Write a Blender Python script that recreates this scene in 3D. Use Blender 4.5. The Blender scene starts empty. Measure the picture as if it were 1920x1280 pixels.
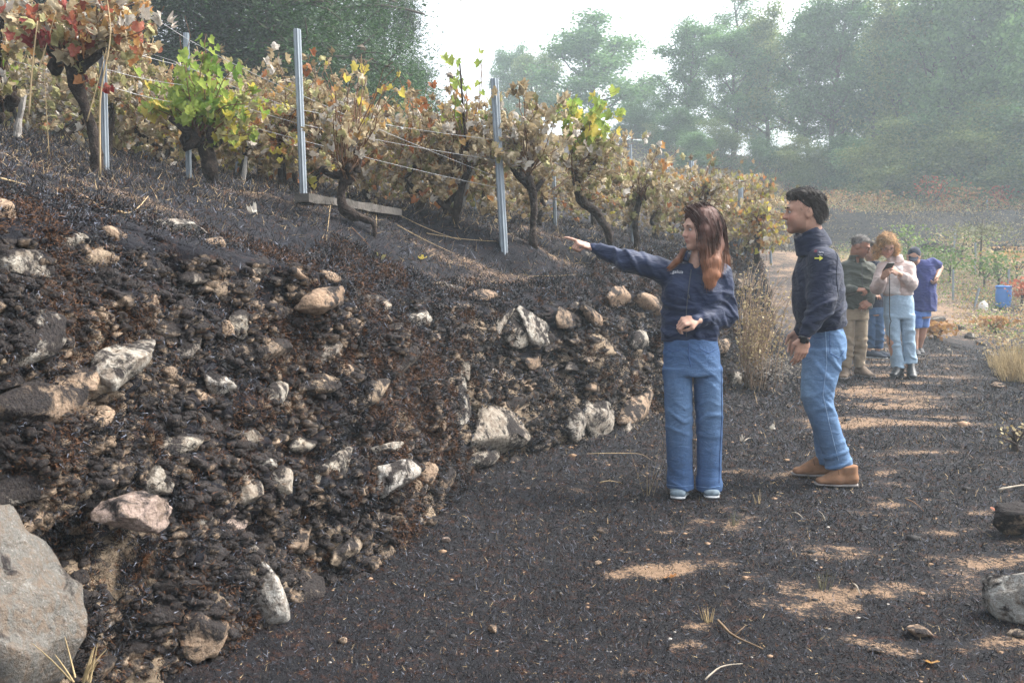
import bpy, bmesh, math, random, time
import numpy as np
from mathutils import Vector, Matrix
from mathutils.bvhtree import BVHTree
random.seed(11)
RS = np.random.RandomState(11)
T0 = time.time()
scene = bpy.context.scene
COL = scene.collection
f4 = np.float32

# ------------------------------------------------------------------ camera
CAMZ = 1.43; PITCH = math.radians(5.2); FPX = 1867.0
cam_data = bpy.data.cameras.new('camera'); cam = bpy.data.objects.new('camera', cam_data)
COL.objects.link(cam); scene.camera = cam
cam_data.sensor_width = 36.0; cam_data.lens = FPX/1920.0*36.0
cam_data.dof.use_dof = True; cam_data.dof.focus_distance = 6.0; cam_data.dof.aperture_fstop = 11.0
cam_data.clip_start = 0.05; cam_data.clip_end = 3000
cam.location = (0, 0, CAMZ); cam.rotation_euler = (math.radians(90)-PITCH, 0, 0)

# ------------------------------------------------------------------ world + sun
SUN_EL, SUN_AZ = math.radians(50), math.radians(74)     # azimuth measured from +Y towards +X
world = bpy.data.worlds.new('World'); scene.world = world; world.use_nodes = True
wn = world.node_tree; wn.nodes.clear()
sky = wn.nodes.new('ShaderNodeTexSky'); sky.sky_type = 'NISHITA'; sky.sun_disc = False
sky.sun_elevation = SUN_EL; sky.sun_rotation = SUN_AZ
sky.air_density = 1.0; sky.dust_density = 6.0; sky.ozone_density = 1.0; sky.altitude = 300
hs = wn.nodes.new('ShaderNodeHueSaturation'); hs.inputs['Saturation'].default_value = 0.30   # smoke-veiled, nearly white sky
bg = wn.nodes.new('ShaderNodeBackground'); bg.inputs['Strength'].default_value = 0.15
wo = wn.nodes.new('ShaderNodeOutputWorld')
wn.links.new(sky.outputs[0], hs.inputs['Color']); wn.links.new(hs.outputs[0], bg.inputs[0]); wn.links.new(bg.outputs[0], wo.inputs[0])
sun_d = bpy.data.lights.new('sun', 'SUN'); sun_d.energy = 1.9; sun_d.angle = math.radians(13); sun_d.color = (1, .93, .83)
sun = bpy.data.objects.new('sun', sun_d); COL.objects.link(sun)
sdir = Vector((math.sin(SUN_AZ)*math.cos(SUN_EL), math.cos(SUN_AZ)*math.cos(SUN_EL), math.sin(SUN_EL)))
sun.rotation_euler = sdir.to_track_quat('Z', 'Y').to_euler()
sun.location = (0, 0, 40)
vs = scene.view_settings
vs.view_transform = 'Standard'; vs.look = 'None'; vs.gamma = 1; vs.use_curve_mapping = False; vs.exposure = 1.65
scene.render.engine = 'CYCLES'
cy = scene.cycles
cy.use_denoising = True; cy.max_bounces = 5; cy.diffuse_bounces = 3; cy.glossy_bounces = 2
cy.transmission_bounces = 3; cy.transparent_max_bounces = 6; cy.volume_bounces = 1
cy.use_adaptive_sampling = True; cy.adaptive_threshold = 0.02
cy.caustics_reflective = False; cy.caustics_refractive = False

# ------------------------------------------------------------------ helpers
ct, st = math.cos(PITCH), math.sin(PITCH)
def ray(px, py):
    a = (px-960)/FPX; b = (640-py)/FPX
    return Vector((a, ct+b*st, -st+b*ct))
def at(px, py, Y):
    r = ray(px, py); return Vector((0, 0, CAMZ)) + r*(Y/r.y)
def tag(o, label=None, cat=None, group=None, kind=None):
    if label: o['label'] = label
    if cat: o['category'] = cat
    if group: o['group'] = group
    if kind: o['kind'] = kind
    return o
def link(name, me, parent=None, loc=None, rot=None, scale=None):
    o = bpy.data.objects.new(name, me); COL.objects.link(o)
    if parent: o.parent = parent
    if loc is not None: o.location = loc
    if rot is not None: o.rotation_euler = rot
    if scale is not None: o.scale = scale if hasattr(scale, '__len__') else (scale,)*3
    return o
def empty(name, loc, label, cat, group=None, rz=0):
    o = bpy.data.objects.new(name, None); COL.objects.link(o); o.location = loc; o.rotation_euler = (0, 0, rz)
    o.empty_display_size = .1
    return tag(o, label, cat, group)
def mesh_np(name, V, F, mats=(), smooth=True, midx=None, col=None, attrs=None):
    """V (n,3); F (m,k) one polygon size, or a list of such arrays"""
    Fs = F if isinstance(F, list) else [F]
    Fs = [np.asarray(f, dtype=np.int32) for f in Fs if len(f)]
    me = bpy.data.meshes.new(name)
    V = np.ascontiguousarray(V, dtype=f4)
    me.vertices.add(len(V)); me.vertices.foreach_set('co', V.ravel())
    loops = np.concatenate([f.ravel() for f in Fs]); sizes = np.concatenate([np.full(len(f), f.shape[1], np.int32) for f in Fs])
    starts = np.concatenate([[0], np.cumsum(sizes)[:-1]]).astype(np.int32)
    me.loops.add(len(loops)); me.loops.foreach_set('vertex_index', loops)
    me.polygons.add(len(sizes)); me.polygons.foreach_set('loop_start', starts)
    try: me.polygons.foreach_set('loop_total', sizes)
    except Exception: pass
    me.polygons.foreach_set('use_smooth', np.full(len(sizes), smooth, dtype=bool))
    for m in mats: me.materials.append(m)
    if midx is not None: me.polygons.foreach_set('material_index', np.asarray(midx, dtype=np.int32))
    if col is not None:
        a = me.color_attributes.new('col', 'FLOAT_COLOR', 'POINT')
        c = np.ones((len(V), 4), f4); c[:, :3] = col; a.data.foreach_set('color', c.ravel())
    if attrs:
        for k, v in attrs.items():
            a = me.attributes.new(k, 'FLOAT', 'POINT'); a.data.foreach_set('value', np.asarray(v, f4))
    me.update(calc_edges=True); me.validate()
    return me
# --- value noise
_T = RS.rand(32, 32, 32).astype(f4)*2-1
def vnoise(P):
    P = np.asarray(P, f4); i = np.floor(P).astype(np.int32); f = (P-i).astype(f4); f = f*f*(3-2*f)
    x0, y0, z0 = (i[..., k] & 31 for k in range(3)); x1, y1, z1 = (x0+1) & 31, (y0+1) & 31, (z0+1) & 31
    fx, fy, fz = f[..., 0], f[..., 1], f[..., 2]
    a = _T[x0, y0, z0]*(1-fx)+_T[x1, y0, z0]*fx; b = _T[x0, y1, z0]*(1-fx)+_T[x1, y1, z0]*fx
    c = _T[x0, y0, z1]*(1-fx)+_T[x1, y0, z1]*fx; d = _T[x0, y1, z1]*(1-fx)+_T[x1, y1, z1]*fx
    return (a*(1-fy)+b*fy)*(1-fz)+(c*(1-fy)+d*fy)*fz
def fbm(P, octv=4, gain=.5):
    P = np.asarray(P, f4); s = 0; a = 1.0; t = 0
    for k in range(octv):
        s = s+a*vnoise(P*(2.03**k)+k*7.31); t += a; a *= gain
    return s/t
def sstep(a, b, x):
    t = np.clip((x-a)/(b-a), 0, 1); return t*t*(3-2*t)
def worley(P, seed=0, want2=False):
    """distance to the nearest jittered cell point (and 2nd nearest), cell hash"""
    P = np.asarray(P, f4); i = np.floor(P).astype(np.int32); d1 = np.full(P.shape[:-1], 9., f4); d2 = d1.copy(); h = np.zeros(P.shape[:-1], f4)
    for dx in (-1, 0, 1):
        for dy in (-1, 0, 1):
            for dz in (-1, 0, 1):
                c = i+np.array([dx, dy, dz]); k = [(c[..., q]+seed*5) & 31 for q in range(3)]
                j = np.stack([_T[k[0], k[1], k[2]], _T[k[1], k[2], k[0]], _T[k[2], k[0], k[1]]], -1)*.45+.5
                d = np.linalg.norm(c+j-P, axis=-1); hh = _T[k[0], k[2], k[1]]
                n = d < d1; d2 = np.where(n, d1, np.minimum(d2, d)); h = np.where(n, hh, h); d1 = np.where(n, d, d1)
    return d1, d2, h

# ------------------------------------------------------------------ material helpers
class NT:
    def __init__(s, name):
        s.m = bpy.data.materials.new(name); s.m.use_nodes = True; s.t = s.m.node_tree; s.N = s.t.nodes; s.L = s.t.links
        s.b = s.N['Principled BSDF']; s.out = s.N['Material Output']; s.co = None
    def n(s, typ, **kw):
        x = s.N.new(typ)
        for k, v in kw.items(): setattr(x, k, v)
        return x
    def set(s, x, k, v):
        if hasattr(v, 'is_linked') or isinstance(v, bpy.types.NodeSocket): s.L.new(v, x.inputs[k])
        else: x.inputs[k].default_value = v
        return x
    def coord(s, kind='Object'):
        return s.n('ShaderNodeTexCoord').outputs[kind] if kind != 'World' else s.n('ShaderNodeNewGeometry').outputs['Position']
    def noise(s, scale, detail=4, rough=.55, vec=None, dist=0):
        x = s.n('ShaderNodeTexNoise'); x.inputs['Scale'].default_value = scale; x.inputs['Detail'].default_value = detail
        x.inputs['Roughness'].default_value = rough; x.inputs['Distortion'].default_value = dist
        if vec is not None: s.L.new(vec, x.inputs['Vector'])
        return x.outputs['Fac']
    def voro(s, scale, vec=None, feature='F1', out='Distance'):
        x = s.n('ShaderNodeTexVoronoi', feature=feature); x.inputs['Scale'].default_value = scale
        if vec is not None: s.L.new(vec, x.inputs['Vector'])
        return x.outputs[out]
    def ramp(s, fac, stops, interp='LINEAR'):
        x = s.n('ShaderNodeValToRGB'); x.color_ramp.interpolation = interp; e = x.color_ramp.elements
        while len(e) < len(stops): e.new(.5)
        for q, (p, c) in zip(e, stops):
            q.position = p; q.color = (c, c, c, 1) if not hasattr(c, '__len__') else (*c, 1)
        s.L.new(fac, x.inputs[0]); return x.outputs[0]
    def mix(s, fac, a, b, mode='MIX'):
        x = s.n('ShaderNodeMix', data_type='RGBA', blend_type=mode)
        for k, v in ((0, fac), (6, a), (7, b)):
            if isinstance(v, bpy.types.NodeSocket): s.L.new(v, x.inputs[k])
            elif k == 0: x.inputs[0].default_value = v
            else: x.inputs[k].default_value = (*v, 1)
        return x.outputs[2]
    def math(s, op, a, b=0.0, clamp=False):
        x = s.n('ShaderNodeMath', operation=op, use_clamp=clamp)
        for k, v in ((0, a), (1, b)):
            if isinstance(v, bpy.types.NodeSocket): s.L.new(v, x.inputs[k])
            else: x.inputs[k].default_value = v
        return x.outputs[0]
    def attr(s, name, out='Fac'):
        x = s.n('ShaderNodeAttribute'); x.attribute_name = name; return x.outputs[out]
    def bump(s, h, strength=.5, dist=.01):
        x = s.n('ShaderNodeBump'); x.inputs['Strength'].default_value = strength; x.inputs['Distance'].default_value = dist
        s.L.new(h, x.inputs['Height']); s.L.new(x.outputs[0], s.b.inputs['Normal'])
    def base(s, c, rough=.8, spec=.3):
        if isinstance(c, bpy.types.NodeSocket): s.L.new(c, s.b.inputs['Base Color'])
        else: s.b.inputs['Base Color'].default_value = (*c, 1)
        if isinstance(rough, bpy.types.NodeSocket): s.L.new(rough, s.b.inputs['Roughness'])
        else: s.b.inputs['Roughness'].default_value = rough
        s.b.inputs['Specular IOR Level'].default_value = spec
        return s.m
    def translucent(s, col, fac=.35):
        tr = s.n('ShaderNodeBsdfTranslucent'); mx = s.n('ShaderNodeMixShader'); mx.inputs[0].default_value = fac
        if isinstance(col, bpy.types.NodeSocket): s.L.new(col, tr.inputs[0])
        else: tr.inputs[0].default_value = (*col, 1)
        s.L.new(s.b.outputs[0], mx.inputs[1]); s.L.new(tr.outputs[0], mx.inputs[2]); s.L.new(mx.outputs[0], s.out.inputs[0])
def simple(name, col, rough=.7, spec=.3, var=.25, scale=30, bump=0, bscale=200, bdist=.002, kind='Object'):
    t = NT(name); v = t.coord(kind); nz = t.noise(scale, 4, .6, v)
    lo = tuple(c*(1-var) for c in col); hi = tuple(min(1, c*(1+var)) for c in col)
    t.base(t.ramp(nz, [(.3, lo), (.7, hi)]), rough, spec)
    if bump: t.bump(t.noise(bscale, 3, .6, v), bump, bdist)
    return t.m
# ================================================================== terrain
_bp = np.array([(-2.6, -1.2), (-1.9, .9), (-1.35, 2.2), (-.85, 3.3), (-.70, 3.72), (-.50, 4.05), (-.36, 4.6), (-.20, 5.7), (.32, 6.67), (.99, 7.42),
                (1.65, 8.6), (2.27, 10.07), (3.1, 12.1), (3.75, 14.), (4.5, 17.), (5.3, 21.), (6.2, 27.), (7.2, 36.)])
_bs = np.concatenate([[0], np.cumsum(np.linalg.norm(np.diff(_bp, axis=0), axis=1))])
SB = np.linspace(0, _bs[-1], 800)
_bx, _by = np.interp(SB, _bs, _bp[:, 0]), np.interp(SB, _bs, _bp[:, 1])
_k = np.exp(-np.linspace(-2, 2, 15)**2); _k /= _k.sum()
def _sm(a): return np.convolve(np.pad(a, 7, mode='reflect', reflect_type='odd'), _k, 'valid')
_bx, _by = _sm(_bx), _sm(_by)
D = np.array([-.9, .43]); D /= np.linalg.norm(D)
def Bxy(s): return np.stack([np.interp(s, SB, _bx), np.interp(s, SB, _by)], -1)
def crest_z(s): return np.interp(np.interp(s, SB, _by), [-1, 2.6, 4.0, 5.5, 6.7, 7.6, 9.5, 12, 16, 25, 36], [1.80, 1.62, 1.46, 1.25, 1.08, 1.12, 1.26, 1.40, 1.5, 1.9, 2.6])
def to_sn(x, y):
    """world xy -> (s, n) of the bank, by searching the base line along D"""
    x = np.atleast_1d(x).astype(float); y = np.atleast_1d(y).astype(float)
    # signed cross of (p-B) with D is zero at the solution; monotonic in s
    cr = (_bx*D[1]-_by*D[0])               # for base points
    c = x*D[1]-y*D[0]
    s = np.interp(c, cr[::-1] if cr[0] > cr[-1] else cr, SB[::-1] if cr[0] > cr[-1] else SB)
    b = Bxy(s); n = (x-b[..., 0])*D[0]+(y-b[..., 1])*D[1]
    return s, n
NCR = .64            # horizontal set-back of the crest behind the foot of the bank
# upper terrace: smooth surface through measured points
_cp = []
for px, py, Y in [(400, 400, 5.5), (180, 372, 4.4), (600, 432, 6.0), (800, 470, 7.7), (950, 492, 8.3), (1100, 500, 9.2), (1100, 474, 9.6), (1250, 488, 10), (1400, 482, 12.5),
                  (0, 268, 6.0), (170, 322, 6.3), (353, 335, 7.6), (565, 364, 7.6), (700, 424, 7.1), (850, 402, 9.0), (935, 460, 8.4), (1040, 424, 10.5), (1185, 450, 11.0),
                  (1000, 462, 8.6), (1150, 470, 9.3), (300, 352, 6.2), (480, 385, 6.6)]:
    p = at(px, py, Y); _cp.append((p.x, p.y, p.z))
_cp += [(-6, 20, 3.3), (0, 20, 2.5), (4, 20, 1.9), (-10, 10, 3.4), (0, 34, 3.9), (6, 34, 2.6), (-6, 5, 3.1), (-8, 34, 4.4), (-14, 22, 4.4), (-2, 13, 2.1), (2, 14, 1.65), (-4, 3, 2.5), (-4, 0, 2.5), (-5, 13, 2.6)]
for s in np.linspace(.5, SB[-1], 26):
    b = Bxy(s)+D*NCR; _cp.append((b[0], b[1], float(crest_z(s))))
    b = Bxy(s)+D*(NCR+.35); _cp.append((b[0], b[1], float(crest_z(s))+.1))
_cp = np.array(_cp); _n = len(_cp)
_A = np.zeros((_n+3, _n+3)); _r = np.linalg.norm(_cp[:, None, :2]-_cp[None, :, :2], axis=-1)
_A[:_n, :_n] = -_r-np.eye(_n)*.06; _A[:_n, _n] = 1; _A[:_n, _n+1:] = _cp[:, :2]; _A[_n, :_n] = 1; _A[_n+1:, :_n] = _cp[:, :2].T
_w = np.linalg.solve(_A, np.concatenate([_cp[:, 2], [0, 0, 0]]))
def terrace_z(x, y):
    x = np.asarray(x, float); y = np.asarray(y, float); out = _w[_n]+_w[_n+1]*x+_w[_n+2]*y
    for i in range(_n): out = out-_w[i]*np.hypot(x-_cp[i, 0], y-_cp[i, 1])
    return out
def P3(x, y, z=0): return np.stack([x, y, z+0*x], -1)
def ground_z(x, y):
    """lower ground: path, field, far bank, meadow and hills"""
    x = np.asarray(x, float); y = np.asarray(y, float)
    z = .035*fbm(P3(x*.9, y*.9, 3.), 3)+.012*fbm(P3(x*5, y*5), 3)
    # right-hand edge of the path steps down a little
    edge = np.interp(y, [0, 3, 5, 7, 9, 11.5, 14, 18, 22, 30], [2.2, 2.2, 3.1, 4.2, 5.2, 5.9, 6.3, 7.2, 8.6, 12])
    z = z-.22*sstep(0, .9, x-edge+.25*fbm(P3(x*.7, y*.7, 9), 2))*(1-sstep(14, 20, y))
    # foot of the bank: soft toe
    s, n = to_sn(x.ravel(), y.ravel()); n = n.reshape(x.shape)
    z = z+.10*sstep(-.7, .1, n)*(y < 40)
    far = y+.12*(x-12)
    z = z+1.45*sstep(20, 32.5, far)+1.35*sstep(32.5, 35.5, far+.8*fbm(P3(x*.25, y*.25), 2))
    z = z+2.1*sstep(36, 54, y)
    left = sstep(26, 4, x)
    z = z+left*3.2*sstep(38, 62, y)
    z = z+sstep(60, 200, y)*9+.25*fbm(P3(x*.3, y*.3, 1), 3)*sstep(22, 30, y)
    return z
def face_nv(v):   # set-back as a function of height fraction
    return np.interp(v, [-.2, 0, .08, .3, .55, .8, .93, 1.0, 1.08], [-.10, 0, .06, .13, .20, .29, .41, .64, .92])
HOL = np.array(at(232, 1035, 2.75))      # the dark hollow beside the boulder
def face_disp(P):
    """relief of the bank face (rubble, hollows) added outwards along -D"""
    q = P*np.array([1, 1, 1.35], f4)
    d1, d2, h = worley(q*3.6, 1); e1, e2, g = worley(q*8.5+3.7, 2)
    blob = np.clip(1-d1*1.35, 0, 1); r = .06*blob*(h*.5+.7)
    r = r+.014*np.clip(1-e1*1.3, 0, 1)
    r = r-.03*(1-sstep(0, .12, d2-d1))
    r = r+.12*fbm(P*1.5, 3)+.07*fbm(P*5+3, 3)+.035*np.abs(fbm(P*14, 3))+.02*fbm(P*30, 2)
    r = r-.30*np.exp(-(((P[..., 0]-HOL[0])**2+(P[..., 1]-HOL[1])**2)/.17**2)**1.5-((P[..., 2]-HOL[2])/.11)**2)
    return r-.03
def bank_point(s, v):
    s = np.asarray(s, float); v = np.asarray(v, float)
    b = Bxy(s); n = face_nv(v)*np.interp(b[..., 1], [2, 8, 12], [1.05, 1, 1.1]); zc = crest_z(s)
    P = np.stack([b[..., 0]+D[0]*n, b[..., 1]+D[1]*n, zc*v], -1)
    fade = sstep(-.15, .1, v)*(1-.5*sstep(.9, 1.0, v)-.5*sstep(1., 1.08, v))
    d = face_disp(P.astype(f4))*fade
    P[..., 0] -= D[0]*d; P[..., 1] -= D[1]*d; P[..., 2] += d*.25*sstep(.3, 1, v)
    k = sstep(.88, 1.0, v)
    tz = terrace_z(P[..., 0], P[..., 1])+.02*fbm(P.astype(f4)*np.array([5, 5, 0], f4), 3)
    P[..., 2] = P[..., 2]*(1-k)+tz*k
    return P
def grid_faces(nu, nv):
    i = np.arange(nu*nv).reshape(nu, nv); return np.stack([i[:-1, :-1], i[1:, :-1], i[1:, 1:], i[:-1, 1:]], -1).reshape(-1, 4)
def grow(a, b, d0, k):     # coordinates from a to b with spacing growing by k
    xs = [a]; d = d0
    while xs[-1] < b: xs.append(xs[-1]+d); d *= k
    return np.array(xs)

# ---- materials of the burnt land
def char_mat(name, attr_name, soil=(.27, .17, .105), rust=(.12, .045, .02), char=(.009, .0095, .0135), wet=.18, scale=1., amps=(.9, 1.1, .5)):
    t = NT(name); g = t.coord('World')
    a = t.attr(attr_name)
    n1 = t.noise(9*scale, 6, .65, g, .4); n2 = t.noise(60*scale, 5, .7, g); n3 = t.noise(300*scale, 3, .7, g)
    m = t.math('ADD', a, t.math('MULTIPLY', t.math('SUBTRACT', n1, .5), amps[0])); m = t.math('ADD', m, t.math('MULTIPLY', t.math('SUBTRACT', n2, .5), amps[1]))
    m = t.math('ADD', m, t.math('MULTIPLY', t.math('SUBTRACT', n3, .5), amps[2]))
    mask = t.ramp(m, [(.44, 0.), (.66, 1.)])
    ash = t.ramp(n3, [(.3, char), (.62, tuple(c*1.9 for c in char)), (.80, (.07, .07, .078))])
    rustm = t.ramp(t.noise(14*scale, 5, .7, g, .6), [(.52, 0.), (.66, 1.)])
    dark = t.mix(t.math('MULTIPLY', rustm, t.ramp(n2, [(.4, 0.), (.6, .6)])), ash, rust)
    so = t.mix(t.ramp(n2, [(.3, 0.), (.7, 1.)]), tuple(c*.55 for c in soil), soil)
    so = t.mix(t.ramp(n3, [(.55, 0.), (.75, .55)]), so, (.5, .4, .3))
    c = t.mix(mask, dark, so)
    t.base(c, t.ramp(mask, [(0, .8), (1, .98)]), wet)
    h = t.math('ADD', t.math('MULTIPLY', n2, .6), t.math('MULTIPLY', n3, .6)); t.bump(h, .9, .02)
    return t.m
M_path = char_mat('burnt_ground', 'bare')
M_bank = char_mat('burnt_bank', 'bare', soil=(.40, .31, .22), rust=(.13, .058, .028), amps=(1.5, .6, .35))

# ---- lower ground: one sheet to the horizon
xs = np.concatenate([-grow(0, 200, .6, 1.16)[::-1][:-1]-3.2, np.arange(-3.2, 5.2, .024), grow(5.2, 200, .03, 1.06)])
ys = np.concatenate([[-28, -15, -6, -1, 1, 2.], grow(2.6, 215, .017, 1.0115)])
GX, GY = np.meshgrid(xs, ys, indexing='ij')
GZ = ground_z(GX, GY)
def path_bare(x, y):
    # trodden streaks across the line of sight, far part of the path; scattered scraped patches near
    st1 = fbm(P3(x*1.1, y*3.2, 5), 3); far = sstep(5.5, 8, y)
    cx = np.interp(y, [3, 5, 7, 9, 12, 16, 24], [.9, 1.6, 2.5, 3.4, 4.7, 6.2, 9.3]); w = np.interp(y, [3, 6, 9, 14, 24], [.9, 1.0, 1.1, 1.3, 1.8])
    lane = np.exp(-((x-cx)/w)**2)
    b = .06+.5*sstep(-.1, .7, st1)*lane*far+.12*far*lane+.10*sstep(-.3, .4, fbm(P3(x*.8, y*.8, 3), 2))*sstep(-.5, .8, x-.15*y+.1)
    st2 = fbm(P3(x*2.2+.6*y, y*3.4-.5*x, 8), 3)
    b = b+.50*sstep(.05, .5, st2)*(.55+.6*np.abs(fbm(P3(x*7, y*7, 6), 3))*2)*(1-far)*sstep(-.2, .6, x-.15*y+.2)
    b = b+.30*sstep(14, 20, y)
    for px, py, rx, ry, a in [(1205, 1072, .20, .07, .75), (1325, 1065, .2, .08, .35), (1310, 1175, .1, .03, .6), (1130, 990, .05, .03, .5), (1395, 990, .1, .03, .35), (1690, 1100, .14, .05, .4), (1610, 1200, .14, .05, .35),
                              (1500, 890, .2, .08, .45), (1530, 875, .13, .07, .4), (1700, 905, .25, .05, .45), (1270, 1210, .14, .04, .4), (1180, 1155, .1, .03, .4), (1740, 850, .3, .06, .35), (1690, 1180, .1, .04, .2), (1890, 1020, .1, .05, .5), (1085, 925, .18, .06, .4), (1640, 790, .3, .08, .3), (1720, 720, .4, .1, .35), (1180, 1260, .2, .05, .3), (1420, 1140, .22, .05, .3), (1560, 1150, .25, .06, .3), (1250, 1000, .12, .04, .3), (1800, 1000, .25, .06, .35), (1650, 960, .3, .06, .35), (1480, 940, .1, .04, .35), (1380, 880, .2, .05, .25), (1760, 780, .4, .07, .35), (1000, 1010, .15, .04, .25), (1720, 1220, .2, .05, .3), (960, 940, .12, .04, .3), (1480, 1020, .12, .05, .2)]:
        p = at(px, py, 5); r = ray(px, py); k = CAMZ/-r.z; X, Y = r.x*k, r.y*k
        b = b+1.35*a*np.exp(-(((x-X)/rx)**2+((y-Y)/ry/1.6)**2))*(.7+.6*fbm(P3(x*9, y*9, 2), 2))
    return b
bare = path_bare(GX, GY)
M_far = None
gm = mesh_np('ground', np.stack([GX, GY, GZ], -1).reshape(-1, 3), grid_faces(*GX.shape), [M_path], True, attrs={'bare': bare.ravel(), 'far': (.62*sstep(18, 30, GY+.15*GX)*sstep(.25, .36, GX/np.maximum(GY, 1))+.38*sstep(35, 38, GY+.12*(GX-12))).ravel(), 'bank': (sstep(31.5, 33, GY+.12*(GX-12))*(1-sstep(35.6, 37.5, GY+.12*(GX-12)+1.5*fbm(P3(GX*.3, GY*.3, 4), 2)))).ravel()})
ground = tag(link('ground', gm), 'scorched black earth of the path and the rising fields behind', None, None, 'structure')
# far part of the sheet: dry grass instead of char
t = NT('ground_mix'); g = t.coord('World')
# reuse char nodes by rebuilding them with a far-grass mix
def ground_material():
    m = char_mat('burnt_path_and_dry_meadow', 'bare', soil=(.35, .235, .155), char=(.0095, .0095, .012)); nt = m.node_tree; L = nt.links; b = nt.nodes['Principled BSDF']
    src = b.inputs['Base Color'].links[0].from_socket
    q = NT.__new__(NT); q.m = m; q.t = nt; q.N = nt.nodes; q.L = L; q.b = b
    g = q.coord('World')
    dry = q.ramp(q.noise(2.2, 6, .7, g), [(.3, (.05, .045, .025)), (.5, (.17, .11, .06)), (.7, (.30, .20, .11))])
    dry = q.mix(q.ramp(q.noise(.35, 3, .6, g), [(.42, 0.), (.6, .7)]), dry, (.07, .10, .03))
    f = q.attr('far'); k = q.attr('bank')
    c = q.mix(q.ramp(q.math('ADD', f, q.math('MULTIPLY', q.math('SUBTRACT', q.noise(2.5, 5, .7, g), .5), .8)), [(.4, 0.), (.65, 1.)]), src, dry)
    blk = q.ramp(q.noise(4, 6, .7, g), [(.35, (.014, .014, .017)), (.62, (.035, .03, .028)), (.74, (.16, .11, .075))])
    c = q.mix(q.ramp(q.math('ADD', k, q.math('MULTIPLY', q.math('SUBTRACT', q.noise(1.5, 5, .7, g), .5), .5)), [(.35, 0.), (.6, 1.)]), c, blk)
    L.new(c, b.inputs['Base Color']); return m
ground.data.materials[0] = ground_material()
bpy.data.materials.remove(t.m)

# ---- the wall (bank) : core + stones + charred moss
WALL = empty('dry_stone_wall', (-.6, 4, 0), 'burnt rubble retaining wall of pale stones under charred black moss beside the path', 'wall')
WALLINV = Matrix.Translation((.6, -4, 0))
WOFF = np.array([.6, -4, 0])
ss = np.concatenate([np.arange(.6, 4.0, .03), grow(4.0, SB[-1]-.1, .0135, 1.0085)])
vv = np.concatenate([np.linspace(-.18, .0, 8)[:-1], np.linspace(0, .85, 112)[:-1], np.linspace(.85, 1.08, 42)])
S_, V_ = np.meshgrid(ss, vv, indexing='ij')
WP = bank_point(S_, V_)
def soil_on_bank(P, v):
    q = P.astype(f4)
    b = .11+.72*fbm(q*1.7+11, 3)+.30*(fbm(q*6, 2))+.30*sstep(5.2, 6.2, P[..., 1])*(1-sstep(8, 9.5, P[..., 1]))+.35*np.exp(-((P[..., 0]-HOL[0]+.05)**2+(P[..., 1]-HOL[1])**2)/.25**2-((P[..., 2]-HOL[2]+.2)/.18)**2)
    b = b+.20*sstep(.62, .1, v)-.12*sstep(.55, .8, v)+.1*sstep(6, 8, P[..., 1])
    return b
wb = soil_on_bank(WP, V_)
core = link('earth_core', mesh_np('earth_core', WP.reshape(-1, 3)+WOFF, grid_faces(*S_.shape)[:, ::-1], [M_bank], True, attrs={'bare': wb.ravel()}), WALL)
# ---- terrace above the bank
ns = np.concatenate([[NCR], NCR+grow(.03, 46, .035, 1.035)]); ts = np.concatenate([np.arange(.6, 4, .06), grow(4.0, SB[-1]-.1, .03, 1.006)])
TS, TN = np.meshgrid(ts, ns, indexing='ij'); tb = Bxy(TS)
TX = tb[..., 0]+D[0]*TN; TY = tb[..., 1]+D[1]*TN
TZ = terrace_z(TX, TY)+.02*fbm(P3(TX*5, TY*5, 0*TX), 3)+.03*fbm(P3(TX*1.7, TY*1.7, 0*TX+4), 2)*sstep(.5, 1.2, TN)
TZ = TZ-.012*(TN < NCR+.3)
tbare = .09+.44*sstep(.02, .55, fbm(P3(TX*1.0+TY*.4, TY*2.4, 7.), 3))+.12*sstep(9, 14, TY)
terr = tag(link('terrace_ground', mesh_np('terrace_ground', np.stack([TX, TY, TZ], -1).reshape(-1, 3), grid_faces(*TS.shape)[:, ::-1], [char_mat('burnt_terrace', 'bare', soil=(.27, .185, .13), rust=(.09, .045, .026))], True, attrs={'bare': tbare.ravel()})), 'burnt sloping soil of the vineyard terrace above the wall', None, None, 'structure')
BV_TER = BVHTree.FromPolygons([tuple(v) for v in np.stack([TX, TY, TZ], -1)[::2, ::1].reshape(-1, 3)], [tuple(f) for f in grid_faces(*TS[::2].shape)])
_wsub = WP[::2, ::2]; BV_WALL = BVHTree.FromPolygons([tuple(v) for v in _wsub.reshape(-1, 3)], [tuple(f) for f in grid_faces(*_wsub.shape[:2])])
def tz(x, y):
    return float(terrace_z(x, y))
def gz(x, y): return float(ground_z(np.array([x]), np.array([y]))[0])
def on_ground(px, py):
    r = ray(px, py); k = CAMZ/-r.z
    for _ in range(4): k = (CAMZ-gz(r.x*k, r.y*k))/-r.z
    return Vector((r.x*k, r.y*k, gz(r.x*k, r.y*k)))
def hit(px, py, which=None):
    o = Vector((0, 0, CAMZ)); d = ray(px, py).normalized(); best = None
    for b in ([BV_WALL, BV_TER] if which is None else [which]):
        h = b.ray_cast(o, d)
        if h[0] is not None and (best is None or h[3] < best[3]): best = h
    return best
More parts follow.
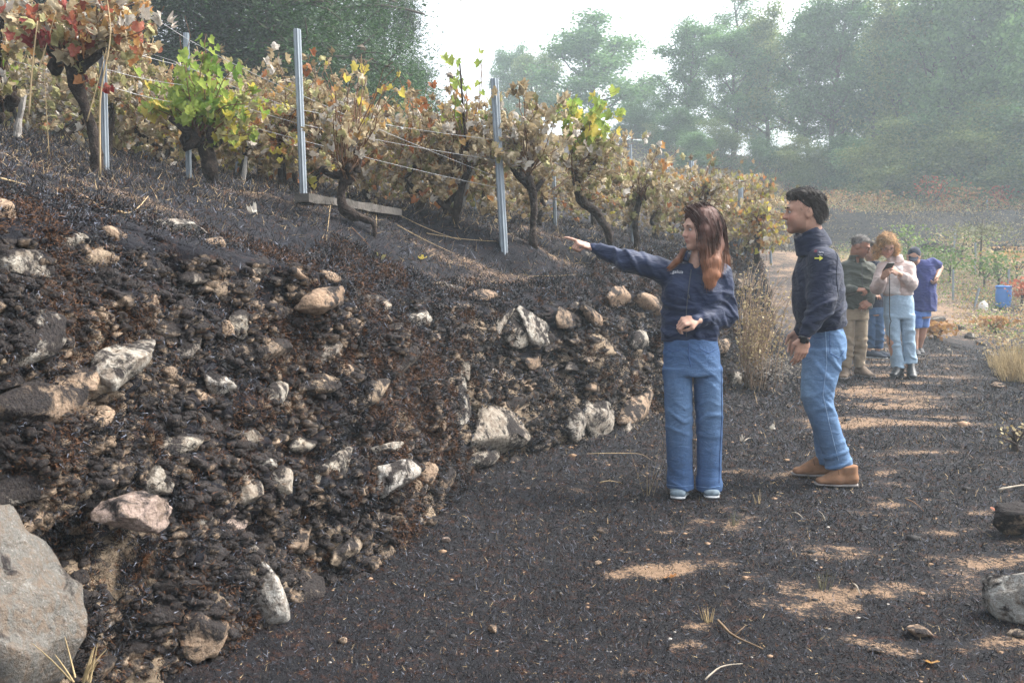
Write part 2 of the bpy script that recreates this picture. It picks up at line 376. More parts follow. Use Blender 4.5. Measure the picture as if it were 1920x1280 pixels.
# ================================================================== rocks, charred moss, litter
def rock_mesh(name, seed, dims=(1, 1, 1), sub=2, planes=9, rough=.05, mats=(), box=1.):
    r = np.random.RandomState(seed); bm = bmesh.new(); bmesh.ops.create_icosphere(bm, subdivisions=sub, radius=1)
    V = np.array([v.co for v in bm.verts], f4); F = np.array([[v.index for v in f.verts] for f in bm.faces]); bm.free()
    if box != 1: V = np.sign(V)*np.abs(V)**box
    for _ in range(planes):
        n = r.randn(3); n /= np.linalg.norm(n); d = r.uniform(.40, .80); o = V@n-d; V -= np.outer(np.maximum(o, 0)*.93, n)
    V = V+V*(fbm(V*1.7+seed, 3)[:, None]*.22)+V*(fbm(V*6+seed, 2)[:, None]*rough)
    V = V/np.abs(V).max(0)*np.array(dims, f4)
    return mesh_np(name, V, F, mats, True)
def stone_mat(name, ramp, charamt=.5, lichen=.2):
    t = NT(name); g = t.coord('World'); o = t.n('ShaderNodeObjectInfo').outputs['Random']
    base = t.ramp(t.math('ADD', t.math('MULTIPLY', o, .75), t.math('MULTIPLY', t.noise(7, 4, .6, g), .25)), ramp)
    n1 = t.noise(130, 4, .75, g); n0 = t.noise(18, 6, .7, g, .5)
    base = t.mix(t.ramp(n1, [(.3, .6), (.5, 0.)]), base, (.09, .075, .06))
    base = t.mix(t.ramp(n1, [(.58, 0.), (.72, .55)]), base, (.6, .56, .5))
    if lichen: base = t.mix(t.ramp(t.noise(11, 5, .7, g), [(.55, 0.), (.68, lichen)]), base, (.50, .50, .46))
    base = t.mix(t.ramp(t.noise(26, 6, .75, g, .8), [(.40, .75), (.56, 0.)]), base, (.15, .11, .08))
    ch = t.math('ADD', t.noise(5, 5, .7, g, .6), t.math('MULTIPLY', t.math('SUBTRACT', n0, .5), .9))
    sep = t.n('ShaderNodeSeparateXYZ'); t.L.new(t.n('ShaderNodeNewGeometry').outputs['Normal'], sep.inputs[0])
    ch = t.math('ADD', ch, t.math('MULTIPLY', sep.outputs[2], .10))      # burnt moss sits on upper faces
    m = t.ramp(ch, [(.60-.25*charamt, 0.), (.72-.25*charamt, 1.)])
    c = t.mix(m, base, t.ramp(n1, [(.35, (.012, .012, .015)), (.7, (.055, .045, .04))]))
    t.base(c, .92, .2)
    t.bump(t.math('ADD', t.math('ADD', t.math('MULTIPLY', n1, .3), n0), t.math('MULTIPLY', t.noise(40, 5, .7, g), .8)), .9, .02)
    return t.m
M_stone = stone_mat('burnt_rubble_stone', [(.15, (.30, .215, .15)), (.4, (.40, .31, .22)), (.65, (.34, .31, .26)), (.9, (.46, .43, .38))], .62)
M_stone_pale = stone_mat('pale_granite', [(.2, (.34, .30, .25)), (.6, (.42, .39, .34)), (.9, (.50, .48, .45))], .42)
M_stone_tan = stone_mat('tan_stone', [(.2, (.34, .235, .16)), (.8, (.46, .34, .24))], .42)
M_stone_pink = stone_mat('pink_granite', [(.2, (.34, .26, .225)), (.8, (.40, .32, .28))], .12)
M_boulder = stone_mat('grey_granite', [(.2, (.14, .135, .125)), (.8, (.19, .184, .17))], .02, .25)
MATS = {'s': M_stone, 'p': M_stone_pale, 't': M_stone_tan, 'k': M_stone_pink, 'b': M_boulder}
# named, hand-placed stones: px, py, width px, height px, roll deg, material, label
HERO = [(140, 378, 48, 26, 5, 't', None), (205, 437, 66, 34, -14, 't', None), (330, 432, 98, 36, -5, 'p', 'long pale grey slab jutting from the top of the wall'), (402, 455, 44, 34, 10, 't', None),
 (8, 405, 40, 60, 0, 't', None), (35, 492, 100, 66, 8, 's', None), (605, 568, 92, 54, 8, 't', 'broad tan stone in the black moss below the crest'), (282, 566, 40, 26, 30, 't', None),
 (124, 556, 34, 44, -20, 'p', None), (58, 622, 112, 92, 12, 's', None), (212, 690, 150, 72, 18, 'p', 'fractured whitish stone with black spots'), (150, 716, 90, 50, 0, 't', None),
 (196, 742, 92, 40, -8, 's', None), (408, 716, 56, 48, 0, 'p', None), (415, 612, 50, 34, -10, 't', None), (447, 612, 40, 52, 20, 's', None), (510, 738, 54, 46, 20, 's', None), (74, 765, 140, 90, 5, 's', None),
 (186, 778, 46, 40, 20, 't', None), (452, 822, 66, 30, 3, 'p', 'small grey flat slab with black moss on top'), (500, 868, 48, 24, -24, 'p', None), (462, 925, 36, 64, -8, 'p', None), (522, 908, 46, 60, 12, 'p', None),
 (288, 902, 50, 64, 25, 'p', None), (212, 905, 44, 30, 0, 't', None), (717, 840, 68, 24, -3, 'p', 'thin white slab low in the wall'), (770, 832, 30, 24, 0, 'p', None), (856, 752, 62, 92, 14, 'p', None), (934, 806, 104, 96, 0, 'p', 'large pale block in the middle of the wall'),
 (1112, 786, 68, 84, -6, 'p', 'bluish white rounded stone low in the wall'), (1078, 796, 40, 60, 0, 's', None), (1002, 618, 66, 76, -20, 'p', 'white split rock under the orange lichen'), (940, 604, 46, 30, 24, 'p', None), (966, 620, 40, 66, 4, 'p', None), (852, 548, 32, 40, -20, 'p', None),
 (1000, 680, 32, 30, 0, 't', None), (870, 695, 16, 40, 12, 'p', None), (738, 893, 82, 56, 4, 'p', None), (796, 888, 40, 52, 0, 't', None), (432, 978, 44, 52, 0, 'k', None), (466, 1028, 40, 18, 0, 's', None),
 (492, 1128, 48, 140, 14, 'p', 'tall narrow grey slab standing in the lower wall'), (556, 1112, 92, 96, 0, 's', None), (640, 1040, 80, 42, 12, 's', None), (792, 1064, 44, 46, 0, 'p', None), (716, 1040, 60, 60, 0, 's', None),
 (372, 1180, 70, 96, 8, 't', None), (1052, 862, 60, 22, -4, 'p', None), (1120, 858, 50, 26, 0, 's', None), (1172, 814, 56, 44, 0, 'p', None), (1376, 712, 46, 34, 0, 'p', None), (900, 856, 60, 40, 0, 's', None), (960, 880, 54, 44, 0, 's', None), (835, 900, 40, 30, 20, 't', None),
 (620, 1150, 70, 50, 0, 's', None), (690, 1135, 60, 30, -20, 'p', None), (560, 1010, 60, 50, 10, 's', None), (230, 640, 40, 30, 20, 't', None), (340, 830, 60, 40, 0, 's', None), (560, 830, 60, 36, 0, 's', None), (600, 720, 70, 40, 0, 's', None),
 (700, 570, 60, 50, 0, 's', None), (790, 600, 50, 40, 0, 's', None), (900, 560, 60, 34, 0, 't', None), (1060, 600, 50, 50, 0, 's', None), (1150, 560, 60, 40, 0, 't', None), (1200, 640, 50, 40, 0, 's', None), (470, 1235, 90, 60, -20, 's', None), (700, 1200, 10, 10, 0, 's', None)]
def place_stone(px, py, w, h, roll, me, label=None, sink=.1, name='stone'):
    hh = hit(px, py, BV_WALL) or hit(px, py)
    if hh is None: return None
    d = (hh[0]-Vector((0, 0, CAMZ))).length; W, H = w*d/FPX/2, h*d/FPX/2; T = min(max(W, H)*.62, .16)
    nrm = Vector((-D[0], -D[1], .25)).normalized()
    side = Vector((nrm.y*-1, nrm.x, 0)).normalized(); side = Vector((D[1]*-1, D[0], 0)).normalized()
    if side.y < 0: side = -side
    stretch = 1.25
    up = nrm.cross(side); up = up if up.z > 0 else -up
    R = Matrix((side, up, nrm)).transposed().to_4x4() if side.cross(up).dot(nrm) > 0 else Matrix((-side, up, nrm)).transposed().to_4x4()
    # side foreshortens by the angle to the view
    v = ray(px, py).normalized(); fs = max(.45, (side-v*side.dot(v)).length)
    M = Matrix.Translation(hh[0]-nrm*T*sink) @ R @ Matrix.Rotation(math.radians(roll), 4, 'Z') @ Matrix.Diagonal((W/fs*1.08, H*1.08, T, 1))
    o = link(name, me, WALL); o.matrix_local = WALLINV @ M
    if label: o['label'] = label
    return o
for i, (px, py, w, h, roll, mk, lab) in enumerate(HERO):
    place_stone(px, py, w, h, roll, rock_mesh('stone', 100+i, sub=4 if w > 60 else 3, planes=13, rough=.07, mats=[MATS[mk]]), lab, sink=-.12)
# the very large boulder and its pink neighbour, lower left
def free_rock(name, px, py, Y, dims, rot, seed, mat, sub=5, planes=10, parent=None, label=None, box=1.):
    p = at(px, py, Y); me = rock_mesh(name, seed, sub=sub, planes=planes, rough=.05, mats=[mat], box=box)
    M = Matrix.Translation(p) @ (Matrix.Rotation(rot[2], 4, 'Z') @ Matrix.Rotation(rot[1], 4, 'Y') @ Matrix.Rotation(rot[0], 4, 'X')) @ Matrix.Diagonal((*dims, 1))
    o = link(name, me, parent)
    if parent is WALL: o.matrix_local = WALLINV @ M
    else: o.matrix_world = M
    if label: o['label'] = label
    return o
free_rock('stone', 14, 1165, 2.46, (.20, .22, .34), (0, math.radians(27), math.radians(-20)), 513, M_boulder, parent=WALL, planes=4, box=.62, label='huge smooth grey granite boulder at the bottom left of the wall')
free_rock('stone', 252, 966, 2.70, (.105, .12, .056), (0, math.radians(6), math.radians(-25)), 522, M_stone_pink, parent=WALL, planes=9, label='pinkish granite block over the dark hollow')
# ordinary rubble: tightly packed, mostly soot covered
M_sooty = stone_mat('sooty_rubble', [(.15, (.26, .18, .12)), (.4, (.36, .27, .19)), (.65, (.28, .24, .20)), (.9, (.40, .36, .31))], .92)
variants = [rock_mesh('stone', 300+i, sub=3 if i < 10 else 2, planes=15, rough=.10, mats=[(M_sooty, M_sooty, M_stone, M_sooty, M_stone_tan)[i % 5]]) for i in range(20)]
rr = random.Random(5); used = [(h[0], h[1], max(h[2], h[3])*.5) for h in HERO]+[(40, 1130, 150), (250, 966, 80), (232, 1045, 75)]
cnt = 0; tries = 0; small = []
while (cnt < 228 or len(small) < 300) and tries < 14000:
    tries += 1
    px, py = rr.uniform(-20, 1470), rr.uniform(380, 1275)
    hh = BV_WALL.ray_cast(Vector((0, 0, CAMZ)), ray(px, py).normalized())
    if hh[0] is None: continue
    h2 = BV_TER.ray_cast(Vector((0, 0, CAMZ)), ray(px, py).normalized())
    if h2[0] is not None and h2[3] < hh[3]: continue
    z = hh[0].z/float(crest_z(float(to_sn(hh[0].x, hh[0].y)[0][0])))
    if z > .93 or hh[0].z < .04: continue
    if cnt < 228 and tries < 5000:
        w = rr.choice([34, 44, 54, 66, 80, 100, 120])*(5.5/max(hh[3], 3.5))**.6
        if any((px-u)**2+((py-v))**2 < (r*.85+w*.33)**2 for u, v, r in used): continue
        used.append((px, py, w*.40))
        place_stone(px, py, w, w*rr.uniform(.38, .72), rr.uniform(-22, 22), variants[rr.randrange(20)], sink=rr.uniform(.25, .5)); cnt += 1
    elif (px-232)**2+(py-1045)**2 > 75**2: small.append((hh[0], rr.uniform(.010, .034)*(hh[3]/5)**.5, hh[3]))
mb = MB_small = []
ico = [rock_mesh('tmp', 700+i, sub=2 if i < 3 else 1, planes=9, rough=.08) for i in range(6)]
icoV = [np.array([v.co for v in m.vertices]) for m in ico]; icoF = [np.array([list(p.vertices) for p in m.polygons]) for m in ico]; Vs, Fs, nn = [], [], 0
for p, r, d in small:
    k = rr.randrange(6); R = np.array(Matrix.Rotation(rr.uniform(0, 6), 3, 'Z') @ Matrix.Rotation(rr.uniform(-.5, .5), 3, 'X')); V = (icoV[k]*np.array([1.3, 1, .7])*r)@R.T+np.array(p)-np.array([D[0], D[1], 0])*r*.1
    Vs.append(V); Fs.append(icoF[k]+nn); nn += len(V)
for m in ico: bpy.data.meshes.remove(m)
o = link('small_rubble', mesh_np('small_rubble', np.vstack(Vs)+WOFF, np.vstack(Fs), [M_sooty], True), WALL); tag(o, kind='stuff')

# ---- charred moss and burnt litter (countless): thin blades
def blades(P, Nrm, L, Wd, spread, rs, flat=0):
    """triangles: P (n,3) roots, direction = normal mixed with random"""
    n = len(P); d = rs.randn(n, 3); d /= np.linalg.norm(d, axis=1)[:, None]
    d = Nrm*(1-spread)[:, None]+d*spread[:, None] if hasattr(spread, '__len__') else Nrm*(1-spread)+d*spread
    d /= np.linalg.norm(d, axis=1)[:, None]
    a = np.cross(d, rs.randn(n, 3)); a /= np.linalg.norm(a, axis=1)[:, None]+1e-9
    V = np.stack([P-a*Wd[:, None]*.5, P+a*Wd[:, None]*.5, P+d*L[:, None]], 1).reshape(-1, 3)
    return V, np.arange(3*n).reshape(n, 3)
M_c1 = simple('charred_fibre', (.009, .0095, .0125), .6, .3, .4, 60)
M_c2 = simple('charred_rust_fibre', (.10, .048, .024), .8, .2, .5, 60)
M_c3 = simple('ash_and_glint_fibre', (.14, .155, .20), .7, .4, .4, 60)  # ash bits in the litter; on the moss, pale blades painted as glints
M_c4 = simple('straw_fibre', (.42, .31, .17), .7, .3, .3, 60)
def sample_grid(PG, n, rs, wfun):
    A = PG[:-1, :-1]; U = PG[1:, :-1]-A; W = PG[:-1, 1:]-A; N = np.cross(U, W); ar = np.linalg.norm(N, axis=-1)
    d2 = (PG[:-1, :-1, 0]**2+PG[:-1, :-1, 1]**2+(PG[:-1, :-1, 2]-CAMZ)**2)
    w = ar/np.maximum(d2, 3)*wfun(A); w = (w/w.sum()).ravel(); i = rs.choice(w.size, n, p=w)
    a, b = np.unravel_index(i, ar.shape); u, v = rs.rand(n, 1), rs.rand(n, 1)
    return A[a, b]+U[a, b]*u+W[a, b]*v, N[a, b]/(ar[a, b][:, None]+1e-12), np.sqrt(d2[a, b])
rs = np.random.RandomState(3)
def inview(A): return (A[..., 1] > 1.8)*(np.abs(A[..., 0]) < .60*A[..., 1]+.3)*1.0
P, N, dd = sample_grid(WP, 14500, rs, lambda A: inview(A)*(np.linalg.norm(A-HOL, axis=-1) > .2)*(.3+.7*(fbm(A.astype(f4)*3.1+2, 3) > -.06))*(A[..., 2] > -.05))
N = np.where((N@np.array([-D[0], -D[1], .3]))[:, None] < 0, -N, N)
m = 30; Pc = np.repeat(P, m, 0)+rs.randn(len(P)*m, 3)*np.repeat(.012+.006*dd/4, m)[:, None]; Nc = np.repeat(N, m, 0)
Nc = Nc*.8+np.array([0, 0, -.35]); sc = np.repeat(np.clip(dd/5, .6, 1.8), m)
V, F = blades(Pc, Nc, rs.uniform(.012, .038, len(Pc))*sc, rs.uniform(.0025, .0055, len(Pc))*sc, rs.uniform(.45, .75, len(Pc)), rs)
rustc = (fbm(P.astype(f4)*2.6+5, 2) > .16)
mi = rs.choice([0, 1, 2], len(Pc), p=[.80, .12, .08]); mi = np.where(np.repeat(rustc, m)*(rs.rand(len(Pc)) < .55), 1, mi)
# cushions of burnt moss with bristles
Pk, Nk, dk = sample_grid(WP, 1900, rs, lambda A: inview(A)*(fbm(A.astype(f4)*2.3+8, 3) > -.02)*(A[..., 2] > .02)*(np.linalg.norm(A-HOL, axis=-1) > .2))
Nk = np.where((Nk@np.array([-D[0], -D[1], .3]))[:, None] < 0, -Nk, Nk); rk = rs.uniform(.014, .044, len(Pk))*(dk/5)**.5
bv, bf, bn = [], [], 0
for p, nn_, r in zip(Pk, Nk, rk):
    k = rr.randrange(6); B_ = icoV[k]*r*np.array([1.25, 1.1, .8])*(1+.25*rs.randn()); B_ = B_+p-np.array([0, 0, .15*r]); bv.append(B_[:3]*0+B_[:1]); bf.append(np.array([[0, 1, 2]])+bn); bn += 3
m2 = 100; dirs = rs.randn(len(Pk)*m2, 3); dirs /= np.linalg.norm(dirs, axis=1)[:, None]; Nr = np.repeat(Nk, m2, 0); dirs = np.where((dirs*Nr).sum(1)[:, None] < -.1, -dirs, dirs)
V2, F2 = blades(np.repeat(Pk, m2, 0)+dirs*np.repeat(rk, m2)[:, None]*.95, dirs, rs.uniform(.010, .030, len(dirs))*np.repeat((dk/5)**.5, m2), rs.uniform(.0025, .0055, len(dirs))*np.repeat((dk/5)**.6, m2), rs.uniform(.25, .6, len(dirs)), rs)
nb, nf = len(V), len(F); V = np.vstack([V, V2]+bv); F = np.vstack([F, F2+nb, np.vstack(bf)+nb+len(V2)])
rkc = np.repeat(rs.rand(len(Pk)) < .16, m2); mi = np.concatenate([mi, np.where(rkc, 1, rs.choice([0, 1, 2], len(F2), p=[.86, .05, .09])), np.full(sum(len(b) for b in bf), 3)])
o = link('charred_moss', mesh_np('charred_moss', V+WOFF, F, [M_c1, M_c2, M_c3, simple('matte_char', (.010, .010, .012), .97, .05, .5, 90, 1., 160, .01)], False, mi), WALL); tag(o, None, None, None, 'stuff')
# path litter
PG = np.stack([GX, GY, GZ], -1)[:, 4:]
P, N, dd = sample_grid(PG, 230000, rs, lambda A: (A[..., 1] > 2.9)*(A[..., 1] < 16)*(np.abs(A[..., 0]) < .6*A[..., 1]+.3)*(to_sn(A[..., 0].ravel(), A[..., 1].ravel())[1].reshape(A.shape[:2]) < .1)*(.25+.75*(path_bare(A[..., 0], A[..., 1]) < .35)))
N = np.abs(N); sc = np.clip(dd/5, .7, 2.2)
V, F = blades(P, N*np.array([0, 0, 1.]), rs.uniform(.010, .038, len(P))*sc, rs.uniform(.0018, .004, len(P))*sc, rs.uniform(.80, 1.0, len(P)), rs)
V[:, 2] += .001
mi = rs.choice([0, 1, 2, 3], len(P), p=[.80, .10, .075, .025])
o = tag(link('burnt_grass_litter', mesh_np('burnt_grass_litter', V, F, [M_c1, M_c2, M_c3, M_c4], False, mi)), 'charred grass stubble and ash covering the path', 'burnt grass', None, 'stuff')
# terrace litter
PG = np.stack([TX, TY, TZ], -1)
P, N, dd = sample_grid(PG, 110000, rs, lambda A: inview(A)*(A[..., 1] < 14))
N = np.abs(N); sc = np.clip(dd/5, .7, 2.0)
V, F = blades(P, N*np.array([0, 0, 1.]), rs.uniform(.012, .06, len(P))*sc, rs.uniform(.002, .004, len(P))*sc, rs.uniform(.6, .96, len(P)), rs)
mi = rs.choice([0, 1, 2, 3], len(P), p=[.75, .11, .06, .08])
tag(link('burnt_terrace_litter', mesh_np('burnt_terrace_litter', V, F, [M_c1, M_c2, M_c3, M_c4], False, mi)), 'charred weeds and scattered straw lying on the terrace slope', 'burnt grass', None, 'stuff')
# ================================================================== trees, far field, haze
def tube(pts, rad, n=7, cap=True, jit=0, seed=0):
    pts = np.asarray(pts, float); m = len(pts); rad = np.full(m, rad) if np.isscalar(rad) else np.asarray(rad, float)
    T = np.gradient(pts, axis=0); T /= np.linalg.norm(T, axis=1)[:, None]+1e-9
    u = np.cross(T[0], [0, 0, 1.]); u = u if np.linalg.norm(u) > .1 else np.cross(T[0], [1., 0, 0]); u /= np.linalg.norm(u); Us = []
    for k in range(m):
        u = u-T[k]*u.dot(T[k]); u /= np.linalg.norm(u)+1e-9; Us.append(u)
    Us = np.array(Us); Vs = np.cross(T, Us); a = np.linspace(0, 2*np.pi, n, endpoint=False)
    R = rad[:, None]*np.ones(n)
    V = pts[:, None]+R[..., None]*(Us[:, None]*np.cos(a)[None, :, None]+Vs[:, None]*np.sin(a)[None, :, None])
    if jit: V = V+(V-pts[:, None])*(fbm(V*(.45/np.mean(rad))+seed, 3)[..., None]*jit)
    V = V.reshape(-1, 3); i = np.arange(m*n).reshape(m, n)
    F = np.stack([i[:-1], np.roll(i, -1, 1)[:-1], np.roll(i, -1, 1)[1:], i[1:]], -1).reshape(-1, 4)
    if cap:
        V = np.vstack([V, pts[0]-T[0]*rad[0]*.3, pts[-1]+T[-1]*rad[-1]*.4]); c0, c1 = len(V)-2, len(V)-1
        q = np.stack([np.roll(i[0], -1), i[0], np.full(n, c0), np.full(n, c0)], -1); q2 = np.stack([i[-1], np.roll(i[-1], -1), np.full(n, c1), np.full(n, c1)], -1)
        return V, [F, q[:, :3], q2[:, :3]]
    return V, [F]
class MB:
    """collects tubes / faces into one mesh"""
    def __init__(s): s.V = []; s.Q = []; s.Tr = []; s.n = 0; s.mq = []; s.mt = []
    def add(s, V, Fs, mi=0):
        for F in (Fs if isinstance(Fs, list) else [Fs]):
            F = np.asarray(F)
            if len(F) == 0: continue
            if F.shape[1] == 4: s.Q.append(F+s.n); s.mq.append(np.full(len(F), mi))
            else: s.Tr.append(F+s.n); s.mt.append(np.full(len(F), mi))
        s.V.append(np.asarray(V)); s.n += len(V)
    def tube(s, p, r, n=7, mi=0, **k): s.add(*tube(p, r, n, **k), mi=mi)
    def mesh(s, name, mats, smooth=True, off=None):
        V = np.vstack(s.V);
        if off is not None: V = V-np.asarray(off)
        Fs = ([np.vstack(s.Q)] if s.Q else [])+([np.vstack(s.Tr)] if s.Tr else []); mi = np.concatenate(s.mq+s.mt)
        return mesh_np(name, V, Fs, mats, smooth, mi)
def cards(P, size, rs, asp=.7, up=.3):
    n = len(P); d = rs.randn(n, 3); d[:, 2] *= .7; d /= np.linalg.norm(d, axis=1)[:, None]
    a = np.cross(d, rs.randn(n, 3)); a /= np.linalg.norm(a, axis=1)[:, None]; s = size*rs.uniform(.6, 1.4, n)
    d = d*s[:, None]; a = a*(s*asp)[:, None]*.5
    V = np.stack([P-d*.5, P+a, P+d*.5, P-a], 1).reshape(-1, 3); return V, np.arange(4*n).reshape(n, 4)
def leaf_mat(name, stops, tr=.3, scale=1.2, rough=.6, spec=.3):
    t = NT(name); g = t.coord('Object'); o = t.n('ShaderNodeObjectInfo').outputs['Random']
    isl = t.n('ShaderNodeNewGeometry').outputs['Random Per Island']
    v = t.math('ADD', t.math('ADD', t.math('MULTIPLY', isl, .45), t.math('MULTIPLY', t.noise(scale, 3, .6, g), .55)), t.math('MULTIPLY', t.math('SUBTRACT', o, .5), .3))
    c = t.ramp(v, stops); t.base(c, rough, spec); t.translucent(c, tr); return t.m
M_bark = simple('bark', (.075, .062, .05), .9, .15, .4, 8, .6, 30, .02)
M_oak = leaf_mat('oak_foliage', [(.2, (.045, .10, .033)), (.5, (.095, .20, .065)), (.8, (.19, .33, .11))], .45)
M_oak2 = leaf_mat('yellowing_foliage', [(.2, (.08, .13, .04)), (.5, (.17, .235, .07)), (.8, (.30, .34, .11))], .45)
M_pine = leaf_mat('dark_conifer_foliage', [(.2, (.010, .022, .009)), (.5, (.022, .045, .017)), (.8, (.05, .085, .03))], .2)
M_conl = leaf_mat('soft_green_conifer_foliage', [(.2, (.02, .05, .013)), (.5, (.045, .115, .026)), (.8, (.10, .20, .045))], .25)
def tree_meshes(seed, h=1., kind='oak', nclump=90, per=150, leaf=.02):
    """unit-height tree; returns trunk mesh, crown mesh"""
    rs = np.random.RandomState(seed); mb = MB(); C = []
    tw = {'oak': .022, 'tall': .016, 'pine': .013, 'conifer': .02, 'bush': .012}[kind]
    k = np.linspace(0, 1, 10); bend = np.cumsum(rs.randn(10, 2)*.012, 0)
    top = {'oak': .8, 'tall': .93, 'pine': .96, 'conifer': .97, 'bush': .6}[kind]
    tp = np.stack([bend[:, 0], bend[:, 1], k*top], 1); mb.tube(tp, tw*(1-.85*k)+.002, 8, jit=.25, seed=seed)
    lo = {'oak': .24, 'tall': .20, 'pine': .62, 'conifer': .04, 'bush': .05}[kind]
    nl = {'oak': 16, 'tall': 22, 'pine': 10, 'conifer': 46, 'bush': 12}[kind]
    for j in range(nl):
        f = lo+(1-lo)*((j+rs.rand())/nl); z0 = f*top*.95; a = j*2.4+rs.rand()*.8
        u = (f-lo)/(1-lo)
        if kind == 'oak': L = .36*np.sqrt(max(.05, 1-(u*1.25-.45)**2*1.1))*rs.uniform(.75, 1.1); el = .25+u*.8
        elif kind == 'tall': L = .25*np.sqrt(max(.06, 1-(u*1.3-.5)**2))*rs.uniform(.65, 1.15); el = .35+u*.7
        elif kind == 'pine': L = .2*(1-.35*u)*rs.uniform(.6, 1.2); el = .15+u*.6
        elif kind == 'conifer': L = .26*(1-u)**.7*rs.uniform(.75, 1.1)+.03; el = -.05+u*.5
        else: L = .45*rs.uniform(.6, 1.); el = .5+u
        d = np.array([math.cos(a)*math.cos(el), math.sin(a)*math.cos(el), math.sin(el)])
        b = np.array([np.interp(z0, tp[:, 2], tp[:, 0]), np.interp(z0, tp[:, 2], tp[:, 1]), z0]); q = np.linspace(0, 1, 6)
        pts = b+np.outer(q, d)*L+np.stack([0*q, 0*q, q**2*L*.22*(1 if kind != 'conifer' else -1.)], 1)+np.cumsum(rs.randn(6, 3)*.006, 0)*(q[:, None] > 0)
        mb.tube(pts, tw*.42*(1-.8*q)*(1-.5*u)+.0012, 5)
        for w in range(4 if kind != 'pine' else 3):
            t0 = rs.uniform(.35, 1); p0 = pts[min(5, int(t0*5))]; dd = d+rs.randn(3)*.65; dd /= np.linalg.norm(dd); L2 = L*rs.uniform(.25, .5)
            e = p0+dd*L2; mb.tube(np.array([p0, (p0+e)/2+rs.randn(3)*.008, e]), [tw*.14, tw*.1, .0008], 4)
            C += [e, (p0+e)/2] if kind != 'pine' else [e]
        C.append(pts[-1])
        if kind == 'conifer': C += [pts[2], pts[3], pts[4]]
    C = np.array(C); C = C[rs.permutation(len(C))[:nclump]] if len(C) > nclump else C
    cr = {'oak': .042, 'tall': .036, 'pine': .03, 'conifer': .045, 'bush': .07}[kind]
    n = len(C); c = np.repeat(C, per, 0); r = np.repeat(rs.uniform(.6, 1.4, n)*cr, per)
    P = c+rs.randn(len(c), 3)*r[:, None]*np.array([1, 1, .62])
    P = P[rs.rand(len(P)) < .97]; P = P[P[:, 2] > .01]
    return mb, cards(P, leaf, rs, .65 if kind not in ('conifer', 'pine') else .3)
def make_tree(seed, kind, H, mat, **k):
    mb, (cv, cf) = tree_meshes(seed, kind=kind, **k)
    tr = mb.mesh('trunk', [M_bark]); cr = mesh_np('crown', cv, cf, [mat], False); return tr, cr
TV = {'oak': [make_tree(21, 'oak', 1, M_oak, nclump=130, per=150, leaf=.020), make_tree(22, 'oak', 1, M_oak2, nclump=130, per=140, leaf=.020), make_tree(27, 'oak', 1, M_oak, nclump=120, per=140, leaf=.020)],
      'tall': [make_tree(23, 'tall', 1, M_oak, nclump=190, per=110, leaf=.0165), make_tree(24, 'tall', 1, M_oak, nclump=190, per=110, leaf=.0165), make_tree(29, 'tall', 1, M_oak2, nclump=190, per=105, leaf=.0165)],
      'pine': [make_tree(25, 'pine', 1, M_oak, nclump=40, per=70, leaf=.022)],
      'bush': [make_tree(26, 'bush', 1, M_oak, nclump=60, per=420, leaf=.024), make_tree(28, 'bush', 1, M_oak2, nclump=60, per=420, leaf=.024)],
      'darkoak': [make_tree(33, 'oak', 1, M_pine, nclump=130, per=420, leaf=.0085)],
      'conifer': [make_tree(31, 'conifer', 1, M_conl, nclump=230, per=330, leaf=.0095), make_tree(32, 'conifer', 1, M_pine, nclump=230, per=330, leaf=.0095)]}
def tree(kind, var, px, Y, top, wid, name, label, cat='tree', group=None, base=None, rz=None):
    X = (px-960)/FPX*Y; z0 = (gz(X, Y) if base is None else base)-.1; H = at(px, top, Y).z-z0
    rz = random.random()*6.28 if rz is None else rz
    o = empty(name, (X, Y, z0), label, cat, group, rz); o.scale = (H*wid, H*wid, H)
    tr, cr = TV[kind][var]; link('trunk', tr, o); link('crown', cr, o); return o
G = 'hazy trees along the far hill'
far = [('oak', 0, 1115, 60, 42, 1.6, 'broad round hazy oak standing alone left of the far treeline'), ('oak', 1, 1010, 66, 92, .9, 'small pale hazy oak touching the left side of the lone broad oak'),
       ('tall', 1, 955, 70, 98, .9, 'faint bluish tree at the left end of the far treeline'), ('oak', 2, 1205, 62, 150, .9, 'low hazy oak in the gap right of the lone broad oak'),
       ('tall', 0, 1285, 54, 44, 1.15, 'tall bluish oak at the left edge of the dense far treeline'), ('pine', 0, 1368, 58, -8, 1.2, 'thin tall pine whose sparse top pokes above the far treeline'),
       ('tall', 1, 1365, 52, 62, 1.1, 'hazy oak directly below the thin pine top'), ('tall', 2, 1440, 52, 34, 1.0, 'yellowish green oak with sky showing between its lower trunks'), ('tall', 0, 1505, 50, 16, 1.0, 'tall green oak above the brightest gaps under the canopy'),
       ('tall', 1, 1560, 49, -4, 1.0, 'hazy oak reaching the top edge left of the dip in the treeline'), ('oak', 2, 1625, 50, 72, .9, 'shorter oak filling the dip in the far treeline'), ('tall', 2, 1680, 47, 8, 1.05, 'yellow green oak right of the dip in the treeline'),
       ('tall', 0, 1745, 46, -40, 1.0, 'large green oak cut by the top edge right of the dip'), ('oak', 0, 1815, 44, -70, .9, 'wide spreading oak over the right meadow'), ('tall', 1, 1870, 43, -60, 1.0, 'tall dark oak near the right edge of the picture'),
       ('oak', 2, 1940, 40, -60, .85, 'oak cut by the right edge of the picture'), ('oak', 1, 2040, 42, -60, .9, 'oak just beyond the right edge'),
       ('tall', 2, 1610, 60, 60, 1.0, 'pale tree standing behind the dip in the treeline'), ('tall', 0, 1410, 62, 60, 1.0, 'pale tree standing behind the pine'), ('oak', 0, 1720, 58, 20, 1.0, 'pale tree behind the large green oak')]
for k, v, px, Y, top, w, lab in far: tree(k, v, px, Y, top, w, 'oak_tree' if k != 'pine' else 'pine_tree', lab, 'tree', G)
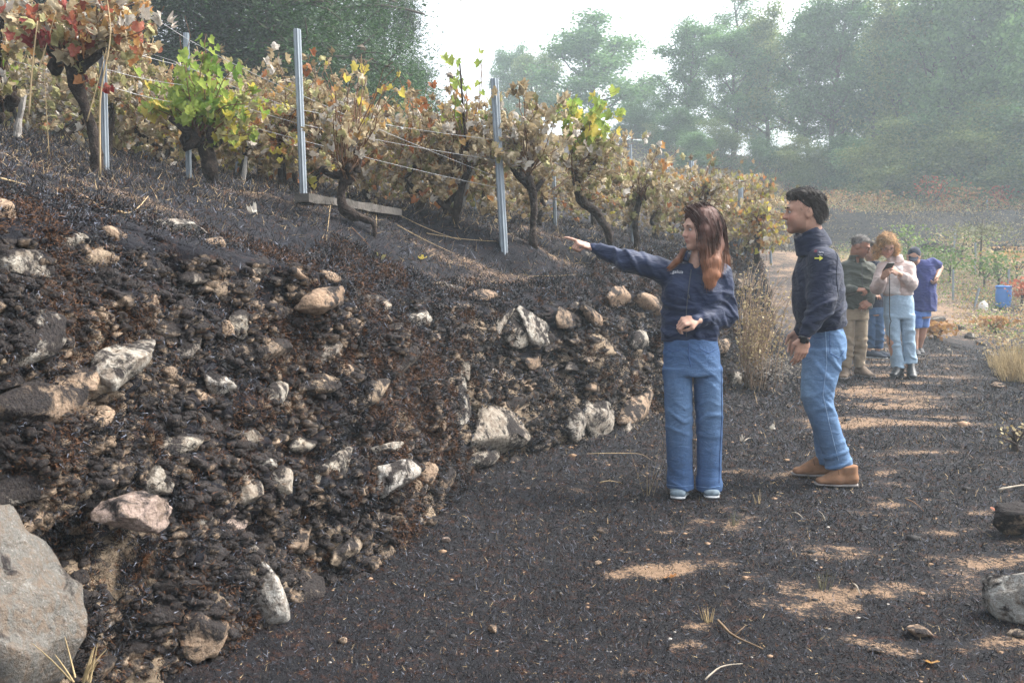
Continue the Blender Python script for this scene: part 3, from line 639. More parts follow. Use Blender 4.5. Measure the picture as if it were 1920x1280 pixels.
bsh = [(1180, 55, 195, 'low dark bush under the lone broad oak'), (1225, 52, 236, 'pale bush on the hazy slope'), (1265, 50, 205, 'yellowish bush at the foot of the first tall oak'), (1345, 48, 235, 'dark bush under the treeline near the pine'), (1420, 46, 262, 'bush at the foot of the yellowish oak'),
       (1520, 44, 285, 'low bush below the bright gaps'), (1600, 43, 262, 'green bush below the dip in the treeline'), (1655, 41, 245, 'tall green bush left of the meadow centre'), (1715, 41, 225, 'tall green bush behind the red shrub'), (1775, 40, 240, 'rounded green bush right of the red shrub'),
       (1300, 47, 250, 'small dark bush below the tall bluish oak'), (1480, 45, 268, 'dark bush between the bright gaps'), (1565, 44, 258, 'thick bush closing the right end of the bright gaps'), (1830, 39, 215, 'large green bush near the right side of the meadow'), (1890, 38, 205, 'large green bush at the right edge of the meadow'), (1945, 37, 230, 'bush cut by the right edge')]
for i, (px, Y, top, lab) in enumerate(bsh): tree('bush', i % 2, px, Y, top, 1.5, 'green_bush', lab, 'bush', 'bushes at the foot of the far trees')
G2 = 'dark trees behind the vineyard terrace'
for var, px, Y, top, w, lab in [(1, -90, 17, -620, 1.3, 'black green conifer cut by the left edge'), (1, 60, 19, -560, 1.3, 'dark conifer behind the red leaved vine'), (1, 235, 18, -560, 1.2, 'dark conifer between the red leaved and the green vine'),
                                (1, 390, 20, -520, 1.3, 'dark conifer behind the green vine'), (0, 520, 19, -500, 1.25, 'soft green conifer behind the second tall stake'), (0, 628, 23, -380, 1.15, 'soft green conifer rising left of the dark oak'), (1, 470, 25, -420, 1.3, 'dark conifer in the second line behind the soft green ones')]:
    X = (px-960)/FPX*Y; tree('conifer', var, px, Y, top, w, 'conifer_tree', lab, 'tree', G2, base=tz(X, Y))
X = (738-960)/FPX*25; tree('darkoak', 0, 738, 25, -40, .62, 'oak_tree', 'dark lacy oak silhouetted against the white sky beside the conifers', 'tree', G2, base=tz(X, 25))
X = (775-960)/FPX*29; tree('darkoak', 0, 775, 29, 120, .8, 'oak_tree', 'smaller dark oak low at the right of the lacy oak', 'tree', G2, base=tz(X, 29), rz=2)

# ---- far field and meadow growth
def scatter_cards(name, label, cat, spots, mats, size, rs, asp=.5):
    mb = MB()
    for (x, y, z, r, hgt, n, mi) in spots:
        P = np.array([x, y, z])+np.abs(rs.randn(n, 1))*0+rs.randn(n, 3)*np.array([r, r, 0]); P[:, 2] = z+rs.rand(n)**1.4*hgt
        V, F = cards(P, size, rs, asp); mb.add(V, F, mi)
    o = link(name, mb.mesh(name, mats, False)); tag(o, label, cat, None, 'stuff'); return o
M_or = leaf_mat('orange_scrub', [(.2, (.20, .09, .03)), (.5, (.38, .20, .07)), (.8, (.50, .36, .14))], .3)
M_st = leaf_mat('dry_grass', [(.2, (.20, .15, .07)), (.5, (.36, .28, .14)), (.8, (.50, .42, .24))], .3)
M_gr = leaf_mat('field_green', [(.2, (.05, .10, .02)), (.5, (.12, .20, .04)), (.8, (.26, .36, .07))], .35)
M_rd = leaf_mat('red_scrub', [(.2, (.22, .05, .02)), (.5, (.42, .10, .04)), (.8, (.55, .22, .08))], .3)
M_bk = simple('charred_scrub', (.02, .018, .018), .8, .2, .4, 5)
rs = np.random.RandomState(9); sp = []
for _ in range(900):
    Y = rs.uniform(34.5, 47); px = rs.uniform(1340, 1960); X = (px-960)/FPX*Y; f = rs.rand()
    sp.append((X, Y, gz(X, Y)-.05, .28, rs.uniform(.2, .75), 34, 0 if f < .42 else 1 if f < .75 else 2 if f < .93 else 3))
scatter_cards('meadow_scrub', 'orange and straw coloured dry scrub on the meadow above the burnt bank', 'scrub', sp, [M_or, M_st, M_gr, M_rd], .075, rs)
sp = []
for _ in range(520):
    Y = rs.uniform(22.5, 33); px = rs.uniform(1560, 1960); X = (px-960)/FPX*Y; f = rs.rand()
    sp.append((X, Y, gz(X, Y)-.03, .22, rs.uniform(.12, .5), 26, 0 if f < .2 else 1 if f < .5 else 2))
for _ in range(200):
    Y = rs.uniform(15, 24); px = rs.uniform(1800, 1960)+max(0, 19-Y)*20; X = (px-960)/FPX*Y; f = rs.rand()
    sp.append((X, Y, gz(X, Y)-.03, .16, rs.uniform(.08, .35), 26, 0 if f < .25 else 1 if f < .85 else 2))
scatter_cards('field_undergrowth', 'mixed green and straw undergrowth in the lower field behind the blue barrel', 'undergrowth', sp, [M_or, M_st, M_gr], .055, rs)
sp = []
for _ in range(2600):
    Y = rs.uniform(31.6, 36.5); px = rs.uniform(1430, 1960); X = (px-960)/FPX*Y
    sp.append((X, Y, gz(X, Y)-.03, .16, rs.uniform(.05, .35), 12, 1 if rs.rand() < .34 else 0))
scatter_cards('charred_bank_scrub', 'blackened stalks on the far burnt bank', 'burnt scrub', sp, [M_bk, M_st], .06, rs, .3)
# slope left of the treeline: hazy tall grass
sp = []
for _ in range(500):
    Y = rs.uniform(38, 52); px = rs.uniform(1130, 1480); X = (px-960)/FPX*Y
    sp.append((X, Y, gz(X, Y)-.03, .3, rs.uniform(.2, .9), 26, 1 if rs.rand() < .7 else 2))
scatter_cards('slope_grass', 'tall hazy grass on the slope left of the far treeline', 'grass', sp, [M_or, M_st, M_gr], .09, rs, .3)
# countable small vines in the lower field
M_vstem = simple('vine_stem', (.05, .035, .028), .9, .2)
def bush_plant(name, label, cat, px, Y, hgt, wid, mat, n, group=None, stem=.35, size=.07, tilt=0, seed=0):
    rs = np.random.RandomState(seed+7); X = (px-960)/FPX*Y; z = gz(X, Y)
    o = empty(name, (X, Y, z-.02), label, cat, group); mb = MB()
    mb.tube(np.array([[0, 0, 0], [tilt*.4, .02, hgt*.3], [tilt, 0, hgt*stem+.1]]), [.03, .025, .015], 6)
    for _ in range(7):
        e = np.array([rs.randn()*wid*.5, rs.randn()*wid*.4, hgt*rs.uniform(.6, 1)]); mb.tube(np.array([[tilt, 0, hgt*stem*.9], e*[.5, .5, .8], e]), [.012, .008, .003], 4)
    link('stem', mb.mesh('stem', [M_vstem]), o)
    P = rs.randn(n, 3)*np.array([wid*.42, wid*.36, hgt*.2])+[tilt, 0, hgt*(stem+.35)]; P[:, 2] = np.clip(P[:, 2], .03, hgt)
    V, F = cards(P, size, rs, .8); q = link('foliage', mesh_np('foliage', V, F, [mat], False), o); tag(q, kind='stuff'); return o
fv = [(1738, 27, .9, .9, M_gr, 'leafy green vine right behind the man in the blue T-shirt'), (1780, 26, .9, .8, M_gr, 'green vine in the middle of the lower field'), (1800, 29, .8, .9, M_st, 'dry vine in the middle of the lower field'),
      (1845, 25, .8, .8, M_gr, 'yellow green vine left above the blue barrel'), (1872, 24.5, 1.0, .7, M_gr, 'brightest yellow green vine directly above the blue barrel'), (1905, 26, .9, .8, M_or, 'orange brown vine at the right edge of the field'), (1917, 22.5, .7, .5, M_rd, 'reddish dry vine right beside the blue barrel'),
      (1820, 31, .8, .9, M_gr, 'small green vine below the far stone row'), (1700, 30, .9, .9, M_gr, 'green vine behind the cap of the man in blue'), (1868, 18.2, .3, .35, M_or, 'low orange dry plant in front of the blue barrel'), (1757, 16.2, .3, .35, M_or, 'small dry leafy sprig beside the path behind the woman'),
      (1748, 37, 1.3, 1.0, M_rd, 'red leaved shrub on the meadow above the burnt bank'), (1805, 36.5, .9, .9, M_or, 'pale orange shrub right of the red shrub'), (1866, 36.5, 1.0, .5, M_rd, 'thin reddish shrub at the right of the meadow'), (1640, 38, .8, 1.0, M_or, 'yellow orange shrub at the left of the meadow'), (1560, 38, .8, 1.0, M_or, 'rusty shrub on the meadow just right of the tall man')]
for i, (px, Y, h, w, m, lab) in enumerate(fv): bush_plant('field_vine' if Y < 33 else 'shrub', lab, 'vine' if Y < 33 else 'shrub', px, Y, h, w, m, 260, 'small vines in the lower field' if Y < 33 else 'shrubs on the meadow', size=.08, seed=i)
# umbrella shaped little tree in front of the far bank
bush_plant('young_tree', 'young flat topped tree with thin trunk in front of the far burnt bank', 'tree', 1836, 27, 2.0, 1.3, M_st, 10, stem=.7, seed=40)
X = (1836-960)/FPX*27; rs = np.random.RandomState(3); P = rs.randn(700, 3)*np.array([.5, .4, .10])+[X, 27, at(1836, 432, 27).z]; V, F = cards(P, .08, rs, .6)
yt = [o for o in bpy.data.objects if o.get('label', '').startswith('young flat')][0]; q = link('crown', mesh_np('crown', V-np.array(yt.location), F, [leaf_mat('dull_green', [(.2, (.08, .09, .04)), (.8, (.25, .24, .12))])], False), yt)
# far low row of pale stones (each a stone of a low wall)
rowo = empty('low_stone_row', at(1800, 470, 29), 'low row of pale field stones at the foot of the far burnt bank', 'wall'); ro = rowo.location
for i, px in enumerate(list(range(1722, 1800, 11))+list(range(1868, 1930, 12))):
    Y = 29.5+random.uniform(-.2, .2); p = at(px, 466+random.uniform(-5, 5), Y); me = variants[i % 8]
    q = link('stone', me, rowo, p-ro, (random.random(), 0, random.random()*3), (.19*random.uniform(.7, 1.3), .15, .13)); q.scale = q.scale
# ---- blue barrel and white can
def lathe(profile, n=32):
    pr = np.array(profile); a = np.linspace(0, 2*np.pi, n, endpoint=False); V = np.stack([pr[:, 0, None]*np.cos(a), pr[:, 0, None]*np.sin(a), pr[:, 1, None]+0*a], -1).reshape(-1, 3)
    i = np.arange(len(pr)*n).reshape(len(pr), n); return V, np.stack([i[:-1], np.roll(i, -1, 1)[:-1], np.roll(i, -1, 1)[1:], i[1:]], -1).reshape(-1, 4)
M_blue = simple('blue_plastic', (.05, .22, .62), .4, .5, .08, 4); M_white = simple('white_plastic', (.75, .74, .70), .5, .4, .1, 6); M_dkring = simple('barrel_ring', (.04, .17, .5), .4, .5, .1, 5)
bp = on_ground(1880, 589); s = bp.y/22.
bo = empty('plastic_barrel', bp, 'bright blue plastic barrel standing at the end of the burnt path', 'barrel')
bo.scale = (s, s, s)
V, F = lathe([(0, 0), (.13, 0), (.145, .012), (.155, .06), (.164, .16), (.166, .24), (.163, .34), (.160, .41), (.150, .425), (.150, .44)]); link('body', mesh_np('body', V, F, [M_blue]), bo)
V, F = lathe([(.148, .438), (.166, .440), (.172, .452), (.172, .472), (.164, .482), (.12, .484), (.115, .478), (0, .478)]); link('lid', mesh_np('lid', V, F, [M_blue]), bo)
V, F = lathe([(.166, .425), (.174, .43), (.174, .445), (.166, .45)]); link('ring', mesh_np('ring', V, F, [M_dkring]), bo)
wp_ = on_ground(1843, 590); wo_ = empty('plastic_can', wp_, 'small white plastic can lying left of the blue barrel', 'can'); s = wp_.y/22.
wo_.scale = (s, s, s)
V, F = lathe([(0, 0), (.075, .0), (.095, .03), (.1, .09), (.092, .15), (.06, .19), (.035, .205), (0, .206)], 20); link('body', mesh_np('body', V, F, [M_white]), wo_)
V, F = lathe([(0, .2), (.032, .2), (.032, .23), (0, .232)], 14); link('cap', mesh_np('cap', V, F, [M_white]), wo_)
# ---- smoke haze
hv = NT('haze_air'); hv.N.remove(hv.b); pv = hv.n('ShaderNodeVolumePrincipled'); pv.inputs['Color'].default_value = (.80, .93, 1, 1); pv.inputs['Density'].default_value = .0034; pv.inputs['Anisotropy'].default_value = .25
hv.L.new(pv.outputs[0], hv.out.inputs['Volume'])
bm = bmesh.new(); bmesh.ops.create_cube(bm, size=1); me = bpy.data.meshes.new('haze'); bm.to_mesh(me); bm.free(); me.materials.append(hv.m)
hz = link('haze', me, None, (0, 100, 8.5)); hz.scale = (460, 260, 33); tag(hz, 'thin pale smoke haze hanging over the valley', 'haze', None, 'stuff')
# ================================================================== grapevines, stakes, wires
def leaf_shape(seed, curl=0., fold=0., crumple=0., fine=True):
    """five-lobed vine leaf in the XZ plane, stalk at the origin, tip towards -Z; unit about 1 long"""
    r = np.random.RandomState(seed)
    lob = [(-.10, .10), (-.36, .24), (-.50, .05), (-.42, -.12), (-.56, -.36), (-.34, -.44), (-.24, -.62), (0, -.92), (.24, -.62), (.34, -.44), (.56, -.36), (.42, -.12), (.50, .05), (.36, .24), (.10, .10)]
    out = []
    for i, (x, z) in enumerate(lob):
        out.append((x, z))
        if fine and i < len(lob)-1:
            x2, z2 = lob[i+1]; out.append(((x+x2)*.5*(1.0+r.uniform(-.07, .07)), (z+z2)*.5+r.uniform(-.03, .03)))
    out = np.array(out); V = [(0, 0, 0), (0, 0, -.45)]+[(x, 0, z) for x, z in out]+[(x*.55, 0, z*.55-.15) for x, z in out]
    V = np.array(V, float); n = len(out); F = []
    for i in range(n-1): F.append((2+i, 3+i, 3+i+n, 2+i+n))
    T = [(1, 2+i+n, 3+i+n) for i in range(n-1)]+[(0, 2, 2+n), (0, 1+n+n, 1+n), (0, 2+n, 1), (0, 1, 1+n+n)]
    x, z = V[:, 0].copy(), V[:, 2].copy()
    V[:, 1] += fold*np.abs(x)*.9+curl*(x**2+(z+.4)**2)*1.2+crumple*.35*vnoise(np.stack([x*5+seed, z*5, 0*x], -1))
    if crumple:
        a = crumple*x*2.6; V[:, 0] = np.sin(a)/max(crumple*2.6, .1)*1.0; V[:, 1] += (1-np.cos(a))/max(crumple*2.6, .1)
        b = (z+.3)*crumple*1.6; V[:, 2] = -.3+np.sin(b)/(crumple*1.6); V[:, 1] += (1-np.cos(b))/(crumple*1.6)*.8
    return V, [np.array(F), np.array(T)]
LM = {'green': leaf_mat('fresh_vine_leaf', [(.2, (.09, .17, .03)), (.5, (.18, .29, .055)), (.8, (.36, .43, .10))], .45, 2.), 'brown': leaf_mat('scorched_vine_leaf', [(.15, (.16, .115, .06)), (.45, (.36, .275, .155)), (.7, (.50, .41, .26)), (.9, (.60, .52, .38))], .3, 14.),
      'olive': leaf_mat('olive_dry_leaf', [(.2, (.16, .15, .06)), (.5, (.31, .29, .12)), (.8, (.45, .42, .21))], .3, 14.), 'orange': leaf_mat('orange_vine_leaf', [(.2, (.28, .10, .04)), (.5, (.42, .19, .07)), (.8, (.50, .33, .12))], .4, 8.),
      'red': leaf_mat('red_vine_leaf', [(.2, (.16, .02, .02)), (.5, (.30, .05, .045)), (.8, (.42, .16, .09))], .4, 8.), 'grey': leaf_mat('ash_grey_leaf', [(.2, (.22, .18, .14)), (.5, (.42, .37, .31)), (.8, (.60, .56, .50))], .25, 12.), 'yellow': leaf_mat('yellow_vine_leaf', [(.2, (.35, .33, .05)), (.5, (.52, .46, .08)), (.8, (.62, .5, .12))], .45, 8.)}
LEAF = {}
for k, m in LM.items():
    dry = k in ('brown', 'olive', 'grey'); LEAF[k] = []
    for j in range(5):
        V, F = leaf_shape(j+1+hash(k) % 1, curl=.25 if dry else .18, fold=.55 if dry else .25, crumple=([.5, .8, 1.05, .7, 1.2][j] if dry else [.12, .25, .3, .2, .15][j]))
        LEAF[k].append(mesh_np('leaf', V, F, [m], True))
def leafV(k, j, dry): return leaf_shape(j+1, curl=.25, fold=.5, crumple=([.6, .9, 1.1][j % 3] if dry else .25), fine=False)
M_vine = NT('gnarled_vine_bark'); g_ = M_vine.coord('World')
_nz = M_vine.noise(16, 6, .7, g_, 1.5); M_vine.base(M_vine.ramp(_nz, [(.35, (.016, .013, .012)), (.55, (.05, .036, .03)), (.72, (.14, .11, .09))]), .9, .2)
M_vine.bump(M_vine.math('ADD', _nz, M_vine.noise(60, 4, .7, g_, .5)), 1., .02); M_vine = M_vine.m
M_cane = simple('vine_cane', (.16, .085, .045), .7, .3, .5, 12)
M_wood = simple('weathered_wood', (.33, .31, .29), .85, .2, .4, 5, .7, 60, .01)
M_zinc = simple('galvanised_steel', (.25, .29, .33), .5, .4, .18, 6, .1, 40, .002)
M_wire = simple('wire', (.42, .42, .43), .45, .5, .1, 5)
def curve(a, b, sag, n=7, rs=None, wob=.03):
    q = np.linspace(0, 1, n)[:, None]; P = a*(1-q)+b*q+np.array([0, 0, 1])*sag*4*q*(1-q)
    if rs is not None: P = P+np.cumsum(rs.randn(n, 3)*wob*.35, 0)*(q > 0)*(q < 1)
    return P
def vine(label, trunk, zones, seed, group='front row of grapevines beside the wall', arms=(), indiv=True, joined=0):
    """trunk: [(px,py,Y,r_px)], zones: [(px0,py0,px1,py1,n,classes,size_m)]"""
    rs = np.random.RandomState(seed)
    T = np.array([at(p[0], p[1], p[2]) for p in trunk]); R = np.array([p[3]*p[2]/FPX*.58 for p in trunk])
    b = T[0].copy(); X, Y = b[0], b[1]; zt = tz(X, Y)
    o = empty('grapevine', (b[0], b[1], min(b[2], zt)), label, 'grapevine', group); off = np.array(o.location)
    T[0][2] = zt-.05
    def dense(P, Rr, k=5):
        s = np.linspace(0, len(P)-1, (len(P)-1)*k+1); i = np.arange(len(P))
        Q = np.stack([np.interp(s, i, P[:, c]) for c in range(3)], -1); 
        for _ in range(2): Q[1:-1] = (Q[:-2]+2*Q[1:-1]+Q[2:])/4
        return Q, np.interp(s, i, Rr)*(1+.18*vnoise(np.stack([s*1.3, s*0+seed, s*0], -1)))
    mb = MB(); Q, r = dense(T, R); mb.tube(Q, r, 16, jit=.55, seed=seed); head = T[-1]
    for c in range(4):       # knuckles
        h = head+rs.randn(3)*R[-1]*1.0; V, F = tube(np.array([h-[0, 0, R[-1]], h, h+[0, 0, R[-1]]]), np.array([.5, .95, .5])*R[-1]*rs.uniform(.7, 1.0), 9, jit=.6, seed=c+seed); mb.add(V, F)
    for a in arms:
        A = np.array([at(*p[:3]) for p in a]); Q, r = dense(A, np.array([p[3]*p[2]/FPX*.6 for p in a])); mb.tube(Q, r, 12, jit=.5, seed=seed+3)
    link('trunk', mb.mesh('trunk', [M_vine], off=off), o, (0, 0, 0))
    cm = MB(); LV = []; lm = MB(); k = 0; cls = sorted({c for z in zones for c in z[5]})
    Ym = T[-1][1]
    for (x0, y0, x1, y1, n, classes, size) in zones:
        n = int(n*1.5); nc = max(3, n//9)
        for c in range(nc):
            px, py = rs.uniform(x0, x1), rs.uniform(y0, y1); e = np.array(at(px, py, Ym+rs.uniform(-.32, .32)))
            st = head+rs.randn(3)*.03; cc = curve(st, e, rs.uniform(-.02, .14), 8, rs, .05); cm.tube(cc, np.linspace(.006, .0018, 8), 5)
            for q in range(max(1, n//nc)):
                t = rs.uniform(.38, 1.0)*7; i = min(6, int(t)); p = cc[i]+(cc[i+1]-cc[i])*(t-i)
                p = p+rs.randn(3)*.035*np.array([1, 1, .6]); kk = classes[rs.randint(len(classes))]; j = rs.randint(5); dry = kk in ('brown', 'olive', 'grey')
                cm.tube(np.array([cc[i], p]), [.0012, .0009], 3)
                s = size*rs.uniform(.5, .98); rz = rs.uniform(0, 6.28); tilt = rs.uniform(-.5, .9) if dry else rs.uniform(.1, 1.2); roll = rs.uniform(-.6, .6)
                if not dry: rz = rs.uniform(-1.1, 1.1)+(3.14 if rs.rand() < .2 else 0)
                if indiv and k < 300:
                    lf = bpy.data.objects.new('leaf', LEAF[kk][j]); COL.objects.link(lf); lf.parent = o; lf.location = p-off; lf.rotation_euler = (tilt, roll, rz); lf.scale = (s, s, s); k += 1
                else:
                    V, F = leafV(kk, j, dry); Mx = np.array(Matrix.Rotation(rz, 3, 'Z') @ Matrix.Rotation(roll, 3, 'Y') @ Matrix.Rotation(tilt, 3, 'X'))
                    lm.add((V*s)@Mx.T+p, F, cls.index(kk))
    link('cane', cm.mesh('cane', [M_cane], off=off), o, (0, 0, 0))
    if lm.n: tag(link('foliage', lm.mesh('foliage', [LM[c] for c in cls], False, off), o, (0, 0, 0)), kind='stuff')
    return o
B = ['brown', 'brown', 'olive', 'grey', 'brown']; BG = ['brown', 'brown', 'brown', 'olive', 'grey', 'brown', 'brown', 'orange']; GR = ['green', 'green', 'green', 'yellow']
v1 = vine('thick black gnarled vine with red, rust and ash grey leaves at the top left', [(182, 330, 6.3, 26), (180, 290, 6.3, 19), (172, 240, 6.3, 17), (155, 190, 6.3, 18), (140, 150, 6.3, 26), (132, 115, 6.3, 26)],
     [(0, -40, 320, 45, 85, ['brown', 'red', 'orange', 'grey', 'brown', 'olive'], .095), (30, 30, 120, 110, 30, ['brown', 'red', 'olive', 'orange'], .095), (170, 10, 310, 120, 60, ['brown', 'orange', 'grey', 'brown', 'red', 'olive'], .095), (75, -30, 215, 90, 40, ['red', 'orange', 'brown', 'red'], .09), (165, 120, 240, 175, 9, ['red', 'brown', 'orange'], .08)], 1,
     arms=[[(140, 140, 6.3, 16), (170, 115, 6.25, 12), (198, 92, 6.2, 8)], [(135, 120, 6.3, 14), (122, 90, 6.3, 11), (128, 62, 6.3, 7)]])
v0 = vine('vine with a pale stump and fresh green and brown leaves cut by the left edge', [(-20, 262, 6.6, 22), (-8, 220, 6.6, 20), (4, 190, 6.6, 22)], [(-60, 80, 60, 140, 34, ['green', 'green', 'olive', 'brown'], .09), (-60, -10, 40, 80, 50, BG, .09), (-40, 130, 70, 190, 20, ['brown', 'olive', 'grey'], .08)], 2,
     arms=[[(4, 190, 6.6, 16), (-6, 110, 6.55, 13), (0, 30, 6.5, 12), (30, 32, 6.5, 11), (62, 60, 6.5, 8)]])
v2 = vine('bright green living vine between two steel stakes', [(400, 335, 7.4, 20), (392, 300, 7.4, 20), (378, 262, 7.4, 24)], [(238, 120, 400, 210, 75, GR, .095), (330, 90, 400, 200, 40, ['green', 'green', 'green'], .09), (330, 25, 382, 75, 16, ['green'], .09), (385, 165, 535, 245, 85, GR+['green', 'olive'], .09), (400, 85, 475, 140, 16, ['green'], .085), (440, 200, 500, 262, 26, ['green', 'olive', 'yellow'], .085), (270, 190, 360, 225, 16, ['brown', 'orange', 'olive'], .07)], 3,
     arms=[[(378, 262, 7.4, 16), (350, 245, 7.3, 12), (318, 222, 7.3, 8)], [(378, 262, 7.4, 20), (360, 270, 7.3, 12), (345, 282, 7.3, 6)]])
v3 = vine('twisted vine with elbow shaped trunk and orange and brown leaves beside the grey plank', [(703, 440, 7.0, 6), (702, 418, 7.0, 9), (685, 410, 7.0, 13), (658, 405, 7.0, 16), (641, 385, 7.0, 14), (640, 350, 7.0, 13), (652, 325, 7.0, 18)],
     [(585, 160, 720, 260, 85, ['brown', 'orange', 'brown', 'olive', 'brown', 'grey', 'brown'], .075), (590, 235, 690, 300, 36, BG, .07), (652, 128, 700, 165, 9, ['yellow', 'brown', 'olive'], .075), (612, 105, 628, 130, 3, ['yellow', 'orange'], .08), (672, 92, 700, 112, 3, ['yellow'], .08), (735, 108, 755, 130, 3, ['yellow', 'orange'], .08), (700, 150, 740, 200, 12, ['orange', 'yellow', 'brown'], .07)], 4,
     arms=[[(652, 325, 7.0, 16), (625, 330, 7.0, 14), (602, 314, 7.0, 11)], [(668, 322, 7.0, 12), (675, 300, 7.0, 9), (645, 250, 7.0, 4)]])
v4 = vine('forked thin vine tied to the split white post with a tall green shoot', [(852, 402, 8.6, 10), (858, 380, 8.6, 11), (868, 345, 8.6, 9), (880, 312, 8.6, 9)],
     [(822, 170, 920, 260, 75, B+['orange'], .085), (830, 250, 960, 330, 60, B+['brown'], .08), (838, 70, 862, 150, 9, ['green'], .10), (868, 68, 890, 115, 5, ['green'], .10), (815, 160, 850, 230, 16, ['orange', 'brown', 'olive'], .085), (850, 165, 910, 210, 12, ['green', 'brown', 'yellow'], .085)], 5,
     arms=[[(852, 398, 8.6, 10), (830, 385, 8.6, 7), (810, 366, 8.5, 5)], [(880, 312, 8.6, 8), (872, 250, 8.5, 4), (862, 120, 8.5, 2)]])
v5 = vine('straight trunked vine with hanging brown leaves right of the large fluted stake', [(1000, 470, 8.6, 15), (998, 430, 8.6, 12), (1003, 395, 8.6, 14), (998, 352, 8.6, 14), (985, 325, 8.6, 12)],
     [(905, 165, 1080, 250, 120, B, .095), (900, 240, 1060, 310, 100, B, .09), (935, 160, 1000, 200, 20, B, .09)], 6, arms=[[(998, 355, 8.6, 11), (972, 330, 8.6, 9), (950, 305, 8.6, 6)], [(1000, 362, 8.6, 9), (1020, 335, 8.6, 6)]])
v6 = vine('leaning vine with a bright green crown above brown leaves', [(1150, 470, 9.4, 11), (1142, 435, 9.4, 13), (1120, 400, 9.4, 14), (1090, 378, 9.4, 16), (1078, 345, 9.4, 10), (1075, 318, 9.4, 9)],
     [(1040, 170, 1165, 250, 90, ['green', 'green', 'green', 'yellow'], .115), (1030, 240, 1230, 310, 110, B+['olive'], .09), (1060, 300, 1200, 380, 70, B+['olive'], .085)], 7, arms=[[(1078, 345, 9.4, 8), (1100, 325, 9.4, 6), (1120, 300, 9.4, 4)]])
v7 = vine('brown bushy vine behind the pointing hand', [(1195, 450, 10.4, 9), (1190, 410, 10.4, 9), (1200, 370, 10.4, 9)], [(1120, 270, 1290, 340, 120, B+['orange'], .085), (1130, 330, 1280, 430, 140, B+['olive'], .08)], 8)
v8 = vine('brown vine with a long thin shoot trailing right above the two people', [(1312, 450, 11.3, 9), (1308, 410, 11.3, 10), (1315, 375, 11.3, 12)], [(1230, 310, 1400, 370, 110, B+['orange'], .08), (1250, 360, 1420, 450, 150, B+['olive', 'orange'], .08), (1330, 318, 1442, 326, 16, ['brown', 'olive'], .07), (1345, 262, 1362, 310, 6, ['olive', 'brown'], .07)], 9)
v9 = vine('rust and yellow leaved vine at the corner of the wall beside the man', [(1420, 480, 12.6, 9), (1418, 440, 12.6, 9), (1425, 405, 12.6, 8)], [(1370, 380, 1490, 440, 120, ['brown', 'orange', 'yellow', 'brown', 'olive'], .08), (1375, 430, 1490, 500, 140, B+['orange', 'yellow'], .08)], 10)
# rows behind: prototypes with joined foliage
def proto_vine(seed, mixcls):
    rs = np.random.RandomState(seed); mb = MB(); h = .45
    T = np.array([[0, 0, -.05], [rs.randn()*.05, 0, .15], [rs.randn()*.1, 0, .32], [rs.randn()*.12, 0, h]]); s = np.linspace(0, 3, 13)
    Q = np.stack([np.interp(s, range(4), T[:, c]) for c in range(3)], -1); mb.tube(Q, np.linspace(.034, .022, 13), 9, jit=.5, seed=seed)
    cm = MB(); lm = MB(); cls = sorted(set(mixcls))
    for c in range(38):
        e = T[-1]+np.array([rs.randn()*.42, rs.randn()*.32, rs.uniform(-.42, .85)]); cc = curve(T[-1], e, rs.uniform(0, .15), 6, rs, .05); cm.tube(cc, np.linspace(.006, .002, 6), 4)
        for q in range(11):
            t = rs.uniform(.3, 1)*5; i = min(4, int(t)); p = cc[i]+(cc[i+1]-cc[i])*(t-i)+rs.randn(3)*.045; p[2] = max(p[2], .04)
            kk = mixcls[rs.randint(len(mixcls))]; dry = kk in ('brown', 'olive', 'grey'); V, F = leafV(kk, rs.randint(3), dry)
            Mx = np.array(Matrix.Rotation(rs.uniform(0, 6.28), 3, 'Z') @ Matrix.Rotation(rs.uniform(-.6, .6), 3, 'Y') @ Matrix.Rotation(rs.uniform(-.3, 1.), 3, 'X')); lm.add((V*rs.uniform(.05, .085))@Mx.T+p, F, cls.index(kk))
    return mb.mesh('trunk', [M_vine]), cm.mesh('cane', [M_cane]), lm.mesh('foliage', [LM[c] for c in cls], False)
PV = [proto_vine(61, B), proto_vine(62, B+['olive', 'olive']), proto_vine(63, BG), proto_vine(64, ['brown', 'olive', 'grey']), proto_vine(65, ['brown', 'orange', 'yellow', 'olive', 'brown', 'brown', 'grey'])]
def back_vine(X, Y, i, label, group, sc=1., z=None):
    o = empty('grapevine', (X, Y, (tz(X, Y) if z is None else z)-.02), label, 'grapevine', group, random.random()*6.28); o.scale = (sc*random.uniform(.9, 1.15),)*2+(sc*random.uniform(.8, 1.1),)
    t_, c_, f_ = PV[i % 5]; link('trunk', t_, o); link('cane', c_, o); tag(link('foliage', f_, o), kind='stuff')
    return o
rw = random.Random(4)
LANDM = [(10, 'the cut off stump'), (180, 'the black gnarled trunk'), (290, 'the left end of the green vine'), (354, 'the stake in the green vine'), (455, 'the whitish peg'), (569, 'the tallest stake'), (650, 'the elbow shaped trunk'), (740, 'the plank end'), (800, 'the second row stake'), (868, 'the split white post'), (940, 'the thick fluted stake'), (1003, 'the straight trunk'), (1085, 'the leaning trunk'), (1190, 'the stake above the arm'), (1250, 'the woman\'s shoulder'), (1310, 'the woman\'s head'), (1390, 'the stake left of the man'), (1440, 'the wall corner')]
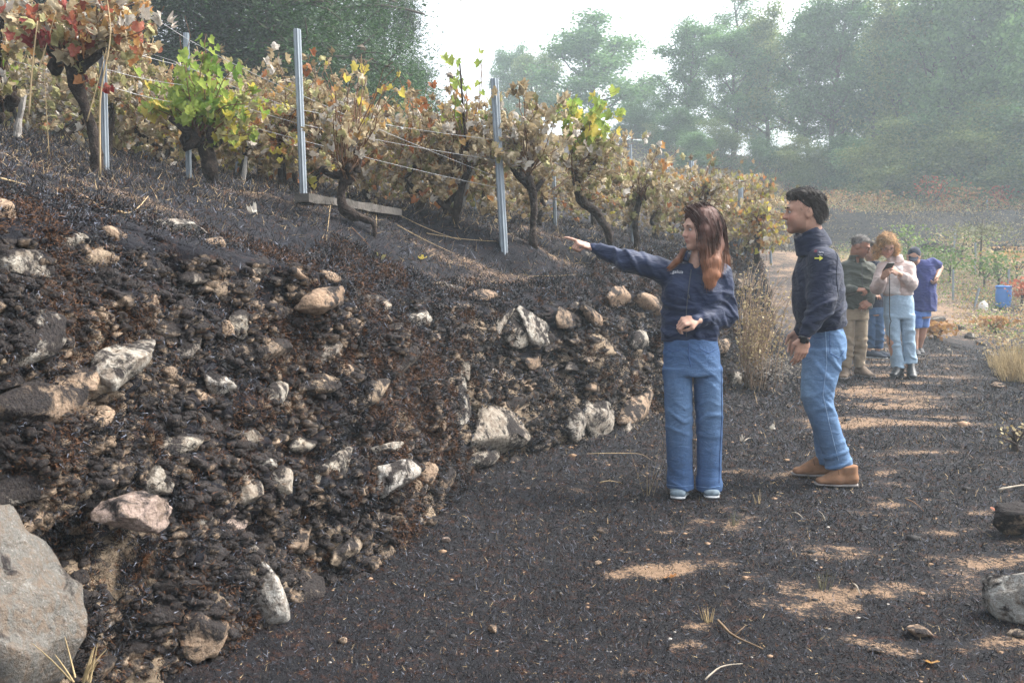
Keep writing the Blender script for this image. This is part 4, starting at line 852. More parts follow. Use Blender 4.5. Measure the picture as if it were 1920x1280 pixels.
for (Yr, p0, p1, step, lab) in [(9.8, 560, 1300, 210, 'tan vine close behind the front row,'), (8.9, 215, 860, 88, 'low scorched vine behind the front row,'), (10.6, -40, 980, 100, 'brown vine of the second row,'), (12.4, 60, 1300, 92, 'dried brown vine of the third row,'), (14.6, 420, 1420, 84, 'dried vine of the fourth row,'), (17.5, 700, 1450, 70, 'small dried vine of the farthest row,')]:
    px = p0
    while px < p1:
        Y = Yr+rw.uniform(-.35, .35)+(px-600)*.0008; X = (px-960)/FPX*Y; s_, n_ = to_sn(X, Y)
        if n_[0] > .9:
            lm_ = min(LANDM, key=lambda q: abs(q[0]-px)); side = 'left of' if px < lm_[0]-14 else 'right of' if px > lm_[0]+14 else 'behind'; L3 = f'{lab} {side} {lm_[1]}'
            back_vine(X, Y, rw.randrange(5), L3, 'scorched vines in the rows behind', rw.uniform(.75, 1.0))
        px += step*rw.uniform(.8, 1.2)
for X, Y, lab in [(3.3, 14.2, 'yellowing vine hanging over the wall corner left of the tall man'), (2.5, 13.0, 'brown vine between the woman and the wall corner'), (3.9, 16.5, 'pale brown vine at the terrace edge behind the tall man'), (4.35, 18.5, 'yellow leaved vine far back at the terrace edge'), (3.5, 15.3, 'yellowing low vine between corner vine and tall man')]:
    s_, n_ = to_sn(X, Y); back_vine(X, Y, 4 if 'yellow' in lab else 0, lab, 'vines at the wall corner', .95)
# ---- fluted steel stakes
def stake_mesh(r=.036, L=1.5):
    n = 28; a = np.linspace(-2.6, 2.6, n); rr = r*(1+.16*np.cos(a*7)); x = np.sin(a)*rr; y = -np.cos(a)*rr*.75; o_ = np.stack([x, y], -1); i_ = o_*.86
    ring = np.vstack([o_, i_[::-1]]); m = len(ring); zs = np.linspace(0, L, 9)
    V = np.concatenate([np.column_stack([ring, np.full(m, z)]) for z in zs]); i = np.arange(m*len(zs)).reshape(len(zs), m)
    F = np.stack([i[:-1], np.roll(i, -1, 1)[:-1], np.roll(i, -1, 1)[1:], i[1:]], -1).reshape(-1, 4)
    t = i[-1]; cap = np.stack([t[:n-1], t[1:n], t[::-1][1:n], t[::-1][:n-1]], -1)
    return mesh_np('steel_profile', V, np.vstack([F, cap]), [M_zinc], False)
SM = stake_mesh()
SG = 'fluted grey steel stakes of the vineyard'
STK = [(198, 316, 192, 78, 6.6, 12, 'grey steel stake right behind the black gnarled trunk'), (354, 336, 349, 62, 7.5, 10, 'grey steel stake standing in the green vine'), (569, 366, 557, 55, 7.6, 15, 'tallest clear grey steel stake at the left end of the grey plank'),
       (945, 460, 927, 148, 8.4, 17, 'thick fluted steel stake in front of the brown leaved vine'), (1041, 427, 1036, 250, 10.6, 9, 'steel stake whose foot shows between two front vine trunks'), (1187, 452, 1180, 270, 10.8, 10, 'steel stake above the pointing arm'),
       (1299, 440, 1296, 302, 12., 10, 'steel stake rising above the brown vine behind the woman'), (1390, 440, 1389, 338, 13., 9, 'steel stake just left of the man above the vines'), (1446, 430, 1438, 366, 15, 6, 'thin leaning steel stake near the man\'s forehead'), (446, 325, 443, 272, 9.4, 8, 'short steel stake below the green vine'),
       (795, 395, 790, 300, 10.4, 8, 'steel stake in the second row left of the split post'), (892, 402, 888, 330, 11, 7, 'steel stake just right of the split white post'), (808, 400, 806, 290, 12, 7, 'distant steel stake in the third row')]
for (px, py, qx, qy, Y, w, lab) in STK:
    b = at(px, py, Y); b.z = min(b.z, tz(b.x, b.y)); t_ = at(qx, qy, Y+.02); L = (t_-b).length
    o = empty('vineyard_stake', b, lab, 'stake', SG); q = link('post', SM, o); d = (t_-b).normalized(); o.rotation_euler = d.to_track_quat('Z', 'Y').to_euler(); k = w*Y/FPX/.072
    q.location = (0, 0, -.15); q.scale = (k, k, (L+.15)/1.5); q.rotation_euler = (0, 0, random.uniform(-.5, .5)+math.pi)
# stakes of the lower field and meadow
for i, (px, py, top, Y, lean, lab) in enumerate([(1787, 560, 505, 23.5, 0, 'thin stake in the lower field left of the leaning one'), (1826, 566, 540, 22.5, 10, 'thin leaning stake left of the blue barrel'), (1829, 495, 455, 27, 0, 'thin pale stake under the young flat topped tree'), (1888, 540, 505, 24, 4, 'stake behind the blue barrel'), (1790, 460, 430, 29, 0, 'thin stake before the far burnt bank'), (1851, 410, 375, 36.5, 0, 'thin pale stake on the meadow above the far bank')]):
    b = at(px, py, Y); b.z = min(b.z, gz(b.x, b.y))-.02; t_ = at(px+lean, top, Y); o = empty('vineyard_stake', b, lab, 'stake', 'thin stakes beyond the path'); q = link('post', SM, o); L = (t_-b).length
    o.rotation_euler = (t_-b).normalized().to_track_quat('Z', 'Y').to_euler(); q.scale = (.8, .8, L/1.5)
# ---- split white posts
def split_post(px, py, qx, qy, Y, w, lab, seed):
    b = at(px, py, Y); t_ = at(qx, qy, Y); r = w*Y/FPX/2; n = 10; q = np.linspace(0, 1, n)[:, None]; b.z -= .06
    P = np.array(b)*(1-q)+np.array(t_)*q; V, F = tube(P, np.linspace(1.05, .75, n)*r, 8, jit=.5, seed=seed); o_ = np.array(b)
    o = tag(link('wooden_post', mesh_np('wooden_post', V-o_, F, [M_wood], False), None, b), lab, 'post')
split_post(866, 372, 880, 306, 8.7, 13, 'split bleached white post leaning beside the forked vine', 2)
split_post(454, 343, 461, 294, 8.2, 9, 'small whitish wooden peg below the green vine', 3)
split_post(30, 240, 44, 178, 6.9, 14, 'bleached split post stump at the far left', 4)
# ---- trellis wires: each wire is one thing
def wire(pts, lab, r=.0019):
    P = [np.array(at(*p)) for p in pts]; out = []
    for a, b in zip(P[:-1], P[1:]): out.append(curve(a, b, -.015, 7)[:-1])
    out.append([P[-1]]); Q = np.vstack(out); o_ = Q[0]
    tag(link('wire', mesh_np('wire', *[x if i == 0 else x for i, x in enumerate(tube(Q-o_, r, 5))], [M_wire]), None, Vector(o_)), lab, 'wire', 'trellis wires of the vineyard')
wire([(-40, -110, 6.5), (192, -40, 6.6), (349, 72, 7.5), (557, 175, 7.6), (927, 330, 8.4)], 'topmost trellis wire running down from the top left above the green vine')
wire([(-40, 32, 6.5), (192, 78, 6.6), (349, 125, 7.5), (557, 205, 7.6), (927, 262, 8.4), (1180, 330, 10.8)], 'trellis wire crossing the black trunk just under its leaves')
wire([(-40, 62, 6.5), (192, 128, 6.6), (349, 160, 7.5), (560, 232, 7.6), (930, 300, 8.4)], 'trellis wire crossing the knotted head of the black trunk')
wire([(-40, 92, 6.5), (193, 158, 6.6), (350, 196, 7.5), (562, 262, 7.6), (933, 352, 8.4)], 'lowest trellis wire through the middle of the green vine')
wire([(280, 100, 9), (660, 215, 9.4), (820, 252, 10), (1036, 300, 10.6)], 'thin wire of the second row against the dark trees')
wire([(300, 150, 9), (660, 240, 9.4), (820, 272, 10), (1036, 330, 10.6)], 'lower thin wire of the second row against the dark trees')
# ---- plank
b0 = at(655, 388, 7.25); pm = MB(); rs = np.random.RandomState(2)
a_, b_ = np.array(at(566, 378, 7.35)), np.array(at(742, 402, 7.2)); 
a_, b_ = (np.array(hit(*q)[0])+[0, 0, .05] for q in ((566, 384), (742, 410)))
q = np.linspace(0, 1, 14)[:, None]; L_ = a_*(1-q)+b_*q; dn = np.array([0, 0, 1.]); sd = np.cross(b_-a_, dn); sd /= np.linalg.norm(sd); rg = []
M_plank = simple('grey_board', (.12, .11, .10), .9, .2, .4, 8, .8, 50, .01)
for k, c in enumerate(L_):
    w, h = .065+.008*rs.randn(), .030+.003*rs.randn(); rg.append([c+sd*w+dn*h, c-sd*w+dn*h, c-sd*w-dn*h, c+sd*w-dn*h])
V = np.array(rg).reshape(-1, 3); i = np.arange(56).reshape(14, 4); F = np.stack([i[:-1], np.roll(i, -1, 1)[:-1], np.roll(i, -1, 1)[1:], i[1:]], -1).reshape(-1, 4); F = np.vstack([F, [i[0]], [i[-1][::-1]]])
tag(link('plank', mesh_np('plank', V-a_, F, [M_plank], False), None, Vector(a_)), 'weathered grey plank lying on the burnt terrace', 'plank')
# ---- dry stalks in front of the black trunk, straws on the slope
M_straw = simple('straw', (.46, .34, .19), .7, .3, .25, 10)
def stalk(pts, r, lab, name='dry_stalk', cat='stalk', grp=None, mat=None):
    Q = np.array([at(*p) for p in pts]); s = np.linspace(0, len(Q)-1, (len(Q)-1)*5+1); P = np.stack([np.interp(s, range(len(Q)), Q[:, c]) for c in range(3)], -1)
    for _ in range(3): P[1:-1] = (P[:-2]+2*P[1:-1]+P[2:])/4
    V, F = tube(P, np.linspace(r, r*.45, len(P)), 6); return tag(link(name, mesh_np(name, V-P[0], F, [mat or M_straw]), None, Vector(P[0])), lab, cat, grp)
stalk([(188, 330, 6.0), (186, 180, 6.0), (205, 90, 6.0), (208, 50, 6.0), (198, -20, 6.0)], .006, 'tall tan stalk bending in front of the steel stake behind the black trunk')
stalk([(54, 215, 6.0), (60, 130, 6.0), (70, 40, 6.0)], .006, 'thick straight tan stalk at the left')
stalk([(68, 145, 6.05), (92, 70, 6.05), (105, 20, 6.05)], .004, 'short slanting tan stalk right of the thick straight one')
stalk([(92, 290, 6.1), (84, 160, 6.1), (80, 60, 6.1)], .003, 'thin reddish hanging stalk')
stalk([(163, 228, 6.0), (185, 150, 6.0), (200, 90, 6.0)], .0035, 'thin tan stalk crossing the black trunk')
def straw(p0, p1, r=.003, bend=.02, i=0, lab='', name='straw', cat='straw', Yoff=0, mat=None, lift=.012):
    P = []
    for t in np.linspace(0, 1, 9):
        px, py = p0[0]+(p1[0]-p0[0])*t, p0[1]+(p1[1]-p0[1])*t+math.sin(t*3.14)*bend; h = hit(px, py)
        if h is None or (py > 560 and False): continue
        P.append(np.array(h[0])+[0, 0, lift])
    if len(P) < 3: return
    P = np.array(P); P[1:-1] = (P[:-2]+2*P[1:-1]+P[2:])/4
    V, F = tube(P, np.linspace(r, r*.5, len(P)), 5); return tag(link(name, mesh_np(name, V-P[0], F, [mat or M_straw]), None, Vector(P[0])), lab, cat, 'long straws lying on the burnt terrace')
straw((160, 378), (232, 403), .004, 4, 0, 'left half of the curved straw loop above the grey slab'); straw((218, 402), (278, 372), .004, 16, 0, 'right half of the curved straw loop above the grey slab')
straw((0, 340), (48, 352), .004, 0, 0, 'straw at the left edge of the slope'); straw((742, 402), (860, 452), .004, 4, 0, 'long straw running from the end of the plank'); straw((745, 425), (852, 478), .004, 2, 0, 'second long straw below the plank end'); straw((800, 440), (930, 455), .0035, 3, 0, 'straw pointing at the thick fluted stake')
straw((620, 385), (612, 455), .003, 0, 0, 'thin upright straw before the plank'); straw((705, 350), (706, 432), .003, 0, 0, 'thin straw hanging beside the elbow shaped trunk'); straw((660, 430), (720, 500), .0035, -4, 0, 'reddish twig running down the slope', mat=M_cane); straw((1000, 520), (1100, 515), .003, 2, 0, 'thin straw near the crest before the hand')
# ================================================================== people (signed distance modelling -> surface nets)
def nrm(v): v = np.asarray(v, float); return v/(np.linalg.norm(v)+1e-12)
class Sdf:
    def __init__(s, h): s.h = h; s.pr = []; s.wr = []
    def _add(s, f, lo, hi, k, sub=False): s.pr.append((f, np.asarray(lo, float), np.asarray(hi, float), k, sub))
    def cap(s, a, b, ra, rb, k=.02, sub=False):
        a, b = np.array(a, float), np.array(b, float); ab = b-a; L2 = ab@ab+1e-12; m = max(ra, rb)
        def f(X, Y, Z):
            t = np.clip(((X-a[0])*ab[0]+(Y-a[1])*ab[1]+(Z-a[2])*ab[2])/L2, 0, 1)
            return np.sqrt((X-a[0]-ab[0]*t)**2+(Y-a[1]-ab[1]*t)**2+(Z-a[2]-ab[2]*t)**2)-(ra+(rb-ra)*t)
        s._add(f, np.minimum(a, b)-m, np.maximum(a, b)+m, k, sub); return s
    def tube(s, a, b, A, Bs, wdir, k=.02, end=None, sub=False):
        """elliptical tube; A=(half width along wdir, half depth) at a, Bs at b"""
        a, b = np.array(a, float), np.array(b, float); ab = b-a; L = np.linalg.norm(ab); w = ab/L; u = np.array(wdir, float); u = nrm(u-w*(u@w)); v = np.cross(w, u); m = max(*A, *Bs)
        def f(X, Y, Z):
            dx, dy, dz = X-a[0], Y-a[1], Z-a[2]; q = dx*w[0]+dy*w[1]+dz*w[2]; t = np.clip(q/L, 0, 1); qw = q-t*L
            qu = dx*u[0]+dy*u[1]+dz*u[2]; qv = dx*v[0]+dy*v[1]+dz*v[2]; W = A[0]+(Bs[0]-A[0])*t; Dp = A[1]+(Bs[1]-A[1])*t; mn = np.minimum(W, Dp); e = end if end else mn
            return (np.sqrt((qu/W)**2+(qv/Dp)**2+(qw/e)**2)-1)*mn
        s._add(f, np.minimum(a, b)-m, np.maximum(a, b)+m, k, sub); return s
    def ell(s, c, r, R=None, k=.02, sub=False):
        c = np.array(c, float); r = np.array(r, float); R = np.eye(3) if R is None else np.array(R); m = r.max()
        def f(X, Y, Z):
            dx, dy, dz = X-c[0], Y-c[1], Z-c[2]; q = [dx*R[0, i]+dy*R[1, i]+dz*R[2, i] for i in range(3)]
            return (np.sqrt((q[0]/r[0])**2+(q[1]/r[1])**2+(q[2]/r[2])**2)-1)*r.min()
        s._add(f, c-m, c+m, k, sub); return s
    def loft(s, rings, wdir, k=.02, end=.02):
        """one smooth vertical loft through elliptical rings (centre, (half width, half depth))"""
        C = np.array([r[0] for r in rings], float); H = np.array([r[1] for r in rings], float); o = np.argsort(C[:, 2]); C, H = C[o], H[o]; z0, z1 = C[0, 2], C[-1, 2]
        zz = np.linspace(z0, z1, 120); T = np.stack([np.interp(zz, C[:, 2], C[:, i]) for i in (0, 1)]+[np.interp(zz, C[:, 2], H[:, i]) for i in (0, 1)]); w = max(3, int(120/len(C)*.8)) | 1; kr = np.hanning(w+2)[1:-1]; kr /= kr.sum()
        T = np.stack([np.convolve(np.pad(t, w//2, mode='reflect', reflect_type='odd'), kr, 'valid') for t in T]); u = nrm(np.array(wdir, float)); v = np.array([-u[1], u[0], 0]); m = H.max(); e = min(end, .03)
        def f(X, Y, Z):
            Zc = np.clip(Z, z0, z1)[0, 0]; cx, cy, W, Dp = (np.interp(Zc, zz, t)[None, None, :] for t in T); dx, dy = X-cx, Y-cy; qu = dx*u[0]+dy*u[1]; qv = dx*v[0]+dy*v[1]
            d = (np.sqrt((qu/W)**2+(qv/Dp)**2)-1)*np.minimum(W, Dp); dz = np.abs(Z-(z0+z1)/2)-(z1-z0)/2-e*.5; hh = np.maximum(e-np.abs(d-dz), 0)/e; return np.maximum(d, dz)+hh*hh*e*.25
        s._add(f, [C[:, 0].min()-m, C[:, 1].min()-m, z0-e], [C[:, 0].max()+m, C[:, 1].max()+m, z1+e], k); return s
    def plane_cut(s, p, n, k=.004):     # remove everything on the +n side
        p = np.array(p, float); n = nrm(n); s._add(lambda X, Y, Z: -((X-p[0])*n[0]+(Y-p[1])*n[1]+(Z-p[2])*n[2]), [-9]*3, [9]*3, k, True); return s
    def build(s):
        h = s.h; add = [p for p in s.pr if not p[4]]; lo = np.min([p[1] for p in add], 0)-3*h; hi = np.max([p[2] for p in add], 0)+3*h
        n = np.ceil((hi-lo)/h).astype(int)+1; F = np.full(n, .3, f4)
        ax = [lo[i]+np.arange(n[i])*h for i in range(3)]
        for f, l, u, k, sub in s.pr:
            pad = k+3*h; i0 = np.maximum(((l-pad-lo)/h).astype(int), 0); i1 = np.minimum(((u+pad-lo)/h).astype(int)+2, n)
            if (i1 <= i0).any(): continue
            X = ax[0][i0[0]:i1[0], None, None].astype(f4); Y = ax[1][None, i0[1]:i1[1], None].astype(f4); Z = ax[2][None, None, i0[2]:i1[2]].astype(f4)
            d = f(X, Y, Z).astype(f4); G = F[i0[0]:i1[0], i0[1]:i1[1], i0[2]:i1[2]]
            if sub: d = -d; hh = np.maximum(k-np.abs(G-d), 0)/k; G[...] = np.maximum(G, d)+hh*hh*k*.25
            else: hh = np.maximum(k-np.abs(G-d), 0)/k; G[...] = np.minimum(G, d)-hh*hh*k*.25
        for w in s.wr:
            idx = np.nonzero(np.abs(F) < .025); P = np.stack([ax[i][idx[i]] for i in range(3)], -1).astype(f4); F[idx] -= w(P).astype(f4)
        return surfnets(F, lo, h)
def surfnets(F, lo, h):
    S = F < 0; nx, ny, nz = F.shape; c = np.zeros((nx-1, ny-1, nz-1), np.int8)
    for a in (0, 1):
        for b in (0, 1):
            for d in (0, 1): c += S[a:nx-1+a, b:ny-1+b, d:nz-1+d]
    act = (c > 0) & (c < 8); ac = np.argwhere(act); idx = np.full(act.shape, -1, np.int32); idx[tuple(ac.T)] = np.arange(len(ac))
    cor = np.array([(a, b, d) for a in (0, 1) for b in (0, 1) for d in (0, 1)]); vals = np.stack([F[tuple((ac+q).T)] for q in cor], -1)
    acc = np.zeros((len(ac), 3)); cn = np.zeros(len(ac))
    for i in range(8):
        for j in range(i+1, 8):
            if np.abs(cor[i]-cor[j]).sum() != 1: continue
            a, b = vals[:, i], vals[:, j]; m = (a < 0) != (b < 0); t = np.where(m, a/np.where(m, a-b, 1), 0); p = cor[i]+t[:, None]*(cor[j]-cor[i]); acc += p*m[:, None]; cn += m
    V = lo+(ac+acc/cn[:, None])*h; Fs = []
    for ax in range(3):
        A = [slice(1, -1)]*3; s0 = [slice(1, -1)]*3; s1 = [slice(1, -1)]*3; s0[ax] = slice(0, -1); s1[ax] = slice(1, None)
        a, b = S[tuple(s0)], S[tuple(s1)]; e = np.argwhere(a != b); sg = a[tuple(e.T)]
        base = e+1; base[:, ax] -= 1; u, v = [(1, 2), (2, 0), (0, 1)][ax]; q = []
        for du, dv in ((1, 1), (0, 1), (0, 0), (1, 0)):
            k = base.copy(); k[:, u] -= du; k[:, v] -= dv; q.append(idx[tuple(k.T)])
        Q = np.stack(q, -1); Q = np.where(sg[:, None], Q, Q[:, ::-1]); Fs.append(Q[(Q >= 0).all(1)])
    return V, np.vstack(Fs)
def vnormals(V, F):
    n = np.cross(V[F[:, 2]]-V[F[:, 0]], V[F[:, 3]]-V[F[:, 1]]); N = np.zeros_like(V)
    for i in range(4): np.add.at(N, F[:, i], n)
    return N/(np.linalg.norm(N, axis=1)[:, None]+1e-12)
def smoothv(V, F, it=2):
    for _ in range(it):
        A = np.zeros_like(V); c = np.zeros(len(V))
        for i in range(4):
            j = (i+1) % 4; np.add.at(A, F[:, i], V[F[:, j]]); np.add.at(A, F[:, j], V[F[:, i]]); np.add.at(c, F[:, i], 1); np.add.at(c, F[:, j], 1)
        V = V*.4+A/c[:, None]*.6
    return V
# ---- materials
def skin_mat():
    t = NT('skin'); g = t.coord('World'); c = t.mix(t.ramp(t.noise(60, 4, .6, g), [(.35, 0.), (.65, .25)]), t.attr('col', 'Color'), (.30, .13, .09)); t.base(c, .5, .35)
    t.b.inputs['Subsurface Weight'].default_value = .12; t.b.inputs['Subsurface Radius'].default_value = (.012, .005, .003); t.b.inputs['Subsurface Scale'].default_value = 1.; t.bump(t.noise(350, 2, .6, g), .15, .002); return t.m
def cloth_mat(name, col, rough=.85, weave=900, var=.18, spec=.15, sheen=.2, use_attr=False):
    t = NT(name); g = t.coord('World'); n = t.noise(9, 4, .6, g); lo, hi = tuple(c*(1-var) for c in col), tuple(min(1, c*(1+var)) for c in col)
    c = t.ramp(n, [(.3, lo), (.7, hi)])
    if use_attr: c = t.mix(1., c, t.attr('col', 'Color'), 'MULTIPLY')
    t.base(c, rough, spec); t.b.inputs['Sheen Weight'].default_value = sheen; mp = t.n('ShaderNodeMapping'); mp.inputs['Rotation'].default_value = (.5, .3, .4); mp.inputs['Scale'].default_value = (1, 1, 2.6); t.L.new(g, mp.inputs[0]); cr = t.noise(9, 3, .5, mp.outputs[0], 1.2); t.bump(t.math('ADD', t.math('MULTIPLY', t.noise(weave, 2, .5, g), .02), cr), .45, .035); return t.m
def denim_mat(name, col):
    t = NT(name); g = t.coord('World'); n = t.noise(22, 5, .65, g); m = t.n('ShaderNodeMapping'); m.inputs['Scale'].default_value = (1, 1, .12); t.L.new(g, m.inputs[0]); f = t.noise(420, 3, .7, m.outputs[0])
    c = t.ramp(t.math('ADD', t.math('MULTIPLY', n, .5), t.math('MULTIPLY', f, .5)), [(.32, tuple(x*.72 for x in col)), (.55, col), (.75, tuple(min(1, x*1.35+.02) for x in col))])
    c = t.mix(1., c, t.attr('col', 'Color'), 'MULTIPLY'); t.base(c, .9, .15); mp = t.n('ShaderNodeMapping'); mp.inputs['Rotation'].default_value = (.25, .35, 0); mp.inputs['Scale'].default_value = (1, 1, 2.2); t.L.new(g, mp.inputs[0]); cr = t.noise(11, 4, .55, mp.outputs[0], 1.5); t.bump(t.math('ADD', t.math('MULTIPLY', f, .03), cr), .35, .03); return t.m
M_skin = skin_mat()
M_navy = cloth_mat('navy_softshell', (.013, .024, .066), .62, spec=.3, sheen=.1); M_navyrib = cloth_mat('navy_ribbing', (.010, .015, .034), .85); M_navyman = cloth_mat('dark_navy_softshell', (.010, .016, .042), .7, spec=.25, sheen=.1)
M_dn1 = denim_mat('mid_blue_denim', (.065, .125, .26)); M_dn2 = denim_mat('light_blue_denim', (.13, .22, .37)); M_dn3 = denim_mat('pale_blue_denim', (.34, .46, .58)); M_dn4 = denim_mat('dark_blue_denim', (.06, .11, .2))
M_kh = cloth_mat('khaki_cotton', (.30, .235, .165), use_attr=True); M_gj = cloth_mat('grey_green_softshell', (.072, .080, .068), .8); M_pk = cloth_mat('pale_pink_corduroy', (.56, .45, .42), .9); M_wt = cloth_mat('white_cotton', (.6, .58, .58)); M_pb = cloth_mat('violet_blue_jersey', (.035, .045, .17), .9); M_bs = cloth_mat('bright_blue_shorts', (.10, .20, .50), .8)
M_ol = cloth_mat('olive_shirt', (.07, .07, .05)); M_tan = simple('tan_suede', (.25, .135, .078), .9, .15, .2, 25, .3, 300, .002); M_sole = simple('grey_rubber_sole', (.22, .2, .19), .8, .2, .15, 30); M_grsh = simple('grey_mesh_sneaker', (.17, .22, .26), .8, .2, .25, 60, .4, 500, .002); M_solew = simple('light_rubber_sole', (.40, .42, .44), .7, .3, .1, 30)
M_brn = simple('brown_hiking_leather', (.17, .13, .10), .85, .2, .2, 40); M_blk = simple('black_leather', (.02, .024, .03), .45, .5, .2, 20); M_lace = simple('lace', (.12, .06, .03), .8, .2); M_dkrub = simple('dark_rubber', (.03, .03, .035), .6, .3); M_met = simple('dark_metal', (.06, .06, .065), .3, .6)
M_glass = simple('watch_glass', (.01, .01, .012), .08, .8); M_eye = simple('eye_white', (.36, .31, .29), .3, .5, .05); M_iris = simple('dark_iris', (.03, .018, .012), .2, .6); M_prw = simple('white_print', (.75, .76, .8), .7, .2, .03); M_pry = simple('yellow_print', (.80, .78, .12), .7, .2, .03); M_prr = simple('dark_red_print', (.30, .03, .05), .7, .2, .05)
def hair_mat(name, rough=.62):
    t = NT(name); g = t.coord('World'); c = t.attr('col', 'Color'); isl = t.n('ShaderNodeNewGeometry').outputs['Random Per Island']; c = t.mix(1., c, t.ramp(isl, [(0, .45), (1, (1.7, 1.6, 1.5))]), 'MULTIPLY'); t.base(c, rough, .25); return t.m
M_hair = hair_mat('hair')
SK = {'f': (.56, .345, .26), 'm': (.50, .29, .205), 'm2': (.33, .165, .11), 'b': (.52, .31, .225)}
# ---- anatomical builders
def frame(fwd, up):
    f = nrm(fwd); u = nrm(np.array(up, float)-f*(np.dot(up, f))); r = np.cross(f, u); return np.stack([r, f, u], 1)    # columns: right, forward, up
def head(S, c, fwd, up, s=1., male=False):
    M = frame(fwd, up); L = lambda x, y, z: np.array(c)+M@(np.array([x, y, z])*s)
    e = lambda p, r, k=.02, sub=False: S.ell(L(*p), np.array(r)*s, M, k*s, sub)
    e((0, -.014, .038), (.074, .094, .083)); e((0, .012, -.005), (.068, .076, .09), .03)
    e((0, .034, -.052), (.054 if not male else .06, .054, .056), .03); e((0, .072, -.092 if not male else -.096), (.024 if not male else .03, .02, .019), .02)
    S.cap(L(0, .090, .018), L(0, .104 if not male else .108, -.018), .0075*s, .011*s, .012*s); e((0, .104, -.024), (.015, .012, .009), .01); 
    S.cap(L(-.034, .080, .030), L(.034, .080, .030), .013*s, .013*s, .016*s)
    for x in (-1, 1):
        e((x*.030, .100, .008), (.017, .014, .012), .012, True); e((x*.036, .062, -.026), (.024, .02, .024), .02); e((x*.0775, -.014, -.002), (.011, .020, .032), .005); e((x*.088, -.010, .0), (.006, .009, .017), .004, True); e((x*.046, .012, -.06), (.02, .04, .03), .02)
    e((0, .089, -.050), (.022, .010, .0065), .006); e((0, .087, -.061), (.019, .010, .0065), .006); S.cap(L(-.018, .0985, -.0555), L(.018, .0985, -.0555), .0022*s, .0022*s, .004*s, True)
    return M, L
def skin_colors(V, heads, base, male=False):
    col = np.tile(np.array(base), (len(V), 1))
    for (M, c, s) in heads:
        q = ((V-np.array(c))@M)/s; x, y, z = q.T
        lip = np.exp(-((x/.02)**2)**2-((z+.0555)/.0095)**2)*(y > .075); col = col*(1-lip[:, None]*.75)+np.array((.36, .12, .11) if not male else (.30, .14, .11))*lip[:, None]*.75
        ck = np.exp(-((np.abs(x)-.042)/.02)**2-((z+.025)/.025)**2)*(y > .03); col *= 1-ck[:, None]*np.array([.0, .16, .14])
        so = np.exp(-((np.abs(x)-.03)/.02)**2-((z-.010)/.014)**2)*(y > .06); col *= 1-so[:, None]*.28
        nosetip = np.exp(-(x/.016)**2-((z+.02)/.014)**2)*(y > .09); col *= 1-nosetip[:, None]*np.array([0, .12, .1])
        if male: st = sstep(-.02, -.06, z)*(y > .0)*sstep(-.14, -.10, z); col = col*(1-.30*st[:, None])
    return col
def eyes(L, M, s, parent, off, male, browcol):
    for x in (-1, 1):
        mb = MB(); V, F = lathe([(0.0001, -.011), (.006, -.0095), (.0098, -.005), (.011, 0), (.0098, .005), (.006, .0095), (.0001, .011)], 14)
        V = np.stack([V[:, 0], V[:, 2], V[:, 1]], -1); y = V[:, 1]
        mb.add((V*s)@M.T+L(x*.030, .0795, .009), [F], 0); mi = L(x*.030, .0886, .009)
        V2, F2 = lathe([(0.0001, .0035), (.003, .003), (.0052, .0)], 12); V2 = np.stack([V2[:, 0], V2[:, 2], V2[:, 1]], -1); mb.add((V2*s)@M.T+mi, [F2], 1)
        link('eye', mb.mesh('eye', [M_eye, M_iris], off=off), parent, (0, 0, 0))
        mb = MB(); P = np.array([L(x*.016, .096, .030), L(x*.030, .097, .0355), L(x*.047, .086, .031)]); s5 = np.linspace(0, 2, 7); P = np.stack([np.interp(s5, range(3), P[:, c]) for c in range(3)], -1)
        mb.tube(P, np.array([.0022, .0034, .0036, .0034, .003, .0024, .0014])*s*(1.15 if male else .9), 6, mi=0); link('eyebrow', mb.mesh('eyebrow', [browcol], off=off), parent, (0, 0, 0))
def hand(S, wrist, fwd, back, thumb, curls, s=1., k=.006, spread=.10, thumbcurl=.4):
    """wrist point; fwd towards fingers; back = normal of the back of the hand; thumb = +1/-1 side along right vector"""
    M = frame(fwd, back); r, f, u = M[:, 0]*thumb, M[:, 1], M[:, 2]; w = np.array(wrist, float)
    S.tube(w-f*.02*s, w+f*.045*s, (.026*s, .018*s), (.040*s, .0145*s), r, .012, .012); S.tube(w+f*.03*s, w+f*.085*s, (.038*s, .015*s), (.041*s, .012*s), r, .012, .012)
    base = [(.030, .088), (.010, .094), (-.011, .089), (-.030, .078)]; Ls = [(.040, .025, .021), (.045, .029, .022), (.041, .026, .021), (.032, .020, .019)]
    for i, ((x, y), (a, b, c)) in enumerate(zip(base, Ls)):
        p = w+r*x*s+f*y*s; d = nrm(f+r*spread*(1.2-i*.8)*.5); p0 = w+r*x*.8*s+f*.05*s; S.cap(p0, p, .011*s, .0095*s, k); ang = 0; cu = curls[i]
        for seg, L_, ra, rb in ((0, a, .0095, .0088), (1, b, .0086, .0078), (2, c, .0078, .0062)):
            ang += cu*(1.15 if seg == 0 else 1.35 if seg == 1 else .8); dd = nrm(d*math.cos(ang)-u*math.sin(ang)); q = p+dd*L_*s; S.cap(p, q, ra*s, rb*s, k if seg else .004); p = q
    t0 = w+r*.022*s+f*.018*s-u*.004*s; d1 = nrm(r*.75+f*.75-u*.25); t1 = t0+d1*.042*s; d2 = nrm(f*(1-thumbcurl*.4)+r*(.45-thumbcurl*.7)-u*.35*(thumbcurl+.3)); t2 = t1+d2*.033*s; d3 = nrm(d2-r*thumbcurl*.5); t3 = t2+d3*.026*s
    S.cap(t0, t1, .0155*s, .0115*s, .01); S.cap(t1, t2, .0112*s, .0098*s, .005); S.cap(t2, t3, .0096*s, .0072*s, .004)
